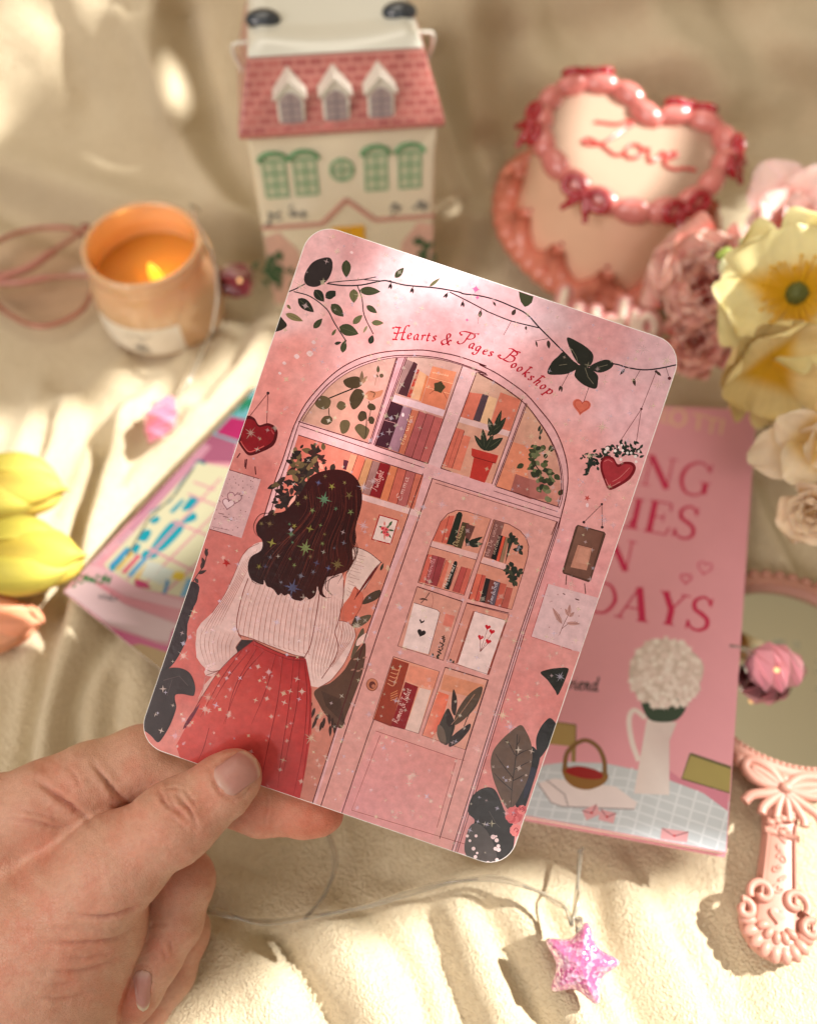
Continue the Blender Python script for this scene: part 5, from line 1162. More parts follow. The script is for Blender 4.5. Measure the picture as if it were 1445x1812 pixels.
    def nail(name, base, tip, w0, w1, lift, label, dome=.5, tip_grow=0.0):
        base = np.array(base, float); tip = np.array(tip, float); ax_ = tip - base; L_ = np.hypot(*ax_); ax_ /= L_; nn = np.array([-ax_[1], ax_[0]])
        nu, nv = 25, 21
        pts = np.zeros((nu, nv, 3)); cols = np.zeros((nu, nv, 3)); ok = True
        last = None
        for i in range(nu):
            u = i / (nu - 1)
            wh = (w0 + (w1 - w0) * u) / 2
            wh *= min(1.0, (1 - (1 - min(1, u / .24)) ** 2) ** .5 + 0.02) if u < .24 else 1
            if u > .78: wh *= max(0.02, (1 - ((u - .78) / .22) ** 2) ** .5)
            for j in range(nv):
                v = 2 * j / (nv - 1) - 1
                p = base + ax_ * (u * L_) + nn * (v * wh)
                h = hitpx(*p)
                if h[0] is None: h = last
                last = h
                lf = lift * (1 - .75 * v * v) * (0.35 + .65 * min(1, u * 4)) * (0.35 + .65 * min(1, (1 - u) * 8))
                pts[i, j] = np.array(h[0]) + np.array(h[1]) * lf * 1e-3 + (np.array(h[1])) * 0.00005
                pink = np.array([0.50, 0.235, 0.20]); lun = np.array([0.56, 0.33, 0.27]); free = np.array([0.66, 0.54, 0.40])
                e = u + .10 * (abs(v) ** 2)
                c = pink * (1 - np.clip((.22 - u) / .15, 0, 1)) + lun * np.clip((.22 - u) / .15, 0, 1)
                t = np.clip((e - .86) / .08, 0, 1); c = c * (1 - t) + free * t
                cols[i, j] = c
        for _ in range(3):
            q = pts.copy(); q[1:-1, 1:-1] = (pts[:-2, 1:-1] + pts[2:, 1:-1] + pts[1:-1, :-2] + pts[1:-1, 2:] + 2 * pts[1:-1, 1:-1]) / 6; pts = q
        mb = MB(); mb.grid(pts[:, ::-1], cols[:, ::-1])
        m = bpy.data.materials.get('fingernail') or mat('fingernail', rough=0.36, vcol=True, noise=.05, nscale=900, spec=.5, sss=.1, bump=.08, bscale=1500)
        ob = mb.build(name, m, parent=o)
        sf = ob.modifiers.new('thick', 'SOLIDIFY'); sf.thickness = 0.00035; sf.offset = -1
        if label: ob['label'] = label
    nail('thumbnail', (387, 1392), (452, 1345), 60, 56, .75, 'short natural thumbnail')
    nail('fingernail', (252, 1716), (253, 1790), 36, 20, .6, 'short nail on the curled finger')
    return o
build_hand()
# ------------------------------------------------------------------ pink paperback under the card
def build_book():
    a = G(1338, 725, .0155); b = G(1285, 1510, .0215)      # propped up a little on the mirror at its right side
    ey = unit(a - b); h = unit(np.cross(ey, [0, 0, 1.0])); ez = np.cross(h, ey); ex = h * math.cos(R(11)) + ez * math.sin(R(11)); ez = np.cross(ex, ey)
    Hh = np.linalg.norm(a - b); Wd = Hh * 0.652
    M = frame(b, ex, ey, ez)                       # origin: bottom right corner of the cover, x to the right
    root = empty('paperback_book', b - ex * Wd / 2)
    tag(root, 'pink paperback with dark pink title and a jug of white flowers on its cover', 'book')
    cov = mat('book_cover', (0.76, 0.34, 0.41), rough=0.42, noise=.03, nscale=60)
    pg = mat('book_pages', (0.80, 0.72, 0.56), rough=0.8, noise=.10, nscale=900)
    sh = Wd * math.tan(R(3.2))
    par = lambda e: [(-Wd + e, -sh + e), (-e, e), (-e, Hh - e), (-Wd + e, Hh - sh - e)]
    mb = MB(); mb.prism(par(0), -5e-4, 0); mb.prism([(-Wd, -sh), (-Wd + 5e-4, -sh), (-Wd + 5e-4, Hh - sh), (-Wd, Hh - sh)], -.0040, -5.2e-4); mb.prism(par(0), -.0045, -.0040)
    c = mb.build('cover', cov, root, smooth=False, M=Matrix(M))
    mb = MB(); mb.prism(par(8e-4), -.00395, -5.5e-4); mb.build('page_block', pg, root, smooth=False, M=Matrix(M))
    A = Art(b, ex, ey, clip=np.array(par(3e-4)), step=4e-6, z0=2e-5, gain=1.0)
    A.use(880, 680, .4748)
    TI = (196, 10, 76)
    def ser(parts, ox, oy, s, bx=1.0, by=.185, ux=.22, uy=-1.0):
        for q in parts:
            p = np.array(q[0], float); w = q[1]
            pts = [(ox + s * (x * bx + y * ux), oy + s * (x * by + y * uy)) for x, y in p]
            if len(q) > 2: A.line(pts, w * s, TI, smooth=q[2], taper=q[3] if len(q) > 3 else (1, 1))
            else: A.line(pts, w * s, TI)
    SG = {
     'N': [([(.1, 0), (.1, 1)], .045), ([(.1, 1), (.82, 0)], .16), ([(.82, 0), (.82, 1)], .045), ([(-.05, .02), (.26, .02)], .04), ([(-.04, .98), (.16, .98)], .04), ([(.68, .98), (.98, .98)], .04)],
     'G': [([(.85, .78), (.7, .95), (.45, 1), (.15, .8), (.05, .45), (.2, .1), (.5, 0), (.8, .12)], .11, 6, (.3, .5)), ([(.8, .08), (.8, .42)], .13), ([(.62, .42), (.95, .42)], .04), ([(.86, .76), (.86, 1.0)], .05)],
     'I': [([(.15, 0), (.15, 1)], .15), ([(-.02, .02), (.33, .02)], .045), ([(-.02, .98), (.33, .98)], .045)],
     'E': [([(.15, 0), (.15, 1)], .15), ([(-.02, .02), (.68, .02)], .05), ([(-.02, .98), (.66, .98)], .05), ([(.15, .52), (.5, .52)], .045), ([(.68, .02), (.74, .25)], .05), ([(.66, .98), (.68, .76)], .05), ([(.5, .40), (.5, .64)], .04)],
     'S': [([(.55, .8), (.45, .96), (.28, 1), (.08, .85), (.12, .62), (.35, .5), (.55, .35), (.55, .12), (.32, 0), (.08, .08), (.0, .25)], .12, 6, (.4, .4)), ([(.57, .76), (.57, 1.0)], .045), ([(-.02, .0), (-.02, .26)], .045)],
     'D': [([(.15, 0), (.15, 1)], .15), ([(.0, .98), (.3, .98), (.62, .9), (.82, .5), (.62, .1), (.3, .02), (0, .02)], .10, 6, (.4, .4))],
     'A': [([(.05, 0), (.48, 1)], .045), ([(.48, 1), (.78, 0)], .16), ([(.2, .35), (.64, .35)], .04), ([(-.08, .02), (.2, .02)], .04), ([(.6, .02), (.95, .02)], .04)],
     'Y': [([(.1, 1), (.4, .48)], .15), ([(.75, 1), (.4, .48)], .045), ([(.4, 0), (.4, .5)], .15), ([(.24, .02), (.57, .02)], .045), ([(-.05, .98), (.26, .98)], .04), ([(.6, .98), (.9, .98)], .04)],
     'L': [([(.15, 0), (.15, 1)], .15), ([(-.02, .02), (.62, .02)], .05), ([(.62, .02), (.68, .3)], .05), ([(-.02, .98), (.33, .98)], .045)],
    }
    for ch, x, y, s in (('N', 538, 374, 112), ('G', 668, 402, 120), ('I', 487, 536, 112), ('E', 545, 548, 118), ('S', 655, 568, 118), ('L', 415, 524, 112), ('N', 386, 680, 112), ('I', 330, 668, 112), ('D', 330, 846, 116), ('A', 444, 868, 122), ('Y', 588, 888, 118), ('S', 704, 910, 122)):
        ser(SG[ch], x, y, s)
    CR = (232, 196, 158)
    t = np.linspace(0, 2 * np.pi, 30); A.line([(672 + 28 * math.cos(q), 124 + 30 * math.sin(q)) for q in t], 9, CR)
    A.line([(625, 92), (612, 140), (640, 145)], 8, CR)
    for x, y in ((748, 142), (797, 155)): A.line([(x - 22, y - 32), (x + 30, y - 22)], 8, CR); A.line([(x + 4, y - 28), (x - 4, y + 28)], 8, CR)
    A.line([(840, 130), (830, 186)], 8, CR)
    art_text(A, 'riend', (266, 1136), (372, 1144), 28, (52, 40, 44), w0=.2, w1=.16)
    A.line([(232, 1095), (225, 1150)], 5, (52, 40, 44))
    A.heartline(772, 684, 26, 12, 4, (206, 60, 100)); A.heartline(702, 724, 20, 5, 5, (206, 60, 100))
    # table with cloth, chairs
    A.poly([(150, 1250), (292, 1270), (290, 1352), (130, 1335)], (166, 140, 84)); A.line([(150, 1250), (292, 1270), (290, 1352)], 4, (110, 88, 50)); A.poly([(274, 1350), (292, 1352), (290, 1430), (276, 1430)], (150, 124, 74))
    A.poly([(718, 1378), (900, 1440), (900, 1535), (686, 1470)], (160, 146, 84)); A.line([(718, 1378), (900, 1440)], 7, (90, 84, 50)); A.line([(718, 1378), (686, 1470), (900, 1535)], 4, (96, 88, 50))
    cl = [(60, 1640), (110, 1450), (180, 1418), (260, 1408), (400, 1413), (520, 1438), (640, 1476), (760, 1522), (900, 1590), (900, 1780), (600, 1715)]
    A.poly(cl, (196, 204, 212))
    A.clip_save = A.clip
    for k in range(14): A.line([(130 + k * 62, 1430 + max(0, k - 6) * 16), (40 + k * 62, 1720 + k * 10)], 5, (216, 222, 230))
    for k in range(9): A.line([(100, 1440 + k * 34), (480, 1470 + k * 36), (890, 1600 + k * 42)], 5, (216, 222, 230))
    A.poly([(686, 1474), (760, 1495), (860, 1525), (858, 1592), (760, 1520), (640, 1476), (640, 1440)], (206, 128, 150))
    A.poly([(150, 1488), (210, 1470), (440, 1500), (520, 1560), (510, 1585), (240, 1575), (200, 1560)], (228, 216, 218)); A.line([(150, 1488), (200, 1560), (240, 1575), (510, 1585)], 3, (150, 140, 146)); A.line([(180, 1475), (250, 1530), (262, 1572)], 3, (150, 140, 146))
    A.blob([(246, 1428), (330, 1440), (408, 1452), (398, 1488), (340, 1512), (285, 1502), (250, 1470)], (140, 98, 44)); A.blob([(250, 1436), (300, 1424), (360, 1436), (392, 1456), (380, 1472), (320, 1470), (262, 1452)], (150, 20, 24))
    A.line([(248, 1440), (262, 1370), (320, 1328), (370, 1350), (396, 1400), (400, 1460)], 11, (126, 92, 50), smooth=6)
    for q, r_ in (((315, 1590), 0), ((385, 1585), 14), ((612, 1655), 8)):
        x, y = q; w = 58 if x < 600 else 100; h = 40
        ca, sa = math.cos(R(-24 + r_ if x < 330 else r_)), math.sin(R(-24 + r_ if x < 330 else r_))
        f_ = lambda u, v: (x + u * w * ca - v * h * sa, y + u * w * sa + v * h * ca)
        A.poly([f_(0, 0), f_(1, 0), f_(1, 1), f_(0, 1)], (222, 164, 172)); A.line([f_(0, 0), f_(.5, .6), f_(1, 0)], 3, (150, 96, 104)); A.heart(*f_(.5, .55), 6, 0, (190, 30, 50))
    # jug and flowers
    A.line([(552, 1245), (510, 1215), (490, 1250), (500, 1330), (526, 1405)], 13, (230, 216, 214), smooth=7)
    A.grad([(556, 1246), (668, 1262), (640, 1330), (640, 1532), (508, 1526), (542, 1330)], [((560, 1300), (226, 212, 210)), ((620, 1500), (230, 222, 222)), ((640, 1350), (206, 188, 188)), ((540, 1500), (222, 208, 206))])
    A.blob([(536, 1170), (600, 1160), (700, 1190), (670, 1250), (600, 1260), (556, 1240)], (40, 62, 44))
    rn = random.Random(5)
    A.blob([(490, 1090), (510, 1010), (580, 955), (660, 960), (740, 1010), (768, 1060), (740, 1140), (690, 1190), (600, 1200), (520, 1160)], (206, 188, 178))
    for k in range(190):
        r_ = 138 * math.sqrt(rn.random()); a_ = rn.random() * 6.28; x, y = 627 + r_ * math.cos(a_), 1080 + r_ * .95 * math.sin(a_)
        if y > 1180 and rn.random() < .4: A.leaf(x, y, x + 16, y - 14, 9, (52, 76, 52))
        A.star(x, y, rn.uniform(13, 19), 5, rn.uniform(0, 70), rn.choice([(234, 220, 214), (226, 208, 202), (238, 228, 222), (216, 196, 188)]), .5)
    m = mat('cover_print', rough=0.42, vcol=True, noise=.04, nscale=150)
    A.mb.build('cover_print', m, c, smooth=False, M=Matrix(M))
build_book()

# ------------------------------------------------------------------ bright print lying over the folds at the left
def build_print():
    O = G(112, 1047, .016); B = G(470, 668, .020); C = G(330, 1222, .014)
    ex = unit(B - O); n = unit(np.cross(B - O, O - C)); n = n if n[2] > 0 else -n
    ey = np.cross(n, ex)
    A = Art(O, ex, ey, clip=None, step=6e-6, z0=3e-5, gain=.40)
    L_ = 0.150; Wd = -0.115
    e2 = unit((C - O) - ex * ((C - O) @ ex)); sgn = np.sign(e2 @ ey); Wd = .115 * sgn
    lo, hi = min(0, Wd), max(0, Wd)
    sl = ((C - O) @ ex) / ((C - O) @ ey)
    out = np.array([(0, 0), (L_, 0), (L_ + sl * Wd, Wd), (sl * Wd, Wd)])
    ar = out[1][0] * out[2][1] - out[2][0] * out[1][1]
    if ar < 0: out = out[::-1]
    A.clip = out
    M = frame(O, ex, ey, n)
    st = mat('print_stock', (.82, .78, .76), rough=.5)
    mb = MB(); mb.prism(out, -.0011, 0); root = mb.build('art_print', st, smooth=False, M=Matrix(M))
    tag(root, 'glossy pink and turquoise art print with a window scene, beside the tulips', 'art print')
    A.use(0, 680, .346)
    A.poly([(200, 1000), (1400, -60), (1600, 800), (900, 1700)], (238, 166, 178))
    A.poly([(1000, 320), (1400, -80), (1500, 100), (1240, 300)], (120, 190, 200)); A.poly([(1100, 250), (1180, 165), (1300, 190), (1250, 300)], (196, 40, 110))
    for k in range(12): A.leaf(1190 + k * 9, 150 - (k * 37 % 90), 1210 + k * 9, 130 - (k * 31 % 90), 22, (30, 140, 100))
    A.poly([(560, 790), (1080, 255), (1210, 300), (1190, 400), (1040, 400)], (176, 96, 126)); A.poly([(600, 800), (1040, 300), (1080, 320), (640, 840)], (214, 150, 170))
    A.poly([(530, 925), (1010, 400), (1260, 440), (1160, 1120), (960, 1095), (720, 1045), (590, 980)], (232, 226, 188))
    TQ = (0, 160, 180)
    for q in ([(775, 830), (880, 700), (945, 730), (850, 840), (800, 855)], [(725, 890), (740, 850), (810, 865), (790, 890)], [(930, 640), (985, 570), (1015, 610), (960, 645)], [(935, 700), (990, 655), (1005, 690), (950, 712)], [(700, 790), (740, 745), (775, 755), (745, 805)], [(640, 870), (690, 820), (720, 825), (690, 875)], [(765, 700), (800, 675), (820, 690), (790, 715)], [(870, 650), (930, 590), (940, 600), (890, 655)], [(560, 940), (640, 840), (660, 850), (590, 950)]): A.blob(q, TQ, 4)
    A.line([(1000, 400), (1020, 392), (1050, 408)], 16, (0, 120, 140)); A.line([(760, 660), (870, 600), (930, 500), (1000, 410)], 9, (110, 160, 170))
    for a_, b_ in (((650, 1000), (1130, 480)), ((720, 1045), (1200, 560)), ((840, 1070), (1180, 760)), ((760, 840), (1000, 960)), ((880, 700), (1100, 790)), ((960, 560), (1150, 640)), ((990, 500), (1100, 540))): A.line([a_, b_], 12, (230, 160, 170))
    for k, c in enumerate([(70, 150, 200), (226, 190, 110), (220, 90, 120), (80, 160, 206), (236, 200, 130)]): A.poly([(555 + k * 32, 930 + k * 16), (575 + k * 32, 940 + k * 16), (660 + k * 32, 850 + k * 14), (640 + k * 32, 840 + k * 14)], c)
    A.poly([(720, 980), (760, 900), (830, 925), (780, 1005)], (222, 226, 214)); A.poly([(780, 1005), (830, 930), (900, 960), (830, 1030)], (214, 222, 210))
    A.blob([(690, 1000), (740, 1010), (770, 1045), (700, 1035)], (206, 50, 110)); A.blob([(880, 990), (900, 960), (945, 970), (930, 1005)], (240, 206, 40)); A.poly([(830, 1070), (850, 1000), (870, 1005), (848, 1075)], (80, 150, 200)); A.poly([(920, 1085), (960, 990), (985, 1000), (950, 1090)], (110, 180, 220))
    A.line([(650, 880), (760, 690), (900, 560), (990, 430)], 9, (120, 104, 80))
    A.poly([(450, 920), (560, 950), (700, 1040), (940, 1110), (930, 1160), (640, 1080), (470, 990), (400, 960)], (242, 190, 198)); A.poly([(480, 1000), (640, 1090), (960, 1160), (950, 1230), (640, 1120), (470, 1030)], (238, 150, 164)); A.poly([(330, 1060), (440, 990), (640, 1130), (930, 1240), (880, 1320), (800, 1310), (560, 1230)], (242, 206, 210))
    A.poly([(540, 1240), (700, 1290), (800, 1325), (860, 1340), (880, 1260), (960, 1220), (960, 1420), (840, 1400), (620, 1330)], (226, 70, 140)); A.poly([(640, 1340), (720, 1330), (880, 1380), (860, 1470), (800, 1450)], (206, 166, 96))
    for k in range(16): A.leaf(370 + k * 12, 1040 - (k * 29 % 60), 390 + k * 12, 1025 - (k * 23 % 60), 16, (20, 120, 60))
    art_text(A, 'under', (505, 1095), (600, 1115), 22, (60, 70, 80))
    for k in range(24): A.disc(470 + k * 9, 900 - k * 7 + (k * 13 % 30), 6, (240, 200, 206))
    m = mat('print_ink', rough=.25, vcol=True, coat=.3)
    A.mb.build('printed_front', m, root, smooth=False, M=Matrix(M))
build_print()

# ------------------------------------------------------------------ ceramic house
def build_house():
    yaw = R(7); O = np.array([-0.0290, 0.347, 0.0])
    ex = np.array([math.cos(yaw), math.sin(yaw), 0]); ey = np.array([-math.sin(yaw), math.cos(yaw), 0]); ez = np.array([0, 0, 1.0])
    M = frame(O, ex, ey, ez); MM = Matrix(M)
    MF = frame(O, ex, ez, -ey)              # front wall plane: x right, y up, z towards the viewer
    MFM = Matrix(MF)
    root = empty('ceramic_house', O + ey * .035)
    tag(root, 'glazed ceramic mansard house with pink tiled roof and green windows, behind the card', 'ornament')
    cream = mat('cream_glaze', (0.72, 0.66, 0.50), rough=.22, coat=.5, noise=.04, nscale=40)
    white = mat('white_glaze', (0.74, 0.74, 0.66), rough=.16, coat=.6)
    pinkp = mat('pink_paint', (0.55, 0.20, 0.17), rough=.3, coat=.3)
    palep = mat('pale_pink_paint', (0.66, 0.42, 0.34), rough=.35, noise=.12, nscale=90)
    green = mat('green_paint', (0.12, 0.33, 0.15), rough=.35, noise=.2, nscale=200); green2 = mat('pale_green_paint', (0.50, 0.55, 0.38), rough=.35)
    yellow = mat('yellow_paint', (0.72, 0.38, 0.02), rough=.3)
    grey = mat('window_grey', (0.40, 0.33, 0.33), rough=.35); greyd = mat('window_grey_line', (0.26, 0.22, 0.25), rough=.35)
    leafm = mat('leaf_paint', (0.05, 0.11, 0.05), rough=.4)
    dark = mat('blue_black_glaze', (0.035, 0.045, 0.06), rough=.12, coat=.8)
    # tiles
    tile = mat('roof_tile', (0.42, 0.09, 0.075), rough=.3, coat=.35)
    nt = tile.node_tree; N = nt.nodes; L = nt.links; b = N['Principled BSDF']
    tc = N.new('ShaderNodeTexCoord'); mp = N.new('ShaderNodeMapping'); mp.inputs['Rotation'].default_value = (R(90), 0, 0)
    br = N.new('ShaderNodeTexBrick'); br.inputs['Scale'].default_value = 84; br.inputs['Color1'].default_value = (.48, .15, .13, 1); br.inputs['Color2'].default_value = (.36, .095, .09, 1); br.inputs['Mortar'].default_value = (.52, .21, .18, 1); br.inputs['Mortar Size'].default_value = .045
    L.new(tc.outputs['Object'], mp.inputs['Vector']); L.new(mp.outputs[0], br.inputs['Vector']); L.new(br.outputs['Color'], b.inputs['Base Color'])
    bp = N.new('ShaderNodeBump'); bp.inputs['Strength'].default_value = .5; bp.inputs['Distance'].default_value = .0006; L.new(br.outputs['Fac'], bp.inputs['Height']); bp.invert = True; L.new(bp.outputs['Normal'], b.inputs['Normal'])
    hw, dp, ze = .0420, .074, .0960
    mb = MB(); mb.box((-hw, 0, -.004), (hw, dp, ze)); mb.build('wall', cream, root, bevel=.002, M=MM)
    # roof
    zt = .1225
    lo = [(-hw - .0030, -.0035), (hw + .0030, -.0035), (hw + .0030, dp + .0035), (-hw - .0030, dp + .0035)]
    hi = [(-hw + .0045, .0125), (hw - .0045, .0125), (hw - .0045, dp - .0045), (-hw + .0045, dp - .0045)]
    mb = MB(); vs = [(x, y, ze + .0002) for x, y in lo] + [(x, y, ze + .003) for x, y in lo] + [(x, y, zt) for x, y in hi]
    mb.add(vs, [(3, 2, 1, 0), (0, 1, 5, 4), (1, 2, 6, 5), (2, 3, 7, 6), (3, 0, 4, 7), (4, 5, 9, 8), (5, 6, 10, 9), (6, 7, 11, 10), (7, 4, 8, 11), (8, 9, 10, 11)])
    roof = mb.build('roof', tile, root, smooth=False, bevel=.0012, M=MM)
    mb = MB(); n = 24; g = np.zeros((n, n, 3))
    for i in range(n):
        for j in range(n):
            u = i / (n - 1) * 2 - 1; v = j / (n - 1) * 2 - 1
            x = u * (hw - .0050); y = .0130 + (v + 1) / 2 * (dp - .0130 - .0052)
            e = min(1, (1 - abs(u)) * 6) ** .5 * min(1, (1 - abs(v)) * 5) ** .5
            g[i, j] = (x, y, zt + .0005 + e * (.0030 + .0060 * max(0, v + .3) + .0035 * u * u))
    mb.grid(g); cap = mb.build('roof_cap', white, root, M=MM)
    for sx in (-1, 1):
        mb = MB(); mb.ball((sx * (hw - .0125), dp * .47, zt + .0058), (.0078, .0058, .0040), 20); mb.build('chimney_pot', dark, roof, M=MM)
    # dormers
    for k, x in enumerate((-.0212, -.0020, .0172)):
        w = .0058; z0 = ze + .0030; y0 = -.0015; zh = .0195; pk = .0062
        d = MB(); prof = [(x - w, z0), (x + w, z0), (x + w, z0 + zh - pk), (x, z0 + zh), (x - w, z0 + zh - pk)]
        d.prism([(p[0], p[1]) for p in prof], 0, .016, M=frame((0, y0 + .016, 0), (1, 0, 0), (0, 0, 1), (0, -1, 0)))
        do = d.build('dormer', white, root, smooth=False, bevel=.0006, M=MM)
        r = MB()
        for s in (-1, 1):
            q = np.array([(x, y0 - .0012, z0 + zh + .0014), (x + s * (w + .0014), y0 - .0012, z0 + zh - pk + .0004), (x + s * (w + .0014), y0 + .016, z0 + zh - pk + .0004), (x, y0 + .016, z0 + zh + .0014)])
            q2 = q - np.array([0, 0, .0012]); vs = np.vstack([q, q2])
            r.add(vs, [(0, 1, 2, 3), (7, 6, 5, 4), (0, 4, 5, 1), (1, 5, 6, 2), (2, 6, 7, 3), (3, 7, 4, 0)] if s < 0 else [(3, 2, 1, 0), (4, 5, 6, 7), (1, 5, 4, 0), (2, 6, 5, 1), (3, 7, 6, 2), (0, 4, 7, 3)])
        r.build('roof', white, do, smooth=False, M=MM)
        wn = MB(); T = frame((0, y0, 0), (1, 0, 0), (0, 0, 1), (0, -1, 0))
        wn.prism([(x - w + .0012, z0 + .0006), (x + w - .0012, z0 + .0006), (x + w - .0012, z0 + zh - pk - .001), (x + w * .4, z0 + zh - pk + .0014), (x, z0 + zh - pk + .0022), (x - w * .4, z0 + zh - pk + .0014), (x - w + .0012, z0 + zh - pk - .001)], 0, .0003, M=T)
        wi = wn.build('window', grey, do, smooth=False, M=MM)
        l = MB()
        l.box((x - .0003, y0 - .0006, z0 + .0008), (x + .0003, y0 - .0003, z0 + zh - pk + .0016))
        for h in (.0035, .0068, .0100): l.box((x - w + .0014, y0 - .00055, z0 + h), (x + w - .0014, y0 - .0003, z0 + h + .0005))
        l.build('sash', greyd, wi, smooth=False, M=MM)
    # painted windows of the front wall
    def win(x, z0, h, w=.0050):
        o = MB(); arc = [(x + w * math.cos(t), z0 + h + w * .55 * math.sin(t)) for t in np.linspace(0, math.pi, 9)]
        o.prism([(x - w, z0), (x + w, z0)] + arc, 0, .0003, M=np.eye(4)); wo = o.build('window', green2, root, smooth=False, M=MFM)
        l = MB(); 
        for dx in (-w, 0, w): l.box((x + dx - .0004, z0, .0003), (x + dx + .0004, z0 + h, .0006))
        for q in np.linspace(0, h, 4): l.box((x - w, z0 + q, .00065), (x + w, z0 + q + .0007, .0009))
        l.build('sash', mat_get('sash_green', (0.20, 0.40, 0.22)), wo, smooth=False, M=MFM)
        hd = MB(); a = np.array([(x + (w + .0014) * math.cos(t), z0 + h + .0005 + (w + .0014) * .62 * math.sin(t), .0009) for t in np.linspace(0, math.pi, 13)])
        hd.tube(a, .0009, 8); hd.build('hood', green, wo, M=MFM)
    def mat_get(nm, c):
        return bpy.data.materials.get(nm) or mat(nm, c, rough=.35)
    for x in (-.0320, -.0182, .0142, .0298): win(x, .0660, .0175)
    o = MB(); o.prism([(.0 - .0015 + .0052 * math.cos(t), .0775 + .0052 * math.sin(t)) for t in np.linspace(0, 2 * math.pi, 24, endpoint=False)], 0, .0003); ro = o.build('round_window', green2, root, smooth=False, M=MFM)
    o = MB(); o.tube([(-.0015 + .0052 * math.cos(t), .0775 + .0052 * math.sin(t), .0005) for t in np.linspace(0, 2 * math.pi, 30)], .0006, 6); o.box((-.0018, .0725, .0004), (-.0012, .0825, .0007)); o.box((-.0065, .0772, .00075), (.0035, .0778, .001)); o.build('sash', mat_get('sash_green', (.2, .4, .22)), ro, M=MFM)
    o = MB()
    pl = [(-hw, .0500), (-.0130, .0500), (-.0005, .0622), (.0130, .0500), (hw, .0500)]
    for p, q in zip(pl[:-1], pl[1:]):
        p, q = np.array(p), np.array(q); d = unit(q - p); nn = np.array([-d[1], d[0]]) * .0010; o.prism([p - nn, q - nn, q + nn, p + nn], 0, .0006 if p[1] == q[1] else .0008)
    o.build('cornice', palep if False else mat('dusty_pink', (0.55, 0.27, 0.22), rough=.35), root, smooth=False, M=MFM)
    o = MB()
    for s in (-1, 1):
        o = MB(); o.prism([(s * .020, .004), (s * .0415, .004), (s * .0415, .045), (s * .034, .047), (s * .026, .036)], 0, .00025); o.build('painted_brickwork', palep, root, smooth=False, M=MFM)
    o = MB(); 
    for s in (-1, 1): o.box((-.0005 + (s - 1) * .0041 + .0003, .022, 0), (-.0005 + (s + 1) * .0041 - .0003, .0475, .0007))
    o.build('double_door', yellow, root, smooth=False, M=MFM)
    rn = random.Random(2)
    def lf(x, y, a, L_, w):
        d = np.array([math.cos(a), math.sin(a)]); nn = np.array([-d[1], d[0]]); p = np.array([x, y]); o.prism([p, p + d * L_ * .5 + nn * w, p + d * L_, p + d * L_ * .5 - nn * w], .0003, .0005 + rn.random() * .0003)
    for cx in (-.037, .035):
        o = MB()
        for k in range(26): lf(cx + rn.gauss(0, .0035), .012 + rn.random() * .022, rn.uniform(.6, 2.5), .006, .0016)
        o.build('painted_shrub', leafm, root, smooth=False, M=MFM)
    for cx, cy in ((-.036, .0555), (-.024, .0565), (.023, .0568), (.0355, .0565)):
        o = MB()
        for k in range(9): lf(cx + rn.gauss(0, .0018), cy + rn.gauss(0, .001), rn.uniform(0, 6.28), .0032, .0006)
        o.build('painted_sprig', mat_get('sprig_grey', (.22, .22, .2)), root, smooth=False, M=MFM)
    for s in (-1, 1):
        o = MB(); x = s * (hw - .004)
        o.tube(catmull([(x + s * .002, .03, .106), (x + s * .0055, .03, .1155), (x + s * .0058, .03, .1195), (x + s * .004, .03, .1212), (x - s * .004, .03, .1212)], 6), .0009, 10)
        o.build('handle', white, root, M=MM)
build_house()

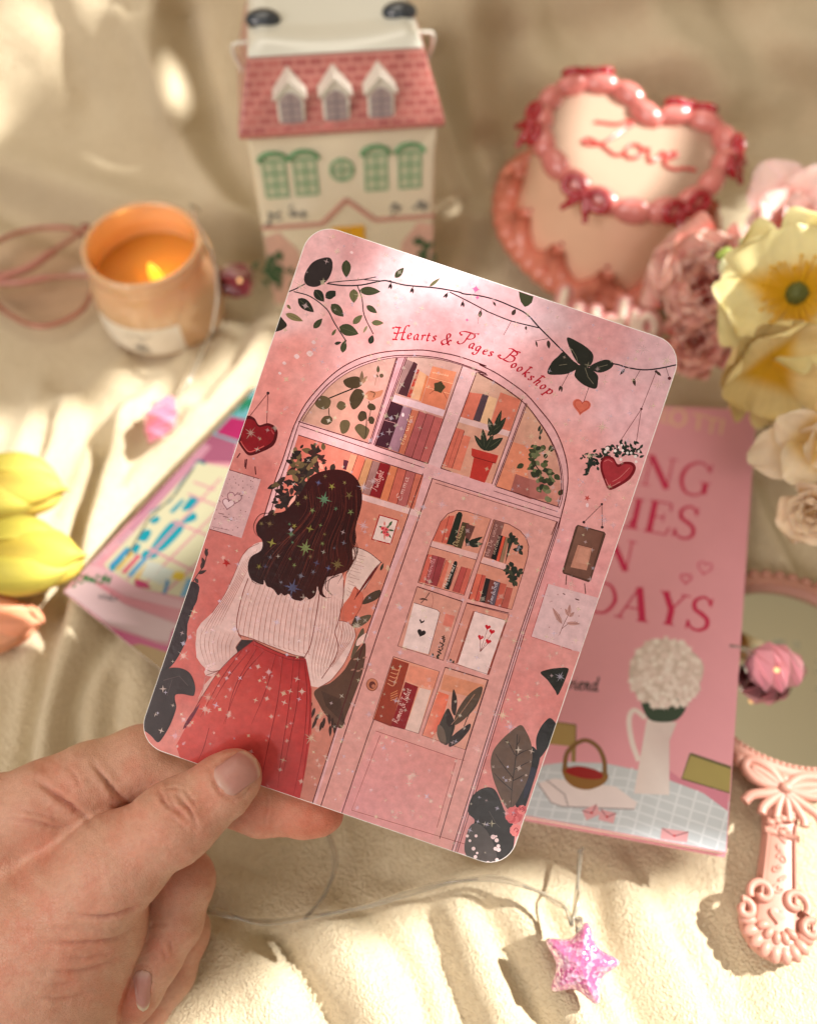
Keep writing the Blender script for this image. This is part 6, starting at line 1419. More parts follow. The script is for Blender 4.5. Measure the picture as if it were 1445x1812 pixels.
# ------------------------------------------------------------------ heart shaped cake box
def build_cake():
    C = P(1118, 268, .392); N_ = unit([0.02, -math.sin(R(12)), math.cos(R(12))])
    rot = R(-17)
    t0 = unit(np.cross([0, 1, 0.3], N_)); ex = unit(np.array([1, 0, 0]) - N_ * N_[0]); ey = np.cross(N_, ex)
    ex, ey = ex * math.cos(rot) + ey * math.sin(rot), -ex * math.sin(rot) + ey * math.cos(rot)
    M = frame(C, ex, ey, N_); MM = Matrix(M)
    root = empty('heart_cake_box', C - N_ * .055)
    tag(root, 'heart shaped ceramic cake with pink piped rim, red bows and the word Love', 'ornament')
    body = mat('cake_glaze', (0.84, 0.55, 0.39), rough=.28, coat=.4, noise=.04, nscale=30)
    topm = mat('cake_top', (0.46, 0.31, 0.23), rough=.35, coat=.3)
    ice = mat('pink_icing', (0.62, 0.20, 0.18), rough=.16, coat=.7, noise=.12, nscale=60, sss=.05)
    ice2 = mat('coral_icing', (0.66, 0.22, 0.15), rough=.25, coat=.5, noise=.12, nscale=60)
    red = mat('red_bow_glaze', (0.36, 0.008, 0.02), rough=.12, coat=.8)
    rim = [(1140, 206), (1114, 172), (1062, 150), (1006, 151), (964, 175), (947, 216), (951, 262), (978, 304), (1026, 346), (1086, 378), (1150, 388), (1214, 372), (1260, 338), (1289, 290), (1286, 247), (1256, 221), (1206, 208), (1166, 213)]
    q = []
    for x, y in catmull(rim, 12, True):
        d = raydir(x, y); w = CAMP + d * (((C - CAMP) @ N_) / (d @ N_)) - C
        q.append((w @ ex, w @ ey))
    q = np.array(q) * .95
    sg_ = np.linalg.norm(np.roll(q, -1, 0) - q, axis=1); cu = np.concatenate([[0], np.cumsum(sg_)]); qq = np.vstack([q, q[:1]])
    sm = np.stack([np.interp(np.linspace(0, cu[-1], 121)[:-1], cu, qq[:, k]) for k in (0, 1)], 1)
    for _ in range(2): sm = (np.roll(sm, 1, 0) + sm * 2 + np.roll(sm, -1, 0)) / 4
    def ring(sc, z): return np.column_stack([sm * sc, np.full(len(sm), z)])
    lev = [(.0, -.056), (1.12, -.056), (1.14, -.053), (1.07, -.040), (1.02, -.020), (1.0, -.004), (.96, -.0006)]
    mb = MB(); mb.grid(np.array([ring(s, z) for s, z in lev]), wrap_v=True); mb.build('body', body, root, M=MM)
    mb = MB(); mb.grid(np.array([ring(s, z) for s, z in ((.97, -.003), (.965, .0006), (.93, .0012), (.5, .0016), (.0, .0016))]), wrap_v=True); lid = mb.build('lid', topm, root, M=MM)
    # piped blobs round the rim
    seg = np.linalg.norm(np.roll(sm, -1, 0) - sm, axis=1); cum = np.concatenate([[0], np.cumsum(seg)])
    full = np.vstack([sm, sm[:1]])
    def at(s):
        s = s % cum[-1]; return np.array([np.interp(s, cum, full[:, 0]), np.interp(s, cum, full[:, 1])])
    nb = 18
    for k in range(nb):
        s = cum[-1] * k / nb; p = at(s); d = unit(at(s + .002) - at(s - .002))
        R3 = np.eye(3); R3[:2, 0] = d; R3[:2, 1] = (-d[1], d[0])
        mb = MB(); mb.ball((p[0] * .99, p[1] * .99, .0018), (.0098, .0058, .0062), 18, M=R3); mb.build('icing_shell', ice, lid, M=MM)
    # lower frill: swags
    nb = 11
    for k in range(nb):
        s0 = cum[-1] * k / nb
        pts = []
        for q in np.linspace(0, 1, 12):
            p = at(s0 + cum[-1] / nb * q); dip = math.sin(q * math.pi)
            pts.append((*(p * (1.15 + .06 * dip)), -.040 - .0125 * dip + (.0035 if q in (0, 1) else 0)))
        mb = MB(); rr = .0042 + .0022 * np.sin(np.linspace(0, 1, 12) * math.pi); mb.tube(pts, rr, 12)
        for q in (.15, .4, .65, .9):
            p = at(s0 + cum[-1] / nb * q); mb.ball((*(p * 1.24), -.0515), (.0074, .0074, .0060), 12)
        mb.build('icing_swag', ice2, root, M=MM)
    for k in range(11):
        p = at(cum[-1] * k / 11); mb = MB(); mb.ball((*(p * 1.055), -.0335), .0012, 10); mb.build('bead', red, root, M=MM)
    # bows
    def bow(s, sc=1.0):
        p = at(s); d = unit(at(s + .002) - at(s - .002)); nrm = np.array([d[1], -d[0]])
        if nrm @ p < 0: nrm = -nrm
        c = np.array([*(p * 1.0 + nrm * .0042), .0046]); X = np.array([*d, 0]); Yv = unit(np.array([*(-nrm * .6), .8])); 
        mb = MB()
        for sg in (-1, 1):
            lp = [c + X * sg * .0006, c + X * sg * .0045 * sc + Yv * .0034 * sc, c + X * sg * .0085 * sc + Yv * .0022 * sc, c + X * sg * .0088 * sc - Yv * .0014 * sc, c + X * sg * .005 * sc - Yv * .0024 * sc, c + X * sg * .0006]
            mb.tube(catmull(lp, 6), .0019, 10)
            mb.tube(catmull([c, c + X * sg * .003 * sc - Yv * .004 * sc, c + X * sg * .0055 * sc - Yv * .0085 * sc], 6), [.0022] * 9 + [.0014] * 4, 10)
        mb.ball(c + np.array([*nrm, 0]) * .0006, .0029, 12); mb.build('bow', red, lid, M=MM)
    for s in (.135, .30, .475, .64, .79, .92):
        bow(cum[-1] * s, 1.25)
    # the word
    W = MB()
    wd = [[(-.0190, .0135), (-.0150, .0140), (-.0095, .0150), (-.0050, .0185), (-.0030, .0170), (-.0060, .0130), (-.0125, .0030), (-.0185, -.0005), (-.0215, .0010), (-.0190, .0030), (-.0130, .0010), (-.0070, -.0025), (-.0030, -.0010)],
          [(.0010, .0060), (-.0020, .0040), (-.0030, .0000), (-.0005, -.0025), (.0030, -.0005), (.0035, .0040), (.0010, .0060), (.0040, .0045), (.0065, .0050)],
          [(.0065, .0050), (.0070, .0010), (.0085, -.0020), (.0110, .0010), (.0120, .0050), (.0140, .0040)],
          [(.0135, .0010), (.0170, .0035), (.0185, .0055), (.0165, .0062), (.0140, .0030), (.0145, -.0015), (.0185, -.0030), (.0230, -.0010), (.0275, -.0005)]]
    for st in wd:
        W.tube([(x * 1.12, y * 1.15 - .004, .0021) for x, y in catmull(st, 7)], .0008, 8)
    W.build('lettering', mat('red_script', (0.52, 0.055, 0.05), rough=.25, coat=.5), lid, M=MM)
build_cake()

# ------------------------------------------------------------------ candle
def build_candle():
    c = np.array([-.1262, .337, -.001])
    root = empty('candle_jar', c); tag(root, 'amber glass candle jar with a paper label and a yellow flame', 'candle')
    Mc = frame(c + np.array([0, 0, .003]), (1, 0, 0), (0, .990, .141), (0, -.141 * 1.07, .990 * 1.07)); MM = Matrix(Mc)
    jar = mat('frosted_amber', (0.66, 0.42, 0.24), rough=.18, coat=.9, sss=.25, sssr=(.012, .006, .002), noise=.05, nscale=20)
    wax = mat('candle_wax', (0.50, 0.23, 0.04), rough=.4, sss=.5, sssr=(.012, .006, .002))
    pr = [(0, 0), (.026, 0), (.0300, .002), (.0318, .006), (.0320, .018), (.0312, .026), (.0290, .0335), (.0277, .0365), (.0276, .0390), (.0284, .0405), (.0284, .0445), (.0276, .0458), (.0262, .0458), (.0254, .0440), (.0254, .0390), (.0256, .0360), (.027, .031), (.0278, .026), (.0275, .020), (0, .020)]
    q = [pr[0]] + [tuple(x) for x in catmull(pr[1:-1], 3)] + [pr[-1]]
    mb = MB(); mb.lathe(q, 72); mb.build('jar', jar, root, M=MM)
    mb = MB(); mb.lathe([(0, .0262), (.02, .0262), (.0255, .0268), (.0275, .0272)], 60); mb.build('wax', wax, root, M=MM)
    fl = mat('led_flame', (1, .62, .08), rough=.4, emit=(1.0, .55, .03), estr=1.0)
    mb = MB(); mb.lathe([(0, 0), (.0022, .001), (.0031, .004), (.0026, .0078), (.0012, .0115), (0, .0135)], 20, M=frame((.0045, -.0065, .0268), (1, 0, -.1), (0, 1, .1), (-.12, -.05, 1))); mb.build('flame', fl, root, M=MM)
    lm = mat('candle_label', (0.76, 0.70, 0.60), rough=.6, noise=.03, nscale=80)
    th = np.linspace(R(-142), R(-62), 40); zz = np.linspace(.0035, .0222, 12)
    rz = np.interp(zz, [.002, .006, .018, .026], [.0300, .0318, .0320, .0312]) + .00035
    g = np.array([[(rz[j] * math.cos(t), rz[j] * math.sin(t), zz[j]) for j in range(12)] for t in th])
    mb = MB(); mb.grid(g); lo = mb.build('label', lm, root, M=MM)
    rn = random.Random(8); mb = MB()
    for k in range(34):
        t = R(-100) + rn.gauss(0, .07); z = .0095 + rn.gauss(0, .0022); r_ = .03265; a = rn.random() * 6.28; d = .0013
        p = np.array([r_ * math.cos(t), r_ * math.sin(t), z]); u = np.array([-math.sin(t), math.cos(t), 0]); v = np.array([0, 0, 1.0])
        mb.tube([p, p + u * d * math.cos(a) + v * d * math.sin(a)], .00022, 5)
    for k in range(12):
        t0 = R(-112) + k * .035
        mb.tube([(.03262 * math.cos(t0), .03262 * math.sin(t0), .0172), (.03262 * math.cos(t0 + .02), .03262 * math.sin(t0 + .02), .0178 + (k % 3) * .0004)], .0002, 5)
    mb.build('ink_mark', mat('label_ink', (.22, .2, .18), rough=.6), lo, M=MM)
    lamp('candle_glow', 'POINT', c + np.array([.0045, -.0065, .041]), c, .010, (1, .50, .12), shadow_soft_size=.004)
build_candle()
# ------------------------------------------------------------------ flowers
def petal(mb, base, out, up, L_, W_, cup=.3, curl=.0, ruf=.0, c0=(1, 1, 1), c1=(1, 1, 1), seed=0, nu=14, nv=15, tipr=.85, throat=.25, edge=None, wpow=.55):
    out = unit(out); up = unit(np.asarray(up, float) - out * (np.asarray(up, float) @ out)); sd = np.cross(up, out)
    rn = random.Random(seed); ph = [rn.random() * 6.28 for _ in range(4)]
    g = np.zeros((nu, nv, 3)); C = np.zeros((nu, nv, 3))
    for i in range(nu):
        u = i / (nu - 1)
        w = W_ / 2 * (math.sin(min(1, u / tipr) * math.pi / 2) ** wpow) * (1 if u < tipr else math.sqrt(max(0.0, 1 - ((u - tipr) / (1 - tipr) * .86) ** 2)))
        for j in range(nv):
            v = 2 * j / (nv - 1) - 1
            rr = ruf * L_ * u ** 2 * (math.sin(v * 7 + ph[0]) * .5 + math.sin(v * 13 + ph[1]) * .35 + math.sin(v * 4 + u * 6 + ph[2]) * .4)
            r_ = L_ * u * (1 - .13 * v * v * u + .03 * ruf * 5 * math.sin(v * 9 + ph[3]) * u)
            z = cup * L_ * (u ** 1.5) + cup * .8 * W_ * v * v * u * .5 - curl * L_ * max(0, u - .55) ** 2 * 3 + rr
            g[i, j] = np.asarray(base) + out * r_ * (1 - .25 * abs(cup) * u) + sd * w * v + np.asarray(up) * z
            t = min(1, max(0, (u - throat) / .35)); t = t * t * (3 - 2 * t)
            col = np.array(c0) * (1 - t) + np.array(c1) * t
            vein = 1 - .09 * (abs(math.sin(v * 16 + ph[1])) ** 3) * (1 - .5 * u)
            C[i, j] = col * vein * (1 + .06 * math.sin(ph[2] + v * 3 + u * 5))
            if edge is not None and u > .8: C[i, j] = C[i, j] * (1 - (u - .8) * 3) + np.array(edge) * (u - .8) * 3
    mb.grid(g, C)

def axes(n, roll=0.0):
    n = unit(n); a = unit(np.cross([0.0, 1.0, 0.2], n)); b = np.cross(n, a)
    return a * math.cos(roll) + b * math.sin(roll), -a * math.sin(roll) + b * math.cos(roll), n

PET = mat('petal', rough=.6, vcol=True, noise=.05, nscale=300, sss=.25, sssr=(.004, .003, .0015), bump=.12, bscale=700)
STEM = mat('stem_green', (.10, .16, .03), rough=.5, noise=.25, nscale=200)

def poppy(center, n, rad, label, roll, seed, cols, cup=(.42, .28), stam=True):
    root = empty('poppy', center); tag(root, label, 'flower', 'yellow poppies at the right')
    a, b, n = axes(n, roll); rn = random.Random(seed)
    for layer, (k, rr, cp) in enumerate(((3, 1.05, cup[1]), (3, .95, cup[0]))):
        for i in range(k):
            t = 2 * math.pi * (i + layer * .5) / k + rn.uniform(-.1, .1)
            mb = MB(); petal(mb, center + n * (layer * rad * .05), a * math.cos(t) + b * math.sin(t), n, rad * rr, rad * 1.75, cup=cp, curl=.16, ruf=.075, c0=cols[0], c1=cols[1], seed=seed * 20 + layer * 5 + i, nu=20, nv=27, throat=.20, tipr=.78, wpow=.7)
            o = mb.build('petal', PET, root, sub=1)
    if stam:
        ym = mat_once('stamen_yellow', (.72, .40, .005), .5); gm = mat_once('seed_head_green', (.10, .11, .02), .6)
        for k in range(46):
            t = 2 * math.pi * k / 46 + rn.uniform(-.05, .05); r1 = rad * rn.uniform(.30, .50); d = a * math.cos(t) + b * math.sin(t)
            mb = MB(); p0 = center + n * rad * .08; p1 = center + d * r1 * .6 + n * rad * .20; p2 = center + d * r1 + n * rad * (.24 + rn.uniform(0, .06))
            mb.tube(catmull([p0, p1, p2], 3), rad * .011, 5); mb.ball(p2, rad * .024, 8); mb.build('stamen', ym, root)
        mb = MB(); mb.ball(center + n * rad * .14, rad * .15, 18); rn2 = random.Random(3)
        for k in range(50):
            v = unit([rn2.gauss(0, 1), rn2.gauss(0, 1), rn2.gauss(0, 1)]); mb.ball(center + n * rad * .14 + v * rad * .145, rad * .022, 6)
        mb.build('seed_head', gm, root)
    return root

def mat_once(nm, c, r_=.5, **k):
    return bpy.data.materials.get(nm) or mat(nm, c, rough=r_, **k)

def ruffle(center, n, rad, name, label, cat, seed, c0, c1, count=30, group=None, open_=1.0, ruf=.16, wid=.95, edge=None, tip=.8, cup0=.25):
    root = empty(name, center); tag(root, label, cat, group)
    a, b, n = axes(n, seed); rn = random.Random(seed)
    for i in range(count):
        f = i / count; t = i * 2.39996; el = (1.25 - 1.15 * f * open_)
        d = (a * math.cos(t) + b * math.sin(t)) * math.cos(el) + n * math.sin(el)
        up = n * math.cos(el) - (a * math.cos(t) + b * math.sin(t)) * math.sin(el)
        L_ = rad * (.62 + .40 * f) * rn.uniform(.9, 1.08)
        mb = MB(); petal(mb, center - n * rad * .25 * (1 - f), d, up, L_, L_ * wid, cup=cup0, curl=.15, ruf=ruf, c0=c0, c1=tuple(np.array(c1) * rn.uniform(.9, 1.08)), seed=seed * 50 + i, nu=12, nv=15, throat=.35, edge=edge, tipr=tip)
        mb.build('petal', PET, root, sub=1)
    return root

YEL0, YEL1 = (.72, .40, .01), (.80, .66, .25)
poppy(P(1408, 520, .318), unit(CAMP - P(1408, 520, .318)) + np.array([.04, -.02, .10]), .0285, 'open yellow poppy with a dark green centre, uppermost of the two', .5, 2, (YEL0, (.82, .73, .36)), cup=(.26, .12))
poppy(P(1362, 645, .322), unit(CAMP - P(1362, 645, .322)) * .6 + np.array([.30, -.62, -.05]), .0215, 'nodding yellow poppy overlapping the top corner of the pink book', 1.3, 5, (YEL0, (.84, .68, .32)), cup=(.42, .30), stam=False)
ruffle(P(1256, 500, .372), unit(CAMP - P(1250, 500, .36)) + np.array([-.25, .05, .1]), .0300, 'carnation', 'frilled coral pink carnation behind the yellow poppy', 'flower', 3, (.74, .13, .10), (.95, .58, .50), 20, ruf=.11, edge=(.84, .60, .52), wid=1.5, cup0=.35)
ruffle(P(1235, 605, .375), unit(CAMP - P(1230, 600, .36)) + np.array([-.2, -.2, .0]), .0190, 'carnation', 'small coral pink carnation at the corner of the card', 'flower', 4, (.72, .12, .10), (.92, .52, .44), 15, ruf=.11, edge=(.82, .54, .46), wid=1.5, cup0=.35)
ruffle(P(1405, 395, .380), unit(CAMP - P(1385, 385, .385)) + np.array([.2, .2, .2]), .0330, 'peony', 'pale pink peony with pointed petals at the top of the bunch', 'flower', 7, (.74, .26, .20), (.92, .68, .63), 13, open_=1.15, ruf=.04, wid=.85, tip=.6, cup0=.15)
ruffle(P(1452, 785, .290), unit(CAMP - P(1432, 790, .29)) + np.array([-.2, -.5, .0]), .0290, 'peony', 'cream peony hanging over the blanket beside the pink book', 'flower', 9, (.74, .52, .20), (.82, .66, .46), 10, open_=1.25, ruf=.03, wid=.78, tip=.58, cup0=.10)
ruffle(P(1440, 905, .292), unit(CAMP - P(1440, 900, .29)) + np.array([-.3, -.35, .0]), .0165, 'peony', 'cream peony bud just above the hand mirror', 'flower', 12, (.70, .46, .22), (.80, .62, .44), 13, open_=.8, ruf=.04, wid=1.2)

def sprig(p0, p1, label, seed):
    root = empty('flower_sprig', p0); tag(root, label, 'flower'); rn = random.Random(seed)
    p0, p1 = np.array(p0), np.array(p1)
    mb = MB(); mb.tube(catmull([p0, (p0 + p1) / 2 + np.array([0, .002, .004]), p1], 6), .0008, 7); mb.build('stem', STEM, root)
    for k in range(11):
        t = (k + .5) / 11; c = p0 + (p1 - p0) * t + np.array([rn.uniform(-.004, .004), rn.uniform(-.004, .004), rn.uniform(-.001, .005)])
        mb = MB(); d = unit([rn.uniform(-1, 1), rn.uniform(-1, 1), .6]); A3 = np.column_stack(axes(d))
        mb.ball(c, (.0020, .0020, .0034), 12, M=A3)
        mb.build('bud', mat_once('bud_white', (.74, .76, .48), .35) if k % 3 == 0 else mat_once('bud_green', (.42, .56, .12), .4), root)
sprig(P(1345, 520, .330), P(1268, 470, .330), 'sprig of pale green buds between carnation and poppy', 3)
sprig(P(1380, 430, .345), P(1320, 438, .330), 'sprig of white buds above the yellow poppy', 5)
sprig(P(1340, 560, .335), P(1280, 560, .335), 'short sprig of cream buds under the pale green one', 8)

def leafy(center, label, seed, n=14, r_=.014):
    root = empty('leaf_spray', center); tag(root, label, 'leaves'); rn = random.Random(seed)
    for k in range(n):
        mb = MB(); d = unit([rn.gauss(0, 1), rn.gauss(0, 1), rn.gauss(.2, .6)])
        petal(mb, center + np.array([rn.gauss(0, .006), rn.gauss(0, .006), 0]), d, [rn.gauss(0, .5), rn.gauss(0, .5), 1], r_ * rn.uniform(.7, 1.2), r_ * .5, cup=.15, ruf=.05, c0=(.05, .07, .012), c1=(.12, .15, .03), seed=seed * 9 + k, nu=9, nv=7, tipr=.45)
        mb.build('leaf', PET, root)
leafy(P(1372, 745, .340), 'olive green leaves between the poppies and the cream peony', 4)
leafy(P(1330, 555, .352), 'green leaves behind the yellow poppies', 6, 12)

def tulip(tip, back, rad, label, group, c0, c1, seed, flat=.85):
    tip, back = np.array(tip), np.array(back); root = empty('tulip', back); tag(root, label, 'tulip', group)
    ax_ = tip - back; L_ = np.linalg.norm(ax_); ax_ /= L_
    u1 = unit(np.cross(ax_, [0, 0, 1.0])); u2 = np.cross(u1, ax_)
    rn = random.Random(seed)
    for k in range(6):
        inner = k % 2; t0 = k * math.pi / 3 + .25; nu, nv = 26, 17
        g = np.zeros((nu, nv, 3)); C = np.zeros((nu, nv, 3)); ln = L_ * (.95 + .05 * inner) * rn.uniform(.90, 1.03)
        for i in range(nu):
            u = i / (nu - 1)
            r_ = rad * (1 - .06 * inner) * (math.sin(min(1, u * 1.45) * math.pi / 2) ** .6) * math.sqrt(max(0, 1 - .999 * (max(0, u - .50) / .50) ** 2.2))
            half = (.92 if inner else .84) * min(1, (1 - u ** (14 if inner else 5)) ** .5 + (.25 if inner else .02)) * (.55 + .45 * min(1, u * 3))
            for j in range(nv):
                v = 2 * j / (nv - 1) - 1; th = t0 + v * half
                rr = r_ * (.92 + .11 * math.cos(v * math.pi / 2) ** 1.5 + .02 * math.sin(5 * v + 7 * u + k)) + .0013 * (1 - inner) * min(1, 4 * (1 - u) + .25)
                g[i, j] = back + ax_ * (ln * (u - .05 * v * v * u ** 3)) + (u1 * math.cos(th) + u2 * math.sin(th) * flat) * rr
                st = 1 - .07 * abs(math.sin(v * 14 + k)) - .10 * math.exp(-(v / .12) ** 2) * .5
                C[i, j] = (np.array(c0) * (1 - u) + np.array(c1) * u) * st * (1 + .25 * max(0, abs(v) - .8) * 5 * .5) * (1 - .12 * (abs(v) < .15)) * (np.array([1.0, .93, .8]) if inner else np.array([.93, 1.0, .9]))
        mb = MB(); mb.grid(g, C); o = mb.build('petal', PET, root, sub=1)
        sf = o.modifiers.new('thick', 'SOLIDIFY'); sf.thickness = .0004
    mb = MB(); mb.tube(catmull([back, back - ax_ * .02, back - ax_ * .06 - np.array([0, 0, .004])], 5), .0022, 10); mb.build('stem', STEM, root)
TG = 'tulips at the left edge'
tulip(P(124, 868, .340), P(-110, 858, .345), .0148, 'yellow tulip lying highest, nearest the candle', TG, (.64, .48, .05), (.80, .62, .14), 1)
tulip(P(153, 985, .318), P(-90, 985, .325), .0158, 'big greenish yellow tulip touching the pink print', TG, (.54, .42, .04), (.76, .59, .11), 2)
tulip(P(84, 1102, .318), P(-130, 1115, .322), .0118, 'coral pink tulip, lowest of the three', TG, (.82, .24, .12), (.92, .38, .25), 3)
tulip(P(52, 925, .338), P(-120, 915, .345), .0070, 'small orange tulip squeezed between two yellow ones', TG, (.72, .30, .06), (.80, .46, .20), 4)

# ------------------------------------------------------------------ hand mirror
def build_mirror():
    c = G(1392, 1192, .0035); e = G(1366, 1700, .0025); dn = unit(e - c); ez = np.array([0, 0, 1.0]); ex = np.cross(dn, ez) * -1
    ey = -dn; ex = np.cross(ey, ez)
    M = frame(c, ex, ey, ez); MM = Matrix(M); Lh = np.linalg.norm(e - c)
    root = empty('hand_mirror', c); tag(root, 'pink plastic hand mirror with a bow and scrolls on its handle', 'mirror')
    pk = mat('pink_plastic', (.54, .265, .205), rough=.42, noise=.03, nscale=60, sss=.12, sssr=(.004, .002, .0015))
    rg = .0358
    mb = MB(); mb.lathe([(0, -.005), (.040, -.005), (.0425, -.003), (.0430, .0), (.0415, .0026), (.0385, .0034), (.0368, .0022), (rg, .0010), (rg - .0006, -.001), (0, -.001)], 90)
    fr = mb.build('mirror_frame', pk, root, M=MM)
    for k in range(52):
        t = 2 * math.pi * k / 52; mb = MB(); mb.ball((.0424 * math.cos(t), .0424 * math.sin(t), .0012), (.0026, .0026, .0022), 10); mb.build('bead', pk, fr, M=MM)
    mb = MB(); 
    for k in range(110):
        t = 2 * math.pi * k / 110; mb.ball((.0372 * math.cos(t), .0372 * math.sin(t), .0026), .0009, 8)
    mb.build('pearl_edging', pk, fr, M=MM)
    gm = mat('mirror_glass', (.80, .83, .74), rough=.03, metal=1.0)
    mb = MB(); mb.lathe([(0, .0004), (rg - .001, .0004), (rg, .0002)], 90); mb.build('mirror_glass', gm, root, M=MM)
    # handle
    y0, y1 = -.0405, -(Lh - .002)
    nn = 26; g = []
    for i in range(nn):
        u = i / (nn - 1); y = y0 + (y1 - y0) * u
        w = .0078 - .0026 * math.sin(min(1, u * 2.2) * math.pi / 2) + .0036 * max(0, u - .35) ** 1.0
        th = np.linspace(0, 2 * math.pi, 17)[:-1]
        g.append([(w * np.sign(math.cos(t)) * abs(math.cos(t)) ** .7, y, .0030 * np.sign(math.sin(t)) * abs(math.sin(t)) ** .6 - .0006) for t in th])
    mb = MB(); mb.grid(np.array(g), wrap_v=True); hd = mb.build('handle', pk, root, M=MM)
    mb = MB()
    for i in range(30):
        u = .30 + .42 * i / 29; y = y0 + (y1 - y0) * u; w = (.0078 - .0026 * math.sin(min(1, u * 2.2) * math.pi / 2) + .0036 * max(0, u - .35)) * .80
        for s in (-1, 1): mb.ball((s * w, y, .0024), .00062, 8)
    mb.build('pearl_edging', pk, hd, M=MM)
    mb = MB(); rn = random.Random(6)
    for i in range(7):
        y = y0 + (y1 - y0) * (.34 + .055 * i); s = 1 if i % 2 else -1; r_ = .0017
        mb.tube([(s * .0006 + r_ * (1 - q / 9) * math.cos(q * s + i), y + r_ * (1 - q / 9) * math.sin(q * s), .0024) for q in np.linspace(0, 7, 26)], .00042, 6)
    mb.build('scroll_relief', pk, hd, M=MM)
    # bow
    bw = MB(); by = y0 - .0055; cz = .0030
    for s in (-1, 1):
        for q, rr in (([(0, 0), (.005, .0055), (.0115, .0070), (.0135, .0035), (.009, .0000), (0, 0)], .0017), ([(0, 0), (.006, .0030), (.0105, .0042), (.011, .0030), (.006, .0005), (0, 0)], .0016), ([(0, -.0005), (.005, -.003), (.0105, -.0055), (.0128, -.0085)], .0017), ([(0, -.001), (.0035, -.0045), (.0065, -.0085), (.0070, -.011)], .0016), ([(0, -.001), (.0015, -.006), (.0022, -.011)], .0013)):
            p = catmull([(s * x, by + y, cz) for x, y in q], 6); bw.tube(p, rr, 10, flat=.8)
    bw.ball((0, by, cz + .0012), (.0024, .0020, .0018), 14)
    for k in range(7): bw.ball((rn.uniform(-.004, .004), by - .008 - k * .0012, cz), (.0016, .0012, .0010), 10)
    bw.build('bow', pk, hd, M=MM)
    mb = MB(); mb.tube([(-.0055, by - .0155, .0022), (.0055, by - .0155, .0022)], .0011, 10); mb.build('band', pk, hd, M=MM)
    # end medallion
    yc = y1 + .0085
    mb = MB(); mb.lathe([(0, -.0035), (.0095, -.0035), (.0108, -.0015), (.0100, .0012), (0, .0016)], 40, M=frame((0, yc, 0), (1, 0, 0), (0, 1, 0), (0, 0, 1))); md = mb.build('medallion', pk, root, M=MM)
    for s in (-1, 1):
        for (cx, cy, r_, ph, turn) in ((.0050, .0075, .0042, -.6, 1), (.0100, .0010, .0030, 1.2, 1)):
            mb = MB(); mb.tube([(s * (cx + r_ * (1 - q / 8.5) * math.cos(ph + q)), yc + cy + r_ * (1 - q / 8.5) * math.sin(ph + q), .0024) for q in np.linspace(0, 6.4, 34)], .00125, 10); mb.build('scroll', pk, md, M=MM)
    for k in range(9):
        t = R(-170 + k * 20); A3 = np.column_stack([(math.cos(t), math.sin(t), 0), (-math.sin(t), math.cos(t), 0), (0, 0, 1)])
        mb = MB(); mb.ball((.0088 * math.cos(t), yc + .0088 * math.sin(t), .0012), (.0030, .0019, .0017), 12, M=A3); mb.build('petal', pk, md, M=MM)
    for k in range(5):
        t = R(-150 + k * 30); A3 = np.column_stack([(math.cos(t), math.sin(t), 0), (-math.sin(t), math.cos(t), 0), (0, 0, 1)])
        mb = MB(); mb.ball((.0050 * math.cos(t), yc + .0006 + .0050 * math.sin(t), .0021), (.0023, .0014, .0014), 12, M=A3); mb.build('petal', pk, md, M=MM)
    mb = MB(); T = np.linspace(0, 2 * np.pi, 30, endpoint=False)
    mb.prism(np.stack([16 * np.sin(T) ** 3 * .00016, yc + .0022 + (13 * np.cos(T) - 5 * np.cos(2 * T) - 2 * np.cos(3 * T) - np.cos(4 * T)) * .00016], 1), .001, .0032); mb.build('heart_relief', pk, md, bevel=.0004, M=MM)
build_mirror()

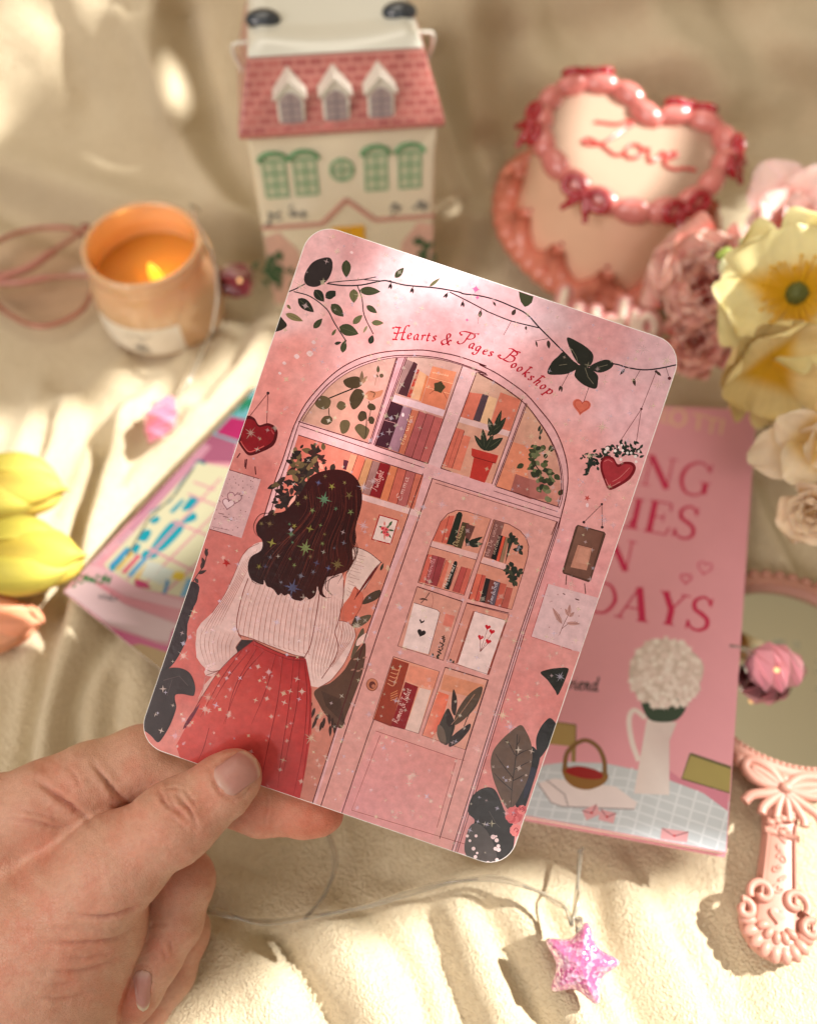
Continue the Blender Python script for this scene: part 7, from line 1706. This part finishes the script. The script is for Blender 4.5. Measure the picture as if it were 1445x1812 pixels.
# ------------------------------------------------------------------ string of fairy lights with pink charms
def build_string():
    root = empty('fairy_light_string', G(1010, 1640)); tag(root, 'clear wired fairy light string with pink plastic charms winding across the blanket', 'fairy lights')
    wm = mat('clear_wire', (.80, .74, .62), rough=.12, trans=.75, coat=.3)
    def wire(px, z=.004, r_=.00055):
        pts = [G(x, y, z if len(q) == 0 else q[0]) for x, y, *q in px]
        mb = MB(); mb.tube(catmull(pts, 8), r_, 8); mb.build('wire', wm, root)
        pts2 = [p + np.array([.0011 * math.sin(i * 1.7), .0012 * math.cos(i * 1.3), .0006]) for i, p in enumerate(pts)]
        mb = MB(); mb.tube(catmull(pts2, 8), r_, 8); mb.build('wire', wm, root)
    wire([(330, 1605, .008), (400, 1622, .008), (470, 1630, .008), (560, 1618, .008), (640, 1608, .009), (720, 1585, .010), (800, 1562, .010), (880, 1552, .011), (940, 1572, .011), (985, 1600, .011), (1005, 1612, .011), (1012, 1640, .012)])
    wire([(575, 1470, .006), (590, 1520, .006), (578, 1575, .006), (545, 1622, .008)])
    wire([(1012, 1640, .012), (1018, 1590, .011), (1022, 1560, .008), (1030, 1500, .005)])
    wire([(300, 712, .008), (325, 690, .008), (342, 660, .010), (362, 620, .014), (375, 585, .020)])
    # vertical run up the side of the candle
    pts = [P(375, 585, .385), P(384, 520, .380), P(376, 450, .376), P(345, 385, .374), P(338, 362, .380), P(352, 372, .400)]
    mb = MB(); mb.tube(catmull(pts, 8), .0007, 8); mb.build('wire', wm, root)
    pkm = bpy.data.materials.new('pink_glitter_plastic'); pkm.use_nodes = True
    nt = pkm.node_tree; N = nt.nodes; L = nt.links; b = N['Principled BSDF']
    tc = N.new('ShaderNodeTexCoord'); v = N.new('ShaderNodeTexVoronoi'); v.inputs['Scale'].default_value = 900; L.new(tc.outputs['Object'], v.inputs['Vector'])
    cr = N.new('ShaderNodeMapRange'); cr.inputs['From Min'].default_value = .55; cr.inputs['From Max'].default_value = .75; L.new(v.outputs['Color'], cr.inputs['Value'])
    mx = N.new('ShaderNodeMix'); mx.data_type = 'RGBA'; mx.inputs['A'].default_value = (.76, .19, .44, 1); mx.inputs['B'].default_value = (.92, .54, .74, 1); L.new(cr.outputs['Result'], mx.inputs['Factor']); L.new(mx.outputs['Result'], b.inputs['Base Color'])
    b.inputs['Roughness'].default_value = .10; b.inputs['Transmission Weight'].default_value = .45; b.inputs['Coat Weight'].default_value = .6
    bp = N.new('ShaderNodeBump'); bp.inputs['Strength'].default_value = .5; bp.inputs['Distance'].default_value = .0006; L.new(v.outputs['Distance'], bp.inputs['Height']); L.new(bp.outputs['Normal'], b.inputs['Normal'])
    gem = mat('pink_gem_plastic', (.80, .24, .36), rough=.07, trans=.15, coat=.7)
    redg = mat('dark_red_gem_plastic', (.30, .035, .06), rough=.10, trans=.3, coat=.7)
    # star charm
    c = G(1026, 1706, .012); ex = unit([1, -.1, .2]); n = unit(np.array([-.08, -.28, .95]) - ex * (np.array([-.08, -.28, .95]) @ ex)); ey = np.cross(n, ex)
    t = np.arange(10) / 10 * 2 * np.pi + R(78); rr = np.where(np.arange(10) % 2 == 0, .0116, .0072)
    o2 = catmull(np.stack([rr * np.cos(t), rr * np.sin(t)], 1), 5, True)
    mb = MB(); k = len(o2); vs = []
    for sc, z in ((0.0, -.0042), (.55, -.0034), (.92, -.0016), (1, 0), (.92, .0016), (.55, .0036), (.0, .0044)): vs.append(np.column_stack([o2 * sc, np.full(k, z)]))
    mb.grid(np.array(vs), wrap_v=True); s = mb.build('star_charm', pkm, root, M=Matrix(frame(c, ex, ey, n))); s['label'] = 'glittery pink star charm'
    mb = MB(); mb.tube([c + ey * .0085, c + ey * .0125 + n * .001], .0012, 10); mb.build('charm_socket', wm, root)
    # faceted drop
    def facet(c, axis, L_, r_, m, nm, lab, seg=8, rings=((0, .0), (.55, .18), (1, .45), (.8, .72), (.35, .95), (0, 1.0))):
        a, b_, n_ = axes(axis, .3); mb = MB(); g = []
        for q, z in rings: g.append([np.array(c) + (a * math.cos(w + z * 3) + b_ * math.sin(w + z * 3)) * r_ * q + n_ * (z - .5) * L_ for w in np.arange(seg) / seg * 2 * np.pi])
        mb.grid(np.array(g), wrap_v=True); o = mb.build(nm, m, root, smooth=False); o['label'] = lab
    facet(G(284, 742, .011), G(306, 700, .016) - G(262, 790, .008), .0250, .0078, gem, 'drop_charm', 'pale pink faceted drop charm', seg=9)
    facet(P(418, 497, .415), (.5, .3, .5), .0200, .0105, redg, 'heart_charm', 'dark red faceted charm behind the candle', seg=7)
    facet(G(1372, 1182, .0105), (.9, -.15, .05), .0225, .0095, mat('bright_pink_gem_plastic', (.95, .42, .52), rough=.08, coat=.7), 'heart_charm', 'bright pink faceted charm lying on the mirror', seg=9, rings=((0, .0), (.6, .1), (1, .35), (.95, .6), (.6, .85), (0, 1.0)))
    wire([(1340, 1167, .011), (1318, 1152, .0175), (1290, 1140, .018)], r_=.0006)
    em = mat('led_bulb', (1, .75, .45), emit=(1, .5, .2), estr=.8)
    for q in (P(424, 496, .404), G(1374, 1186, .0195)):
        mb = MB(); mb.ball(q, .0011, 10); mb.build('led_bulb', em, root)
build_string()

# ------------------------------------------------------------------ pink eyeglasses
def build_glasses():
    root = empty('eyeglasses', G(60, 520)); tag(root, 'folded round eyeglasses with thin pink wire frame beside the candle', 'glasses')
    fm = mat('rose_metal', (.42, .14, .10), rough=.25, metal=.3, coat=.4); pl = mat('pink_tip', (.55, .22, .17), rough=.3, coat=.3, trans=.2)
    ring = [(162, 455), (166, 500), (148, 545), (108, 570), (66, 577), (26, 562), (-8, 535), (-30, 490), (-20, 440), (30, 412), (90, 402), (140, 410)]
    pts = [G(x, y, .007 + .006 * (y < 480)) for x, y in ring]
    mb = MB(); q = catmull(pts, 6, True); mb.tube(np.vstack([q, q[:2]]), .0012, 10); rim = mb.build('rim', fm, root)
    lens = bpy.data.materials.new('lens'); lens.use_nodes = True; N = lens.node_tree.nodes; L = lens.node_tree.links; t_ = N.new('ShaderNodeBsdfTransparent'); t_.inputs[0].default_value = (.93, .82, .78, 1); g_ = N.new('ShaderNodeBsdfGlossy'); g_.inputs['Roughness'].default_value = .03; m_ = N.new('ShaderNodeMixShader'); m_.inputs[0].default_value = .06; L.new(t_.outputs[0], m_.inputs[1]); L.new(g_.outputs[0], m_.inputs[2]); L.new(m_.outputs[0], N['Material Output'].inputs['Surface'])
    cc = np.mean(q, 0); mb = MB(); k = len(q); mb.add(np.vstack([[cc + np.array([0, 0, .0015])], q]), [(0, 1 + i, 1 + (i + 1) % k) for i in range(k)]); mb.build('lens', lens, rim)
    mb = MB(); mb.tube(catmull([G(152, 404, .016), G(100, 440, .018), (G(40, 478, .017)), G(-60, 500, .014)], 6), [.0012] * 7 + [.0020] * 12, 10); mb.build('temple_arm', pl, root)
    mb = MB(); mb.tube(catmull([G(158, 488, .012), G(90, 490, .014), G(30, 500, .014), G(-60, 498, .012)], 6), [.0011] * 7 + [.0018] * 12, 10); mb.build('temple_arm', pl, root)
    q2 = catmull([G(x, y, .006) for x, y in ((-40, 470), (-90, 430), (-170, 440), (-190, 520), (-120, 570), (-50, 540))], 6, True); mb = MB(); mb.tube(np.vstack([q2, q2[:2]]), .0012, 10); mb.build('rim', fm, root)
    mb = MB(); mb.ball(G(152, 402, .014), (.0026, .002, .002), 12); mb.build('hinge', mat('hinge_red', (.25, .02, .02), rough=.3), root)
build_glasses()

# ------------------------------------------------------------------ puffy letters in front of the cake
def build_letters():
    root = empty('letter_sign', G(1090, 610)); tag(root, 'row of pink puffy letters with cream faces in front of the heart cake', 'sign')
    pk = mat('puffy_pink', (.66, .30, .28), rough=.4, coat=.2); cr = mat('puffy_cream', (.80, .66, .54), rough=.45)
    D = .398
    L_ = {'upright': [[(1000, 516), (992, 548), (986, 590)]], 'letter_u': [[(1022, 546), (1018, 580), (1034, 598), (1048, 580), (1052, 552)]],
          'letter_d': [[(1104, 536), (1098, 572), (1094, 606)], [(1094, 575), (1078, 568), (1068, 584), (1074, 602), (1092, 596)]], 'letter_i': [[(1122, 556), (1117, 596)]],
          'letter_o': [[(1143, 560), (1130, 574), (1134, 592), (1148, 596), (1158, 582), (1154, 566), (1143, 560), (1134, 568)]]}
    for nm, sts in L_.items():
        mb = MB(); mc = MB()
        for st in sts:
            p = catmull([P(x, y, D) for x, y in st], 6); mb.tube(p, .0042, 12); mb.ball(p[0], .0042, 12); mb.ball(p[-1], .0042, 12)
            q = catmull([P(x, y, D - .0032) for x, y in st], 6); mc.tube(q, .0020, 10); mc.ball(q[0], .0020, 10); mc.ball(q[-1], .0020, 10)
        o = mb.build(nm, pk, root); mc.build('letter_face', cr, o)
    mb = MB(); p = [P(x, y, D + .003) for x, y in ((975, 606), (1080, 616), (1165, 606))]; mb.tube(catmull(p, 8), .0045, 12); mb.build('base_bar', pk, root)
build_letters()

# ------------------------------------------------------------------ curtain: unseen sheet added to shape the sunlight, one gap per sun patch
def build_blocker():
    from mathutils.bvhtree import BVHTree
    bo = bpy.data.objects['blanket']; bvh = BVHTree.FromPolygons([v.co for v in bo.data.vertices], [tuple(p.vertices) for p in bo.data.polygons])
    O = np.array([0, .25, 0]) + SUN_DIR * .85
    a = unit(np.cross([0, 0, 1.0], SUN_DIR)); b = np.cross(SUN_DIR, a)
    def pr(w):
        d = np.asarray(w, float) - SUN_POS; t = ((O - SUN_POS) @ SUN_DIR) / (d @ SUN_DIR); q = SUN_POS + d * t - O
        return (q @ a, q @ b)
    def onb(x, y):
        h = bvh.ray_cast(Vector(CAMP), Vector(raydir(x, y)).normalized(), 3.0)
        return np.array(h[0]) if h[0] is not None else P(x, y, .45)
    holes = []
    for poly in PATCHES: holes.append([pr(onb(x, y)) for x, y in poly])
    for poly in PATCHES3: holes.append([pr(P(x, y, d)) for x, y, d in poly])
    S = .62
    verts = [(-S, -S), (S, -S), (S, S), (-S, S)]; edges = [(0, 1), (1, 2), (2, 3), (3, 0)]
    polys = []
    for h in holes:
        h = catmull(h, 4, True); k = len(verts); n = len(h)
        verts += [tuple(q) for q in h]; edges += [(k + i, k + (i + 1) % n) for i in range(n)]; polys.append(h)
    r = delaunay_2d_cdt([Vector(v) for v in verts], edges, [], 0, 1e-7)
    V, F = r[0], r[2]
    def inside(p, h):
        c = False; n = len(h); j = n - 1
        for i in range(n):
            if (h[i][1] > p[1]) != (h[j][1] > p[1]) and p[0] < (h[j][0] - h[i][0]) * (p[1] - h[i][1]) / (h[j][1] - h[i][1]) + h[i][0]: c = not c
            j = i
        return c
    fs = []
    for f in F:
        c = sum((np.array(V[i]) for i in f), np.zeros(2)) / len(f)
        if not any(inside(c, h) for h in polys): fs.append(tuple(f))
    vs = [O + a * v[0] + b * v[1] for v in V]
    mb = MB(); mb.add(vs, fs)
    o = mb.build('sun_blocker', mat('blocker_cloth', (.70, .62, .48), rough=.9), smooth=False)
    sf = o.modifiers.new('thick', 'SOLIDIFY'); sf.thickness = .0012
    tag(o, 'cream curtain, an unseen sheet added with gaps shaped to place the sun patches', 'blocker', kind='structure')
PATCHES = [
    [(-60, 40), (110, -20), (250, -30), (228, 30), (150, 68), (100, 112), (68, 102), (45, 170), (-60, 260)],
    [(290, 112), (314, 118), (334, 165), (312, 196), (290, 165)],
    [(1248, 372), (1305, 382), (1335, 345), (1440, 335), (1440, 420), (1320, 430), (1260, 400)],
    [(-40, 735), (64, 738), (60, 805), (-40, 812)], [(84, 740), (165, 722), (172, 800), (90, 830)],
    [(196, 700), (240, 650), (330, 690), (430, 610), (470, 600), (470, 700), (330, 800), (235, 870), (185, 900)],
    [(150, 880), (280, 850), (400, 740), (450, 760), (380, 900), (300, 1010), (230, 1060), (140, 1040)],
    [(-60, 820), (125, 830), (160, 960), (150, 1040), (80, 1100), (80, 1160), (-60, 1160)],
    [(82, 1105), (136, 1120), (142, 1215), (72, 1235)], [(-40, 1185), (14, 1190), (10, 1320), (-40, 1330)],
    [(330, 1900), (470, 1725), (545, 1665), (640, 1660), (760, 1600), (860, 1570), (1000, 1555), (1150, 1580), (1300, 1530), (1500, 1500), (1500, 1900)],
    [(1240, 1500), (1260, 1360), (1330, 1330), (1500, 1350), (1500, 1520)],
]
PATCHES3 = [
    [(1196, 415, .36), (1270, 372, .36), (1345, 372, .36), (1340, 440, .36), (1290, 500, .36), (1215, 470, .36)  ],
    [(1360, 340, .37), (1440, 300, .37), (1450, 380, .37), (1385, 385, .37)],
    [(735, 30, .36), (768, 60, .36), (782, 220, .36), (776, 440, .40), (768, 300, .37), (745, 120, .35)],
    [(498, 140, .345), (520, 135, .345), (538, 190, .345), (512, 190, .345)], [(576, 128, .345), (600, 122, .345), (620, 180, .345), (592, 180, .345)], [(655, 120, .345), (682, 114, .345), (704, 170, .345), (672, 175, .345)],
    [(985, 180, .42), (1040, 172, .42), (1150, 240, .41), (1160, 330, .385), (1080, 385, .37), (1010, 330, .38), (975, 250, .40)],
    [(1270, 230, .40), (1290, 240, .40), (1292, 290, .39), (1268, 290, .39)], [(1185, 195, .41), (1200, 190, .41), (1210, 225, .41), (1190, 222, .41)],
    [(1350, 395, .31), (1440, 380, .31), (1440, 450, .31), (1390, 480, .31), (1340, 460, .31)], [(1262, 450, .33), (1318, 425, .33), (1330, 470, .33), (1270, 500, .33)],
]
build_blocker()
